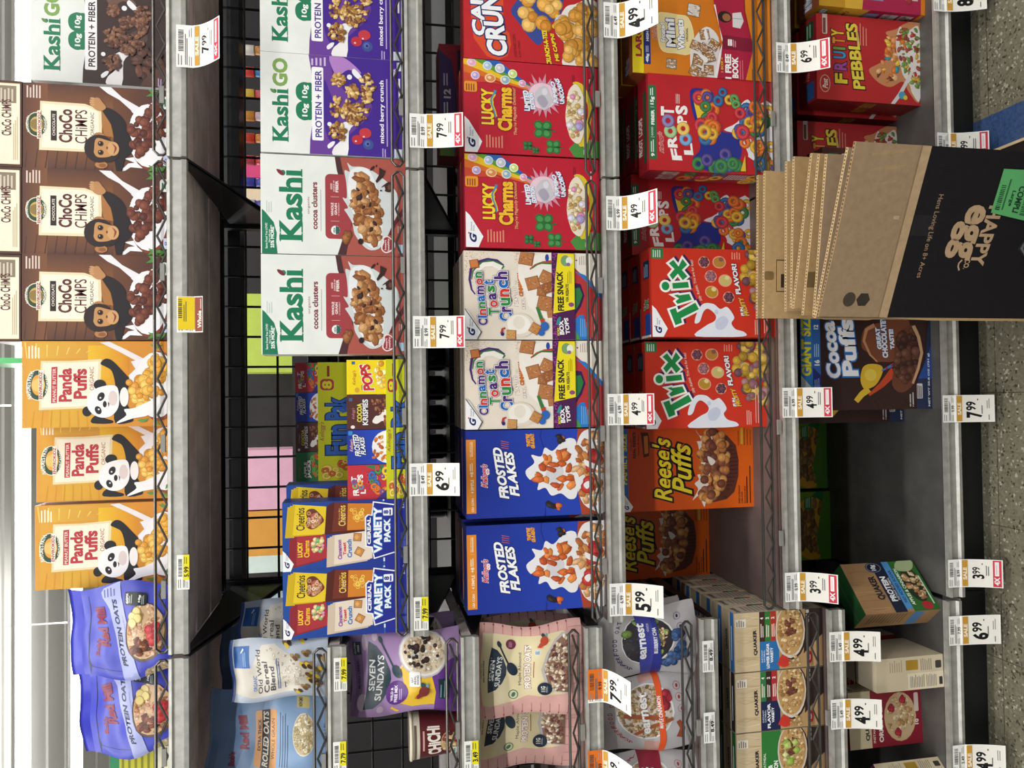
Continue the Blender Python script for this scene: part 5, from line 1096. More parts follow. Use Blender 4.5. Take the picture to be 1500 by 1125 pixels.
def art_oldworld():
    A = Art((290, 1357, 725, 155)); A.r(290, 1357, 725, 155, '#a9b2c0'); A.p([(290, 640), (290, 410), (500, 410), (620, 210), (760, 190), (900, 260), (1180, 420), (1200, 560), (1000, 640), (500, 680)], '#c9c2b6', 0)
    A.sc([(640, 230), (760, 210), (1000, 330), (1120, 480), (1000, 600), (800, 560), (760, 300)], 90, 14, ['#cfc4ae', '#bfb29a', '#ddd4c2', '#b3a58c'], 3, 'oat')
    A.r(305, 482, 408, 218, '#1f5aa0'); A.p([(385, 280), (410, 235), (422, 250), (395, 282)], '#dfe8f0'); A.ln(412, 450, 395, 240, 2, '#8ab0d8', .4)
    A.t('ORGANIC', 500, 545, 612, 480, '#3a6aa8', .02, skew=-0); A.t('Old World', 555, 606, 640, 252, '#2a2a32', .01); A.t('Cereal', 622, 682, 635, 345, '#2a2a32', .01); A.t('Blend', 698, 755, 620, 388, '#2a2a32', .01); A.ln(785, 830, 610, 300, 2, '#4a6a9a', .35); A.ln(865, 880, 600, 520, 1, '#2a3a5a', .6)
    for pts in ([(890, 180), (990, 290), (1090, 370), (1150, 470), (1190, 540)], [(1060, 150), (1110, 270), (1150, 380), (1200, 500), (1240, 560)], [(1010, 640), (1090, 590), (1160, 520), (1240, 430), (1300, 330)]):
        for i, (x, y) in enumerate(pts):
            for k in range(3): A.e(x+k*26-20, y+(k % 2)*22, 34, 17, ['#7a6238', '#d8b83a', '#4a3424', '#9a7a44', '#6b4a2c'][(i*3+k) % 5], 35)
    return A
def spoon(A, x0, y0, x1, y1, c):
    A.swirl([(x0, y0), ((x0+x1)/2, (y0+y1)/2), (x1, y1)], c, 9, 9)
    a = math.degrees(math.atan2(y1-y0, x1-x0)); A.e(x1+35, y1+45, 80, 52, c, a); A.e(x0, y0, 38, 22, c, a)
def hen(A, x, y, k=1, c='#7a2c26'):
    A.p([(x+15*k, y-30*k), (x-25*k, y-95*k), (x+5*k, y-120*k), (x+45*k, y-70*k)], '#1f4a4c', 3); A.p([(x+30*k, y-40*k), (x+50*k, y-110*k), (x+75*k, y-90*k), (x+60*k, y-40*k)], '#6aa0a8', 3)
    A.e(x+20*k, y-5*k, 62*k, 68*k, c); A.p([(x+20*k, y-30*k), (x-60*k, y+40*k), (x-55*k, y+80*k), (x-10*k, y+75*k), (x+50*k, y+40*k)], c, 4)
    A.e(x-45*k, y+72*k, 26*k, 22*k, c); A.p([(x-60*k, y+90*k), (x-62*k, y+60*k), (x-95*k, y+62*k), (x-78*k, y+75*k), (x-92*k, y+90*k)], '#d8503c'); A.p([(x-40*k, y+92*k), (x-32*k, y+110*k), (x-26*k, y+90*k)], '#d8a03c'); A.p([(x-22*k, y+90*k), (x+2*k, y+96*k), (x-8*k, y+80*k)], '#d8503c')
    for q in (-14, 10): A.p([(x+78*k, y+q*k), (x+108*k, y+(q-3)*k), (x+108*k, y+(q+4)*k), (x+78*k, y+(q+6)*k)], '#c8903a')
def sunday(A, x0, x1, ya, yb, c, w0=0):
    A.t('SEVEN', x0, x0+(x1-x0)*.45, ya-(ya-yb)*.2, yb+(ya-yb)*.13, c, .02, skew=-0); A.t('SUNDAYS', x0+(x1-x0)*.5, x1, ya, yb, c, .02)
def art_muesli():
    A = Art((75, 1303, 1065, 112)); A.r(75, 1303, 1065, 112, '#9a7ba8'); A.p([(75, 1065), (75, 112), (200, 112), (130, 1065)], '#6f5580'); A.p([(960, 600), (1030, 590), (1100, 480), (1303, 400), (1303, 1065), (1000, 1065), (1000, 800), (965, 610)], '#5f3282')
    for x, y, a, b in ((160, 900, 60, 95), (215, 250, 30, 90), (370, 975, 40, 40), (330, 190, 30, 50)): A.e(x, y, a, b, '#b9a4b8')
    A.p([(610, 500), (700, 500), (820, 620), (965, 610), (1010, 800), (1000, 960), (740, 985), (600, 930), (640, 780)], '#dcb42e', 0); A.swirl([(500, 965), (560, 1010), (590, 1025)], '#dcb42e', 14, 10); A.swirl([(550, 560), (640, 470)], '#d8b87a', 8, 12)
    A.p([(175, 975), (205, 700), (235, 400), (262, 240), (350, 290), (430, 400), (480, 540), (485, 640), (440, 780), (380, 880), (290, 960)], '#14303c', 0)
    A.t('SEVEN', 218, 288, 770, 440, '#dfe0e0', .02, skew=32); A.t('SUNDAYS', 292, 368, 868, 385, '#dfe0e0', .02, skew=62)
    spoon(A, 395, 220, 525, 510, '#1c3a44'); A.r(82, 172, 382, 240, '#152632'); A.t('GLUTEN', 92, 112, 372, 250, '#b8c0c8', .02); A.t('FREE', 130, 150, 350, 275, '#b8c0c8', .02); A.t('MUESLI CEREAL', 100, 130, 750, 435, '#1c1a2c', .02)
    A.e(555, 800, 130, 138, '#5a2a7c'); A.t('WILD &', 482, 512, 885, 735, '#e8dff0', .04); A.t('FREE MIX', 525, 562, 905, 710, '#e8dff0', .04); A.ln(582, 622, 880, 740, 2, '#c0a8d4', .4)
    A.e(880, 350, 285, 270, '#b9b6ba'); A.e(880, 345, 270, 255, '#dcd8d4'); A.e(885, 340, 248, 232, '#cfc0a8')
    A.sc(('e', 885, 340, 230, 215), 130, 26, ['#d8ccb8', '#c8b698', '#e6dccb', '#b89a74', '#c08a64'], 3, 'flake'); A.sc(('e', 860, 330, 200, 170), 24, 26, ['#2a1a1c', '#3a2420', '#1f1518'], 5); 
    A.rr(698, 826, 720, 545, 18, '#eeeaea'); A.t('EAT', 720, 742, 670, 610, '#2a2a30', .02); A.t('REAL', 752, 774, 690, 590, '#2a2a30', .02); A.t('FOOD', 784, 808, 690, 585, '#2a2a30', .02); hen(A, 850, 790, 1)
    A.p([(1035, 640), (1180, 640), (1170, 880), (1060, 885)], '#14303c'); A.t('SUMMER SUGAR', 1070, 1100, 870, 650, '#8ab0b0', .02) if 0 else A.ln(1065, 1150, 870, 655, 2, '#7aa0a0', .3)
    return A
def art_maple():
    A = Art((100, 1222, 1160, 100)); A.r(100, 1222, 1160, 100, '#d8a8a0')
    for i in range(11): A.r(112+i*104, 122+i*104, 1160, 1020, '#c07c7c'); A.r(112+i*104, 122+i*104, 205, 100, '#c07c7c'); A.e(117+i*104, 118, 9, 9, '#8a2a3c'); A.e(117+i*104, 1130, 9, 9, '#8a2a3c')
    A.p([(105, 1000), (105, 215), (600, 200), (1010, 200), (1060, 240), (1060, 880), (740, 935), (600, 910), (450, 960), (170, 1020)], '#ddcfa6', 0); A.r(1060, 1222, 1160, 100, '#d8a8a0')
    for i in range(10): A.r(1066, 1222, 180+i*100, 174+i*100, '#c07c7c')
    A.p([(172, 865), (180, 700), (195, 500), (212, 360), (280, 390), (340, 460), (380, 570), (375, 650), (330, 750), (260, 830)], '#17293a', 0)
    A.t('SEVEN', 190, 238, 722, 500, '#dfe0dc', .02, skew=22); A.t('SUNDAYS', 246, 302, 788, 458, '#dfe0dc', .02, skew=38)
    spoon(A, 290, 320, 405, 540, '#17293a'); A.t('SWEETENED WITH', 108, 120, 700, 540, '#3a3430'); A.t('REAL MAPLE SYRUP', 132, 146, 740, 505, '#2a2624', .03)
    A.e(415, 305, 55, 58, '#6b2440', n=14); A.ln(395, 435, 340, 270, 3, '#c898a4', .4)
    A.t('Maple Almond', 505, 548, 785, 400, '#33383c', .0); A.t('PROTEIN OATS', 570, 640, 830, 308, '#f0e6dc', .06, out=((.06, '#7a2440'),)); A.ln(668, 684, 700, 460, 1, '#a05a50', .6)
    A.e(440, 885, 54, 56, '#4a6a44'); A.e(440, 885, 44, 46, '#c8ccac'); A.t('OF', 430, 455, 905, 870, '#4a6a44', .03) if 0 else A.e(440, 885, 20, 30, '#4a6a44', 30)
    A.r(680, 740, 420, 362, '#c8d4d8'); A.ln(688, 732, 412, 370, 3, '#3a6a9a', .5); hen(A, 770, 270, .75, '#b8472c')
    A.p([(985, 215), (900, 270), (800, 410), (750, 600), (790, 760), (860, 860), (1070, 880), (1070, 230)], '#b9b5b4', 0); A.p([(1000, 240), (920, 290), (830, 420), (785, 600), (820, 750), (880, 850), (1070, 870), (1070, 240)], '#8a6a58', 0)
    A.sc([(1000, 250), (900, 320), (800, 520), (800, 680), (880, 840), (1060, 860), (1060, 250)], 130, 27, ['#e0d0b8', '#c8ae90', '#efe4d2', '#6a3a3a', '#8a5a4c', '#d8c0a0'], 3, 'flake')
    A.e(785, 830, 82, 80, '#1d2c3e', n=22); A.t('11G', 742, 790, 865, 795, '#e8e4d8', .03); A.ln(798, 822, 875, 785, 2, '#b0b4b4', .4)
    return A
def art_earnest(kind):
    A = Art((95, 1415, 1090, 110)); A.r(95, 1415, 1090, 110, '#b7b3b6')
    for i in range(8): A.swirl([(130+i*40, 1080), (180+i*30, 880-i*30), (170+i*30, 700-i*20)], '#a5a1a6', 1, 2)
    bl = {'blue': ('#232a7e', '#3a3f96'), 'maple': ('#d8511c', '#c89a90'), 'straw': ('#8e1c34', '#a83a48')}[kind]; ink = {'blue': '#1f2550', 'maple': '#a02a2c', 'straw': '#a02a3c'}[kind]
    n = 16; s_ = 'SUPERFOOD OATMEAL'
    for i, ch in enumerate(s_):
        if ch == ' ': continue
        a = math.radians(150-i*7.6); cx, cy = 720, 560
        A.e(cx, cy, 1, 1, '#b7b3b6', n=3) if 0 else None
        r0 = 452; y = cy+math.cos(a)*-r0*-1*-1 if 0 else cy+r0*math.sin(math.radians(62-i*7.6)); x = cx-r0*math.cos(math.radians(62-i*7.6))
        A.t(ch, x-30, x+30, y+19, y-19, ink, .02, skew=-26+i*3.3)
    c0 = '#2f2a30' if kind == 'blue' else '#c9bcb4'
    A.e(715, 560, 365, 350, '#e2e0e2'); A.e(710, 560, 345, 335, c0)
    if kind == 'blue':
        A.sc(('e', 700, 560, 310, 300), 70, 42, ['#2e2a34', '#3a3438', '#262430', '#463c3a'], 3, 'flake'); A.sc(('e', 700, 560, 300, 300), 14, 62, ['#6f8a3c', '#7f9a4c', '#5f7a34'], 4, 'oat'); A.sc(('e', 900, 520, 100, 130), 30, 22, ['#b89a74', '#d0b48c', '#8a6a4c'], 5, 'flake')
        A.sc([(1060, 400), (1180, 480), (1240, 780), (1050, 950), (930, 900), (1080, 640)], 26, 58, ['#2f4a7a', '#3a5a8a', '#26406c', '#48689a'], 6, 'o', .25)
    else:
        A.sc(('e', 700, 560, 330, 320), 300, 26, ['#b89a6c', '#a8865a', '#d0b488', '#8a7a4c', '#9a6a44'], 3, 'oat')
        if kind == 'maple':
            A.swirl([(440, 600), (780, 620), (980, 640)], '#94482c', 26, 30); A.swirl([(560, 840), (800, 740), (1060, 640)], '#a0522e', 22, 24); A.sc(('e', 950, 430, 80, 90), 14, 46, ['#9a1f30', '#b02c3c', '#84182a'], 5)
            A.swirl([(1140, 680), (1200, 780), (1160, 900)], '#94482c', 30, 44)
    if kind == 'blue': A.p([(520, 110), (800, 110), (850, 500), (900, 800), (900, 1090), (640, 1090), (600, 800), (560, 400)], bl[1]); A.p([(720, 110), (800, 110), (850, 500), (900, 800), (905, 1090), (760, 1090), (800, 700), (780, 400)], bl[0])
    elif kind == 'maple': A.p([(620, 110), (800, 110), (800, 180), (630, 200)], bl[1]); A.p([(680, 1090), (690, 930), (880, 930), (880, 1090)], bl[1]); A.p([(800, 110), (890, 110), (915, 300), (945, 560), (975, 900), (960, 1090), (870, 1090), (890, 900), (880, 560), (840, 300)], bl[0])
    else: A.p([(560, 110), (880, 110), (900, 560), (880, 1090), (600, 1090), (620, 560)], bl[0])
    x = {'blue': 0, 'maple': 75, 'straw': 60}[kind]
    A.t('earnest', 590+x, 705+x, 835, 310, '#f2f1f2', .03, skew=-55); A.t('oats', 690+x, 725+x, 430, 310, '#d8d4dc', 0, skew=-10)
    A.t({'blue': 'BLUEBERRY CHIA', 'maple': 'MAPLE CINNAMON', 'straw': 'STRAWBERRY + FLAX'}[kind], 800+x*1.2, 850+x*1.2, 760, 370, '#efeef2', .02, skew=-38)
    for i in range(3): A.ring(1130+i*25, 260+i*130, 52, 48, .9, ink); A.e(1130+i*25, 260+i*130, 16, 22, ink)
    return A

def pouch(name, label, cat, A, W_, H_, D_, X, Y, Z, body, back=None, group=None, rz=0, rx=0, wob=(.0, .0), seed=1, topslant=0.0, wrk=1.0, art_t0=0.0, taper=0.0, sealh=.05):
    """a standing bag: bulged front and back sheets with a crimped top seal; front at depth Y"""
    r = random.Random(seed); ph = [r.uniform(0, 6.28) for _ in range(8)]
    def base(s, t, side, h):
        q = max(0, (t-sealh)/(1-sealh))
        b = D_/2*(max(0, math.sin(math.pi*min(1, max(0, s))))**.55)*(min(1, q*1.5)**.7)*(1-.25*max(0, q-.8)/.2)
        wr = wrk*(.0022*math.sin(9*t+5*s+ph[0])+.0016*math.sin(17*s-8*t+ph[1])+.0012*math.sin(23*t+ph[2]))*min(1, 4*s*(1-s)+.15)
        x = -W_/2+W_*s+wob[0]*math.sin(3.1*t+ph[3])*(.5)+wob[1]*math.sin(7*t+ph[4])*(s-.5)*2 - taper*(1-t)*(s-.5)
        z = H_*(1-t)+(1-t)*(topslant*(s-.5)+wrk*.004*math.sin(6*s+ph[5]))
        y = side*(b+h)+wr+.012*(1-t)**2
        return (x, y, z)
    t = thing(name, label, cat, (X, Y+D_/2, Z), math.radians(rz), group); t.rotation_euler.x = math.radians(rx)
    def grid(t0, t1, side, n, m):
        vs = [base(i/n, t0+(t1-t0)*j/m, side, 0) for j in range(m+1) for i in range(n+1)]
        return vs, [(j*(n+1)+i, j*(n+1)+i+1, (j+1)*(n+1)+i+1, (j+1)*(n+1)+i) for j in range(m) for i in range(n)]
    b = grid(sealh, 1, 1, 18, 18)
    P = [(b[0], b[1], back or body), (A, lambda s, tt, h: base(s, sealh+(1-sealh)*tt, -1, h+.0002))]
    me = to_mesh('bag', P, M['film'], cuts=24); me.polygons.foreach_set('use_smooth', [True]*len(me.polygons))
    link('bag', me, None, t)
    g = grid(0, sealh, -1, 18, 3); g2 = grid(0, sealh, 1, 18, 3)
    g2 = ([(x, y+.0012, z) for x, y, z in g2[0]], g2[1])
    k = len(g[0]); n = 18
    edge = [(i, i+1, k+i+1, k+i) for i in range(n)]
    me = to_mesh('top_seal', [(g[0]+g2[0], g[1]+[tuple(i+k for i in q) for q in g2[1]]+edge, back or body)], M['film']); me.polygons.foreach_set('use_smooth', [True]*len(me.polygons))
    link('top_seal', me, None, t)
    return t
# ---------------------------------------------------------------- price tags
def price_tag(kind, price, u0, u1, vl, vr, label, old='', curl=.02, shift=0.0, col='#f0ede4', band='#c9973a', y0=-.0158):
    um = u0+3
    a, b = at(um, vl, y0), at(um, vr, y0); W_ = b.x-a.x; top = at(u0, (vl+vr)/2, y0).z
    H_ = top-at(u1, (vl+vr)/2, y0-.008).z
    Lr = min(H_, .031); hang = kind not in ('yellow', 'plain')
    def sf(k):
        def f(s, t, h):
            l = t*H_; q = max(0, (l-Lr)/max(.001, H_-Lr)); h += k*EPS
            return (W_*(s-.5)+shift*q**1.6, -curl*q**1.5-h-(.0015 if q > 0 else 0), -l)
        return f
    root = thing('price_tag', label, 'price tag', ((a.x+b.x)/2, y0, top), 0, None)
    fr = Lr/H_
    A = Art((0, 100, 0, -100)); X = lambda z: z*100
    if hang:
        A.r(0, 100, 0, -100, '#f3f2ee'); A.r(X(fr)+13, 97, -4, -97, col)
    elif kind == 'yellow': A.r(0, 100, 0, -100, '#efeee8')
    else: A.r(0, 100, 0, -100, '#efeeea')
    P = lambda x, z: X(fr)*x
    if kind == 'orange': A.r(0, X(fr), -10, -100, '#e2711e')
    A.bars(P(.12, 0), P(.42, 0), -38, -90, '#3a3a3a', 14); A.ln(P(.5, 0), P(.68, 0), -6, -80, 2, '#5a5a5a', .5); A.ln(P(.1, 0), P(.42, 0), -5, -32, 2, '#8a8a8a', .4)
    if old: A.t(old, P(.7, 0), P(.96, 0), -38, -62, '#2a2a2a', .02)
    A.ln(P(.72, 0), P(.95, 0), -4, -28, 2, '#9a9a98', .4); A.ln(P(.72, 0), P(.95, 0), -72, -95, 2, '#9a9a98', .4)
    me_k = 0
    if hang:
        c0 = X(fr)+3; c1 = 100; d = c1-c0; s4 = kind == 'sale4x'
        big, sm = price.split('.') if '.' in price else ('', price)
        if kind == 'grain': pass
        elif s4:
            if big: A.t(big, c0+d*.26, c0+d*.56, -30, -46, '#1c1c1e', .03)
            A.t(sm, c0+d*.26, c0+d*.46, -48, -72, '#1c1c1e', .02)
            A.ln(c0+d*.60, c0+d*.70, -42, -86, 2, '#4a4a4a', .4); A.ln(c0+d*.5, c0+d*.53, -80, -88, 1, '#2a2a2a', .7)
        else:
            if big: A.t(big, c0+d*.26, c0+d*.68, -16, -40, '#151517', .04)
            A.t(sm, c0+d*.25, c0+d*.52, -43, -76, '#151517', .03)
            A.ln(c0+d*.66, c0+d*.70, -30, -62, 1, '#5a5a5a', .6); A.ln(c0+d*.8, c0+d*.9, -50, -88, 2, '#6a6a6a', .35); A.ln(c0+d*.84, c0+d*.88, -8, -30, 1, '#6a6a6a', .6); A.ln(c0+d*.55, c0+d*.59, -80, -88, 1, '#2a2a2a', .7)
    elif kind == 'plain':
        A.t(price, 62, 92, -35, -72, '#1f1f20', .03)
    link('price_card', to_mesh('price_card', [(A, sf(1))], M['paper'], cuts=30, cut_s=1), None, root)
    def part(nm, B, lab=None):
        o = link(nm, to_mesh(nm, [(B, sf(9))], M['paper'], cuts=30, cut_s=1), None, root)
        if lab: o['label'] = lab
    if hang and kind != 'grain':
        B = Art((0, 100, 0, -100)); c0 = X(fr)+2
        if kind == 'orange': c0 = X(fr)+1
        w = 11
        B.r(c0, c0+w, -4, -97, band); B.t('SALE', c0+w*.15, c0+w*.85, -27, -72, '#f6eedc', .04); part('sale_band', B)
    if kind == 'sale4x':
        B = Art((0, 100, 0, -100)); c = X(fr)+3+(97-X(fr))*.76
        B.r(c, 97, -3, -97, '#cf3f50'); B.r(c+3, 93, -42, -92, '#f2ecec'); B.ln(c+5, 90, -48, -88, 2, '#d88a90', .4); B.t('4X', c+2, 94, -9, -38, '#f4eaea', .08); part('reward_sticker', B)
    if kind == 'yellow':
        B = Art((0, 100, 0, -100)); B.r(52, 100, -28, -100, '#e8dc2a'); B.t(price, 58, 97, -36, -66, '#23221a', .03); B.ln(58, 92, -74, -96, 2, '#8a8420', .4); part('yellow_patch', B)
    if kind == 'grain':
        B = Art((0, 100, 0, -100)); B.r(4, X(fr), -8, -98, '#e2c41e'); B.bars(6, 20, -40, -96, '#4a4420', 10); B.ln(26, 40, -30, -92, 2, '#5a5424', .4); part('yellow_patch', B)
        B = Art((0, 100, 0, -100)); c = X(fr)+2; B.r(c, 97, -3, -97, '#8e4a3a'); B.t('Whole', c+10, c+26, -12, -60, '#efe2d8', .03); B.t('Grain', c+30, c+46, -18, -62, '#efe2d8', .03); B.rr(c+22, 94, -66, -92, 6, '#e8ddd4'); part('grain_sticker', B)
    return root
# ---------------------------------------------------------------- packs on the shelves
ZD = [z+DK for z in Z]; ZCD = [z+DK for z in ZC]
def mid(u, va, vb, Y): return (at(u, va, Y).x+at(u, vb, Y).x)/2
BX = 'cereal box'
# top shelf
cho = carton_mesh('choco_box', .157, .25, .05, '#4f3027', art_choco())
pan = carton_mesh('panda_box', .157, .25, .05, '#d9962e', art_panda())
end = carton_mesh('choco_end', .157, .05, .245, '#5a382c', art_choco_end())
for i, (x, w) in enumerate(((.196, 'nearest the yellow boxes'), (.3525, 'middle of the three'), (.509, 'next to the white and brown box'))):
    place(cho, 'cereal_box', f'brown chocolate cereal box with a young chimpanzee, {w}', BX, x, .012+.002*i, ZD[0], .05, 'standing chocolate cereal boxes on the top shelf')
    place(end, 'cereal_box', 'chocolate cereal box lying flat on the standing chimpanzee boxes, ' + ['leftmost of three', 'centre of three', 'rightmost of three'][i], BX, x-.003+.002*i, .012+.002*i, ZD[0]+.2515, .245, 'flat chocolate boxes on top')
for i, (x, y, w) in enumerate(((.037, .012, 'tallest looking, beside the brown boxes'), (-.104, .073, 'pushed back in the middle of the three'), (-.266, .066, 'beside the blue oat bags'))):
    place(pan, 'cereal_box', f'yellow peanut butter cereal box with a panda, {w}', BX, x, y, ZD[0], .05, 'yellow panda cereal boxes', rz=[0, .6, -.5][i])
kgc = carton_mesh('kashi_go_choc', .193, .274, .06, '#dfe2de', art_kgo(True))
place(kgc, 'cereal_box', 'white and dark brown cluster cereal box at the far right of the top shelf', BX, .727, .112, ZD[0], .06)
# second shelf
kgb = carton_mesh('kashi_go_berry', .194, .274, .06, '#dcdedb', art_kgo(False))
place(kgb, 'cereal_box', 'white and purple berry cereal box, the complete one beside the cocoa boxes', BX, .577, .012, ZD[1], .06, 'white and purple berry boxes')
place(kgb, 'cereal_box', 'white and purple berry cereal box cut off by the right edge of the view', BX, .772, .013, ZD[1], .06, 'white and purple berry boxes')
kcc = carton_mesh('kashi_cocoa', .192, .275, .06, '#d9dbd6', art_kcocoa())
place(kcc, 'cereal_box', 'white cocoa cluster cereal box touching the purple berry box', BX, .381, .014, ZD[1], .06, 'white cocoa cluster boxes')
place(kcc, 'cereal_box', 'white cocoa cluster cereal box next to the yellow mini box pack', BX, .187, .012, ZD[1], .06, 'white cocoa cluster boxes')
def mini_pack(order, X, Y, zb, label, hm=.075, ht=.042, rz=0):
    t = thing('mini_box_pack', label, 'cereal multipack', (X, Y, zb), math.radians(rz))
    Wt, D_ = .274, .05
    link('tray', carton_mesh('tray', Wt, ht, D_, '#c2c41c', art_tray()), None, t, (0, D_/2, 0))
    nm = ['red and blue loops mini box', 'blue flakes mini box', 'brown rice mini box', 'yellow puffs mini box', 'green rings mini box']
    idx = {3: 0, 2: 1, 1: 2, 0: 3, 4: 4}
    for i, k in enumerate(order):
        o = link('mini_box', carton_mesh('mini_box', .0675, hm, .045, ['#e2c81c', '#4a2a26', '#22347e', '#a82c38', '#2a6a42'][k], art_mini(k)), None, t, (-Wt/2+.034+i*.0685, .026, ht))
        o['label'] = nm[idx[k]]
mini_pack([3, 2, 1, 0], -.056, .013, ZD[1], 'film wrapped pack of four bright mini cereal boxes at the shelf front')
mini_pack([4, 1, 2, 3], -.047, .30, ZD[1]+.001, 'lower film wrapped mini cereal box pack at the back of the second shelf')
mini_pack([4, 1, 2, 3], -.047, .30, ZD[1]+.119, 'shaded film wrapped mini cereal pack stacked at the back, with a green mini box', .05, .07)
var = carton_mesh('variety', .131, .239, .06, '#1c3a80', art_variety())
for x, y, z_, w in ((-.258, .012, 0, 'beside the mini box pack'), (-.387, .013, 0, 'beside the clear cereal blend bag'), (-.233, .09, 0, 'hidden behind the other two')):
    place(var, 'cereal_box', f'blue variety pack carton printed with four packets, {w}', BX, x, y, ZD[1], .06, 'blue variety packs', rz=-.6)
# third shelf
def row(me, name, label, short, X, Y, Zb, D_, n, group, dx=.002, rz=0, gap=.004, rest=None):
    "a front pack and the ones lined up behind it"
    for i in range(n):
        lb = label if i == 0 else f'{["", "second", "third", "fourth", "fifth"][i]} from the front in the file of {short}'
        if i and rest: me, X = rest
        place(me, name, lb, BX, X+dx*i, Y+i*(D_+gap), Zb, D_, group, rz)
luc = carton_mesh('rainbow', .19, .283, .06, '#9c2030', art_lucky())
row(luc, 'cereal_box', 'red cereal box with rainbow and marshmallows, next to the white lettered red box', 'red rainbow boxes beside the white lettered box', .5945, .012, ZD[2], .06, 2, 'red rainbow cereal boxes')
row(luc, 'cereal_box', 'red cereal box with rainbow and marshmallows, next to the beige cinnamon box', 'red rainbow boxes beside the beige box', .401, .012, ZD[2], .06, 2, 'red rainbow cereal boxes', rz=.6)
lub = carton_mesh('rainbow_tall', .25, .317, .07, '#86202e', art_lucky_big())
place(lub, 'cereal_box', 'taller red cereal box with purple and teal top edge peeking over the rainbow boxes', BX, .664, .165, ZD[2], .07)
crn = carton_mesh('captain', .204, .281, .06, '#9c2228', art_crunch())
row(crn, 'cereal_box', 'red cereal box with giant white letters, at the right edge of the third shelf', '', .793, .012, ZD[2], .06, 1, 'red lettered boxes')
ctc = carton_mesh('cinnamon', .179, .287, .06, '#b9aea0', art_ctc())
row(ctc, 'cereal_box', 'beige cinnamon square cereal box, beside the red rainbow box', 'beige boxes beside the red rainbow box', .210, .012, ZD[2], .06, 3, 'beige cinnamon cereal boxes', dx=-.001)
row(ctc, 'cereal_box', 'beige cinnamon square cereal box, beside the blue flakes box', 'beige boxes beside the blue flakes', .029, .014, ZD[2], .06, 3, 'beige cinnamon cereal boxes', dx=-.001)
flk = carton_mesh('flakes', .176, .287, .06, '#1b2c74', art_flakes())
row(flk, 'cereal_box', 'blue frosted flake cereal box with orange top stripe, beside the beige cinnamon box', 'blue flake boxes beside the beige box', -.151, .012, ZD[2], .06, 3, 'blue flake cereal boxes')
row(flk, 'cereal_box', 'blue frosted flake cereal box with orange stripe, leftmost, by the pink checked bags', 'blue flake boxes by the pink checked bags', -.343, .016, ZD[2], .06, 3, 'blue flake cereal boxes', rz=2.0, dx=.003, gap=.008)
# fourth shelf
whe = carton_mesh('wheat', .202, .318, .062, '#8f4c2a', art_wheat(), art_wheat_top())
row(whe, 'cereal_box', 'orange wheat biscuit cereal box with a free book banner, at the front right', 'orange wheat boxes with free book banner', .788, .013, ZD[3], .062, 4, 'orange wheat biscuit boxes', gap=.01)
lop2 = carton_mesh('loops_narrow', .182, .288, .06, '#a12430', art_loops(), art_loops_top(), left=art_loops_side())
lop = carton_mesh('loops', .207, .285, .066, '#a12430', art_loops(), art_loops_top(), left=art_loops_side())
row(lop, 'cereal_box', 'red fruit loop cereal box, standing proud next to the orange wheat box', 'red loop boxes beside the orange wheat box', .5845, .012, ZD[3], .066, 4, 'red fruit loop boxes', dx=0, rest=(lop2, .597), gap=.006)
row(lop2, 'cereal_box', 'red fruit loop cereal box, set back in shade behind a price tag', 'shaded red loop boxes behind the price tag', .411, .112, ZD[3], .066, 3, 'red fruit loop boxes', dx=-.002)
trx = carton_mesh('fruit_puffs', .189, .285, .06, '#b02a1e', art_trix(), art_trix_top())
row(trx, 'cereal_box', 'orange red cereal box with huge green letters, beside the shaded loop box', 'green lettered boxes beside the shaded loop box', .2215, .012, ZD[3], .06, 5, 'orange red fruit puff boxes', dx=0, gap=.008)
row(trx, 'cereal_box', 'orange red cereal box with huge green letters, beside the orange peanut butter box', 'green lettered boxes beside the peanut butter box', .0255, .055, ZD[3], .06, 5, 'orange red fruit puff boxes', dx=0, gap=.008)
ree = carton_mesh('peanut_puffs', .186, .32, .07, '#a83c10', art_reese())
place(ree, 'cereal_box', 'bright orange peanut butter puff box with yellow script, the front one', BX, -.163, .12, ZD[3], .07, 'orange peanut butter puff boxes')
place(ree, 'cereal_box', 'bright orange peanut butter puff box with yellow script, the one far back in shade', BX, -.374, .355, ZD[3], .07, 'orange peanut butter puff boxes')
# bottom shelf
peb = carton_mesh('pebbles', .195, .268, .066, '#8c2228', art_pebbles(), art_pebbles_top(), left=art_pebbles_side())
row(peb, 'cereal_box', 'red pebble cereal box on the bottom shelf, pulled forward to the right of its twin', 'red pebble boxes pulled forward', .7715, .045, ZD[4], .066, 3, 'red pebble cereal boxes', dx=-.006, rz=-1, gap=.012)
row(peb, 'cereal_box', 'red pebble cereal box on the bottom shelf, partly hidden by flattened cardboard', 'red pebble boxes partly hidden by cardboard', .556, .128, ZD[4], .066, 2, 'red pebble cereal boxes', dx=-.004, gap=.012)
def art_photo_side():
    A = Art((0, 500, 0, -130), '#a8234a'); A.r(0, 120, 0, -130, '#b98a24'); A.t('Wheats', 20, 60, -110, -40, '#dfe2ee', .05, out=((.1, '#232a6a'),)); A.p([(120, 0), (200, 0), (240, -130), (120, -130)], '#d8a83a'); A.t("Kellogg's", 130, 170, -110, -30, '#8a1f3a', .02, .4)
    A.p([(205, -15), (300, -15), (300, -110), (240, -110)], '#8a84a8'); A.e(255, -60, 22, 26, '#d8b0a4'); A.p([(320, -20), (390, -20), (390, -112), (320, -112)], '#cfc6c4'); A.sc([(325, -25), (385, -25), (385, -105), (325, -105)], 10, 16, ['#8a7468', '#a89080'], 3, 'sq'); A.p([(405, -20), (465, -20), (465, -112), (405, -112)], '#c9c0b8'); A.sc([(410, -25), (460, -25), (460, -105), (410, -105)], 10, 14, ['#a83a3a', '#8a7468'], 4); A.r(480, 500, 0, -130, '#d8801f')
    return A
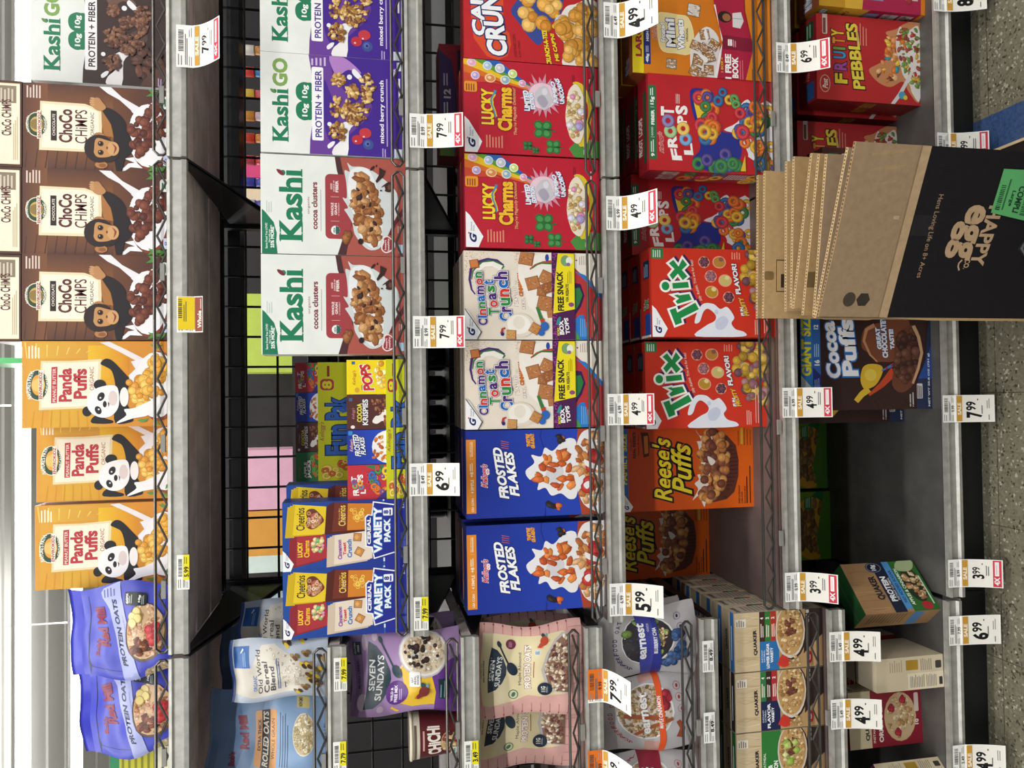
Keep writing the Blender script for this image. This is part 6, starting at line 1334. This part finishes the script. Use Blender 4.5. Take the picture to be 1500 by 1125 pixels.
phs = carton_mesh('photo_side', .2, .272, .085, '#9c2246', art_photo_side(), art_wheat_top(), left=art_photo_side(), topc='#b98a24')
row(phs, 'cereal_box', 'magenta and yellow wheat cereal box, at the far right of the bottom shelf', 'magenta wheat boxes at the far right', .978, .022, ZD[4], .085, 3, 'magenta wheat boxes', dx=-.004, rz=-2, gap=.012)
def art_brown():
    A = Art((0, 100, 0, -75), '#4a2620'); A.rr(5, 16, -58, -70, 2, '#2c6a3a'); A.ln(7, 14, -60, -69, 2, '#dfe6d8'); A.rr(18, 24, -55, -70, 2, '#cfc6c0'); A.t('COCOA', 25, 36, -12, -62, '#e2c636', .1, out=((.08, '#24120e'),), skew=-4); A.t('PEBBLES', 38, 50, -8, -66, '#e6d048', .09, out=((.08, '#24120e'),), skew=-4)
    A.sc([(62, -5), (98, -5), (98, -70), (62, -70)], 60, 3.4, ['#5c3020', '#7a4430', '#8f5a3c', '#d8c8bc'], 3, 'flake'); return A
brn = carton_mesh('brown_pebbles', .195, .262, .06, '#43221c', art_brown())
place(brn, 'cereal_box', 'dark brown pebble cereal box peeking out behind the flattened cardboard', BX, .464, .04, ZD[4], .06)
coc = carton_mesh('cocoa', .216, .331, .075, '#2a1a1a', art_cocoa())
place(coc, 'cereal_box', 'giant dark brown chocolate puff box with blue top band, in front', BX, .073, .033, ZD[4], .075, 'giant chocolate puff boxes')
place(coc, 'cereal_box', 'giant dark brown chocolate puff box with blue top band, mostly hidden behind its twin', BX, .041, .126, ZD[4], .075, 'giant chocolate puff boxes')
grn = carton_mesh('green_puffs', .19, .145, .04, '#4a6a1c', art_green())
place(grn, 'cereal_box', 'green and yellow puff cereal box deep in the dark bottom shelf, nearer the chocolate puffs', BX, -.168, .44, ZD[4], .04, 'green boxes deep in the bottom shelf')
place(grn, 'cereal_box', 'green and yellow puff cereal box deep in the dark bottom shelf, nearer the oatmeal', BX, -.366, .43, ZD[4], .04, 'green boxes deep in the bottom shelf')
# left bay, oatmeal cartons
OB = 'oatmeal box'
ol = carton_mesh('oat_low', .126, .208, .05, '#b3a68e', art_oatbox('low'), art_oat_top('#2b62a0'), right=art_oat_side())
of = carton_mesh('oat_flavor', .126, .208, .05, '#b3a68e', art_oatbox('flav'), art_oat_top('#2a2226'), right=art_oat_side())
oa = carton_mesh('oat_apple', .126, .208, .05, '#b3a68e', art_oatbox('app'), art_oat_top('#28542c'), right=art_oat_side())
def orow(me, label, X, n):
    for i in range(n):
        lb = label if i == 0 else f'{["", "second", "third", "fourth", "fifth", "sixth"][i]} from the front in the file behind the {label.split(" with ")[1].split(",")[0]} oatmeal carton'
        place(me, 'oatmeal_box', lb, OB, X+.001*i, .018+i*.056, ZCD[5], .05, 'tan oatmeal cartons in files')
orow(ol, 'tan oatmeal carton with blue variety band, beside the half empty shelf', -.530, 6)
orow(of, 'tan oatmeal carton with navy variety band, middle of the three files', -.6585, 5)
orow(oa, 'tan oatmeal carton with green apple band, leftmost file', -.787, 5)
pr = carton_mesh('protein', .128, .19, .06, '#8f6f4a', art_protein(), art_protein_top() if 'art_protein_top' in globals() else None, left=art_protein_side(), topc='#22502a')
o = link('oatmeal_box', pr, None, None, (-.463, .0755, ZCD[6]), math.radians(44.5)); tag(o, 'brown and green protein oatmeal carton turned sideways on the bottom shelf', OB)
oe = carton_mesh('oat_end', .073, .17, .128, '#cfc2a8', art_oatend(), None)
place(oe, 'oatmeal_box', 'cream oatmeal carton showing its side panel to the front, bottom shelf', OB, -.6255, .006, ZCD[6], .128, rz=1.5)
oo = carton_mesh('oat_original', .128, .19, .05, '#b9ab8e', art_original(), None, topc='#8e1f30', right=art_oat_side())
place(oo, 'oatmeal_box', 'cream and red oatmeal carton standing with berries on the front, behind the price tag', OB, -.752, .078, ZCD[6], .05, 'cream and red oatmeal cartons', rz=3)
place(oo, 'oatmeal_box', 'cream and red oatmeal carton standing behind the cream side panel', OB, -.655, .165, ZCD[6], .05, 'cream and red oatmeal cartons')
place(oo, 'oatmeal_box', 'cream and red oatmeal carton at the back of the bottom shelf, right of its twin', OB, -.70, .28, ZCD[6], .05, 'cream and red oatmeal cartons')
def art_purple():
    A = Art((0, 100, 0, -60), '#cdbf9f'); A.r(35, 60, 0, -60, '#54203e'); A.r(60, 100, 0, -60, '#b89a74'); A.sc(('e', 78, -30, 18, 24), 60, 3.2, ['#d2b48c', '#a85a2c', '#7a2c34', '#a8804c'], 5, 'oat'); A.rr(90, 97, -6, -30, 1.5, '#d8c8c0'); return A
op = carton_mesh('oat_purple', .128, .165, .05, '#c9bda2', art_purple(), None, right=art_oatend(), topc='#54203e')
o = link('oatmeal_box', op, None, None, (-.893, .05, ZCD[6]), math.radians(-38)); tag(o, 'cream and purple oatmeal carton turned at an angle at the bottom left', OB)
# bags
BG = 'bag'
ob_ = art_blueoats()
pouch('oat_bag', 'cobalt blue protein oats bag with white swoosh, beside the yellow panda box', BG, ob_, .170, .182, .05, -.419, .010, ZCD[0], '#474dbe', '#3f44c8', 'blue protein oats bags', wob=(.006, .008), seed=3, topslant=.01, art_t0=.1, sealh=.12)
pouch('oat_bag', 'cobalt blue protein oats bag with white swoosh, at the left edge of the top shelf', BG, ob_, .172, .185, .05, -.588, .068, ZCD[0], '#474dbe', '#3f44c8', 'blue protein oats bags', rz=3, wob=(.006, .012), seed=5, topslant=.018, sealh=.1)
yg = Art((0, 100, 0, -60), '#c9c23a'); yg.r(0, 12, 0, -60, '#2f8a5a'); yg.ln(15, 90, -5, -55, 9, '#8a8a24', .4); yg.r(60, 90, -8, -40, '#e8e6c8')
place(carton_mesh('yellow_green', .1, .14, .04, '#c4bd34', yg), 'cereal_box', 'yellow and green carton at the left edge of the top shelf', BX, -.695, .125, ZCD[0], .04)
pouch('oat_bag', 'large pale blue rolled oats bag with an oval window, left edge of view', BG, art_rolled(), .20, .236, .07, -.655, .06, ZCD[1], '#6f8db4', '#4d678c', None, rz=2, wob=(.006, .01), seed=7, topslant=-.02, taper=.02, sealh=.08)
ow = art_oldworld()
pouch('cereal_bag', 'clear cereal blend bag with blue label, standing in front of the rolled oats', BG, ow, .116, .182, .05, -.512, .003, ZCD[1], '#a9b2c0', '#1f3f84', 'clear cereal blend bags', rz=0, wob=(.002, .004), seed=9, sealh=.035)
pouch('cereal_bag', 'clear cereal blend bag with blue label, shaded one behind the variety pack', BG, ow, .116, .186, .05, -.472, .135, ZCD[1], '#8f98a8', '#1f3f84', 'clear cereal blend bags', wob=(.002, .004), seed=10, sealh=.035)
pouch('oat_bag', 'dull blue bag standing at the back beside the rolled oats', BG, art_rolled(), .160, .235, .06, -.56, .20, ZCD[1], '#5f7ba2', '#3d5474', None, wob=(.006, .01), seed=17, sealh=.08)
mu = art_muesli()
pouch('cereal_bag', 'purple and yellow muesli bag with a dark half moon and hen, front one', BG, mu, .165, .213, .055, -.538, .004, ZCD[2], '#8f709e', '#6f5580', 'purple muesli bags', rz=0, wob=(.003, .005), seed=12, sealh=.035)
pouch('cereal_bag', 'purple and yellow muesli bag with a dark half moon and hen, second one behind', BG, mu, .165, .213, .055, -.535, .085, ZCD[2], '#8f709e', '#6f5580', 'purple muesli bags', wob=(.003, .005), seed=13, sealh=.035)
ma = art_maple()
for x, y, w, sd in ((-.552, .006, 'front one', 21), (-.682, .056, 'left one cut by the view edge', 22), (-.56, .106, 'shaded one behind', 23)):
    pouch('oat_bag', f'pink checked protein oats bag with cream label, {w}', BG, ma, .185, .212, .045, x, y, ZCD[3], '#d2a29a', '#c08f88', 'pink checked oats bags', wob=(.003, .006), seed=sd, sealh=.03)
pouch('oat_bag', 'grey oatmeal bag with blueberries and a blue band', BG, art_earnest('blue'), .146, .212, .055, -.513, .006, ZCD[4], '#b2aeb2', None, 'grey oatmeal bags', wob=(.004, .006), seed=31, sealh=.04)
pouch('oat_bag', 'grey oatmeal bag with cinnamon sticks and an orange band', BG, art_earnest('maple'), .158, .22, .055, -.667, .010, ZCD[4], '#b2aeb2', None, 'grey oatmeal bags', wob=(.004, .006), seed=32, sealh=.04)
pouch('oat_bag', 'grey oatmeal bag with a dark red band at the left view edge', BG, art_earnest('straw'), .150, .214, .055, -.822, .012, ZCD[4], '#b2aeb2', None, 'grey oatmeal bags', wob=(.004, .006), seed=33, sealh=.04)
pouch('oat_bag', 'grey oatmeal bag standing behind the blueberry one', BG, art_earnest('blue'), .146, .212, .05, -.518, .085, ZCD[4], '#b2aeb2', None, 'grey oatmeal bags', wob=(.004, .006), seed=34, sealh=.04)
# paper cup
cup = thing('porridge_cup', 'maroon paper cup of porridge with a cream rim, left of the purple muesli bag', 'cup', (-.678, .068, ZCD[2]))
A = Art((0, 100, 0, -160), '#5a1f24'); A.r(0, 16, 0, -160, '#d2c8b4'); A.ln(4, 13, -8, -150, 1, '#6a5a50', .6); A.t('CHiCHi', 34, 62, -115, -45, '#efe6da', .05, skew=-4); A.ln(22, 28, -105, -60, 1, '#d8a8a0', .6); A.e(78, -75, 18, 26, '#caa87a'); A.sc(('e', 78, -75, 15, 22), 30, 4, ['#d8bc90', '#4a2420', '#b89468', '#7a3a34'], 3); A.r(82, 98, -60, -20, '#cfe0d0'); A.t('protein', 86, 94, -55, -25, '#2f5a44', .02)
def cupf(s, t, h):
    a = math.pi*(1+s); r = .047-.008*t+h; return (r*math.cos(a), r*math.sin(a), .094*(1-t))
body = MB().lathe([(.036, 0), (.039, .001), (.047, .0935), (.044, .0938), (.040, .06)], 32)
link('cup_body', to_mesh('cup_body', [(body.v, body.f, '#5a1f24'), (A, cupf)], M['carton'], cuts=24), None, cup)
MB().lathe([(.047, .092), (.0495, .0935), (.0495, .097), (.047, .0985), (.001, .0975)], 32).build('lid', M['plastic'], cup, smooth=True, col='#d8cfba')

# ---------------------------------------------------------------- price tags
price_tag('sale4x', '7.99', 258, 325, 98, 36, 'sale tag 7.99 under the white and brown box on the top rail', curl=.03, shift=.008)
price_tag('grain', '', 259, 297, 487, 434, 'whole grain tag, yellow and brown, on the top rail', curl=.006)
price_tag('yellow', '5.99', 259, 276, 864, 813, 'yellow and white shelf tag under the panda boxes')
price_tag('sale4x', '7.99', 600, 677, 216, 166, 'sale tag 7.99 beneath the purple berry box', '8.99', curl=.02)
price_tag('sale4x', '7.99', 605, 680, 510, 463, 'sale tag 7.99 beneath the cocoa cluster box', '8.99', curl=.015)
price_tag('sale', '6.99', 600, 672, 727, 679, 'sale tag 6.99 beneath the mini cereal boxes', '8.49', curl=.02)
price_tag('yellow', '7.99', 606, 628, 924, 875, 'yellow 7.99 shelf tag beneath the variety packs')
price_tag('yellow', '7.99', 489, 508, 1013, 964, 'yellow 7.99 shelf tag beneath the clear cereal blend bag')
price_tag('yellow', '7.79', 488, 507, 1136, 1087, 'yellow 7.79 shelf tag beneath the pale blue rolled oats')
price_tag('yellow', '3.49', 680, 702, 1134, 1086, 'yellow 3.49 shelf tag at the left view edge')
price_tag('sale', '4.99', 884, 952, 55, 3, 'sale tag 4.99 beneath the white lettered red box', '6.49', curl=.05, shift=.012)
price_tag('sale4x', '4.99', 888, 954, 337, 287, 'sale tag 4.99 in front of the shaded loop box', '6.99', curl=.04, shift=.008)
price_tag('sale4x', '4.99', 890, 957, 623, 577, 'sale tag 4.99 above the orange red puff box', '6.99', curl=.012)
price_tag('sale', '5.99', 893, 968, 903, 855, 'sale tag 5.99 beneath the blue flakes box', '6.99', curl=.02, shift=-.006)
price_tag('orange', '7.99', 861, 913, 1030, 981, 'orange and white sale tag 7.99 over the grey oatmeal bags', '9.99', curl=.05, shift=-.012)
price_tag('orange', '9.99', 861, 915, 1152, 1100, 'orange and white sale tag at the left view edge', '9.99', curl=.05, shift=-.014)
price_tag('plain', '8.49', 1029, 1048, 985, 939, 'small white 8.49 tag beneath the blueberry oatmeal bag')
price_tag('plain', '8.49', 1031, 1050, 1089, 1044, 'small white 8.49 tag beneath the cinnamon oatmeal bag')
price_tag('sale4x', '6.99', 1137, 1206, 106, 62, 'sale tag 6.99 in front of the pebble box', '8.49', curl=.03, shift=.004)
price_tag('sale4x', '4.99', 1146, 1217, 612, 568, 'sale tag 4.99 in front of the giant chocolate puffs', '6.99', curl=.012)
price_tag('sale4x', '3.99', 1150, 1222, 882, 839, 'sale tag 3.99 at the end of the fourth rail', '8.99', curl=.02, shift=-.006)
price_tag('sale', '4.99', 1215, 1286, 970, 926, 'sale tag 4.99 beneath the blue band oatmeal carton', '5.49', curl=.015, shift=-.002)
price_tag('sale', '4.99', 1217, 1288, 1069, 1025, 'sale tag 4.99 beneath the navy band oatmeal carton', '5.49', curl=.015, shift=-.003)
price_tag('sale', '8.99', 1367, 1438, 16, -28, 'sale tag on the lowest rail at the right view edge', '9.99', curl=.02, shift=.004)
price_tag('sale4x', '7.99', 1373, 1442, 238, 194, 'sale tag on the lowest rail half hidden by the cardboard', '8.99', curl=.02, shift=.003)
price_tag('sale', '7.99', 1381, 1454, 619, 579, 'sale tag 7.99 on the lowest rail beneath the chocolate puffs', '9.99', curl=.012)
price_tag('sale4x', '3.99', 1389, 1462, 861, 820, 'sale tag 3.99 on the lowest rail at the bay joint', '8.99', curl=.02, shift=-.003)
price_tag('sale', '6.99', 1390, 1463, 946, 903, 'sale tag 6.99 on the lowest rail beneath the protein carton', '7.99', curl=.012)
price_tag('sale', '4.99', 1396, 1466, 1137, 1092, 'sale tag 4.99 on the lowest rail at the left view edge', '5.49', curl=.02, shift=-.002)
# ---------------------------------------------------------------- flattened cartons on a low cart in front of the shelves
cart = thing('flatbed_cart', 'low wooden flatbed cart under the flattened cardboard', 'cart', (.327, -.26, 0))
MB().box(-.168, .186, -.26, .19, .082, .0995).build('deck', M['panel'], cart)
MB().box(.186, .192, -.26, .19, .08, .102).build('edge_strip', M['floor2'], cart)
MB().box(-.155, .165, -.245, .18, .072, .082).build('frame', M['black'], cart)
for x in (-.13, .13):
    for y in (-.2, .18):
        w = MB(); w.lathe([(.022, -.012), (.026, -.009), (.026, .009), (.022, .012)], 20)
        w.v = [(x+b[2], y+b[0], .026+b[1]) for b in w.v]
        c = w.build('caster', M['black'], cart, smooth=False)
        MB().box(x-.018, x+.018, y-.02, y+.02, .05, .072).build('bracket', M['clip'], c)
TAN, TAN2, GREY = '#a88a60', '#b3956a', '#9a8268'
def board(name, label, L, R_, thick, col, group='flattened cartons', front=None, z0=.10, edge='#c9ae84', crease=None):
    "an upright corrugated sheet; L, R_ are its upper corners (x, y, z)"
    a = Vector((L[0], L[1], 0)); b = Vector((R_[0], R_[1], 0)); w = (b-a).length; d = (b-a)/w; ang = math.atan2(d.y, d.x)
    zl, zr = L[2]-z0, R_[2]-z0; th = thick
    vs = [(0, 0, 0), (w, 0, 0), (w, th, 0), (0, th, 0), (0, 0, zl), (w, 0, zr), (w, th, zr), (0, th, zl)]
    P = [(vs, [(0, 1, 5, 4), (2, 3, 7, 6), (1, 2, 6, 5), (3, 0, 4, 7), (0, 3, 2, 1)], col), (vs, [(4, 5, 6, 7)], edge)]
    n = int(w/.0062); q = []; f = []
    for i in range(n):                                  # flutes along the cut edge
        x0, x1 = w*(i+.25)/n, w*(i+.75)/n
        for x in (x0, x1):
            z = zl+(zr-zl)*x/w+.0003; q += [(x, th*.28, z), (x, th*.72, z)]
        f.append((4*i, 4*i+2, 4*i+3, 4*i+1))
    P.append((q, f, '#5d4a30'))
    if front: P.append((front, lambda s, t, h: (w*s, -h, (zl+(zr-zl)*s)*(1-t))))
    me = to_mesh(name, P, M['board'])
    o = link(name, me, None, None, (L[0], L[1], z0), ang)
    return tag(o, label, 'cardboard', group)
def pt(u, v, Y): p = at(u, v, Y); return (p.x, p.y, p.z)
BD = [(1195, 466, -.186, 1243, 216, -.305, GREY, 'greyish flattened carton right behind the black printed one'),
      (1193, 465, -.170, 1212, 226, -.262, GREY, 'third flattened carton from the front of the stack'),
      (1177, 462, -.155, 1201, 226, -.224, TAN, 'fourth flattened carton from the front, with a hand slot'),
      (1163, 452, -.140, 1190, 224, -.188, TAN2, 'fifth flattened carton from the front of the stack'),
      (1160, 450, -.122, 1164, 229, -.156, TAN, 'thin flattened carton in the middle of the stack'),
      (1152, 456, -.105, 1153, 236, -.128, TAN2, 'flattened carton with rough edge, third from the back'),
      (1119, 466, -.086, 1121, 250, -.100, TAN2, 'tall flattened carton with an outlined caution box, second from the back'),
      (1110, 466, -.066, 1111, 256, -.072, TAN, 'rearmost and tallest flattened carton nearest the shelf')]
for i, (ul, vl, yl, ur, vr, yr, c, lb) in enumerate(BD):
    F = None
    if i == 6:
        F = Art((0, 100, 0, -50)); F.r(0, 100, 0, -50, c); F.ring(9.2, -16, .1, .1, .5, c)
        for (x0, x1, y0, y1) in ((5, 5.25, -9, -20), (11, 11.25, -9, -20), (5, 11.25, -9, -9.3), (5, 11.25, -19.7, -20)): F.r(x0, x1, y0, y1, '#3a2c1c')
        F.t('Recycled', 7.2, 8.4, -10.5, -17, '#3a2c1c', .04) if 0 else F.ln(7, 9, -10.5, -16, 1, '#3a2c1c', .7)
        F.rr(0, 4, -13, -16, .9, '#7d6540')
    if i == 2:
        F = Art((0, 100, 0, -50)); F.r(0, 100, 0, -50, c); F.rr(-1, 5, -9, -14, 1.6, '#6f5a38')
    board('flattened_carton', lb, pt(ul, vl, yl), pt(ur, vr, yr), .0075, c, front=F)
# the black printed carton at the front: panel, brown flap, green label
L0, R0 = pt(1300, 465, -.20), None
pr_ = at(1366, 214, -.327)
a = Vector((L0[0], L0[1], 0)); b = Vector((pr_.x, pr_.y, 0)); w = (b-a).length; ang = math.atan2((b-a).y, (b-a).x)
hb = thing('flattened_carton', 'black printed egg carton flattened upside down, with a brown flap and green label', 'cardboard', (L0[0], L0[1], .10), ang)
hz = (L0[2]+pr_.z)/2-.10
BLK = '#1d1b1d'
A = Art((0, 100, 0, -100*w/hz)); wl = 100*w/hz; Y = lambda s: -wl*s
A.r(0, 100, 0, -wl, BLK)
C = '#b89a78'
A.r(.5, 15, Y(.5), Y(.62), '#262427')
A.t('HAPPY', 44, 53.5, Y(.33), Y(.69), C, .03, rot180=True, skew=2)
A.t('egg', 25, 43.5, Y(.36), Y(.69), C, .035, .1, rot180=True, skew=2); A.t('CO.', 40.5, 44, Y(.31), Y(.37), C, .03, rot180=True)
A.swirl([(38.5, Y(.30)), (37, Y(.325)), (37, Y(.345)), (38.5, Y(.365))], C, .5, .5)
A.t('Hens Loving Life on 8+ Acres', 11, 15, Y(.25), Y(.74), '#a88c6c', .0, rot180=True)
P = [([(0, 0, 0), (w, 0, 0), (w, .009, 0), (0, .009, 0), (0, 0, hz), (w, 0, hz), (w, .009, hz), (0, .009, hz)], [(0, 1, 5, 4), (2, 3, 7, 6), (1, 2, 6, 5), (0, 3, 2, 1), (4, 5, 6, 7)], BLK),
     ([(0, 0, 0), (0, .009, 0), (0, 0, hz), (0, .009, hz), (-.006, .002, 0), (-.006, .013, 0), (-.006, .002, hz*.72), (-.006, .013, hz*.72)], [(0, 1, 3, 2), (4, 6, 7, 5), (6, 7, 5, 4), (0, 4, 6, 2)], '#b3956a'), (A, lambda s, t, h: (w*s, -h, hz*(1-t)))]
link('panel', to_mesh('panel', P, M['board']), None, hb)
FA = Art((0, 100, 0, -200)); FA.r(0, 100, 0, -200, '#9c8468'); FA.e(38, -22, 9, 9, '#4a4036', n=16); FA.e(58, -22, 10, 9, '#3a342c', n=6); FA.r(88, 100, 0, -200, '#b59a78'); FA.r(86, 88, 0, -200, '#8a7254'); FA.r(72, 80, -118, -122, '#b8a288')
fz0, fl_, fr_ = hz, .146, .150
n = 12
def flap(s, t, h):
    zt = fl_+(fr_-fl_)*s
    return (w*s, -h-.004*math.sin(math.pi*s)*(1-t)+.001*(1-t), fz0+.001+zt*(1-t))
vs = []
fb = [(flap(i/n, 0, 0), flap(i/n, 1, 0)) for i in range(n+1)]
vb = [tuple(Vector(p)+Vector((0, .007, 0))) for q in fb for p in q]; ff = [(2*i, 2*i+1, 2*i+3, 2*i+2) for i in range(n)]
va = [p for q in fb for p in q]; k = len(va)
flu = []; fq = []
for i in range(46):
    for s in ((i+.25)/46, (i+.75)/46):
        p = flap(s, 0, 0); flu += [(p[0], p[1]+.002, p[2]+.0004), (p[0], p[1]+.005, p[2]+.0004)]
    fq.append((4*i, 4*i+2, 4*i+3, 4*i+1))
link('flap', to_mesh('flap', [(va+vb, ff+[tuple(j+k for j in q) for q in ff]+[(2*i, 2*i+2, k+2*i+2, k+2*i) for i in range(n)]+[(0, 1, k+1, k), (2*n, 2*n+1, k+2*n+1, k+2*n)], '#a58a66'), (flu, fq, '#4f3e28'), (FA, flap)], M['board'], cuts=8), None, hb)
# side tuck flap bent back at the left end
tf = [(-.001, .0, hz+.145), (-.001, .0, hz+.004), (-.009, .012, hz+.125), (-.011, .016, hz+.03), (-.010, .028, hz+.14), (-.012, .034, hz+.05)]
link('side_flap', to_mesh('side_flap', [(tf+[(x+.002, y+.003, z) for x, y, z in tf], [(0, 1, 3, 2), (2, 3, 5, 4), (6, 7, 9, 8), (8, 9, 11, 10), (4, 5, 11, 10), (0, 2, 8, 6), (2, 4, 10, 8), (1, 3, 9, 7), (3, 5, 11, 9)], '#a58a66')], M['board']), None, hb)
G = Art((0, 100, 0, -90)); G.r(0, 100, 0, -90, '#5fae6a'); G.bars(6, 16, -8, -60, '#1f4a2c', 14); G.t('Large', 30, 40, -20, -50, '#1f3a28', .03, rot180=True); G.t('COMPLI', 44, 58, -10, -60, '#1f3a28', .04, rot180=True); G.bars(62, 76, -8, -70, '#1f4a2c', 20); G.ln(80, 95, -10, -80, 3, '#2f6a40', .4); G.ln(20, 27, -10, -80, 1, '#2f6a40', .5)
s0, s1, t0, t1 = .60, .90, .475, .78
lb = link('label', to_mesh('label', [(G, lambda s, t, h: (w*(s0+(s1-s0)*s+.05*(1-t)*(1-s)), -.0022-h, hz*(1-(t0+(t1-t0)*t))))], M['paper']), None, hb); lb['label'] = 'green printed shipping label'

# a dark rounded handle poking into view at the very bottom edge
hd = thing('strap_handle', 'dark rounded handle with a pale rim leaning on the black printed carton', 'handle', (.262, -.312, .10))
q = MB(); q.tube([(-.02, .0, .0), (-.024, -.004, .09), (-.02, -.006, .127), (0, -.007, .142), (.02, -.006, .127), (.026, -.004, .09), (.024, 0, 0)], .0075, 10); q.build('grip', M['black'], hd, smooth=True)
q = MB(); q.tube([(-.012, -.0135, .124), (0, -.015, .136), (.012, -.0135, .124)], .0016, 6); q.build('rim', M['clip'], hd, smooth=True)
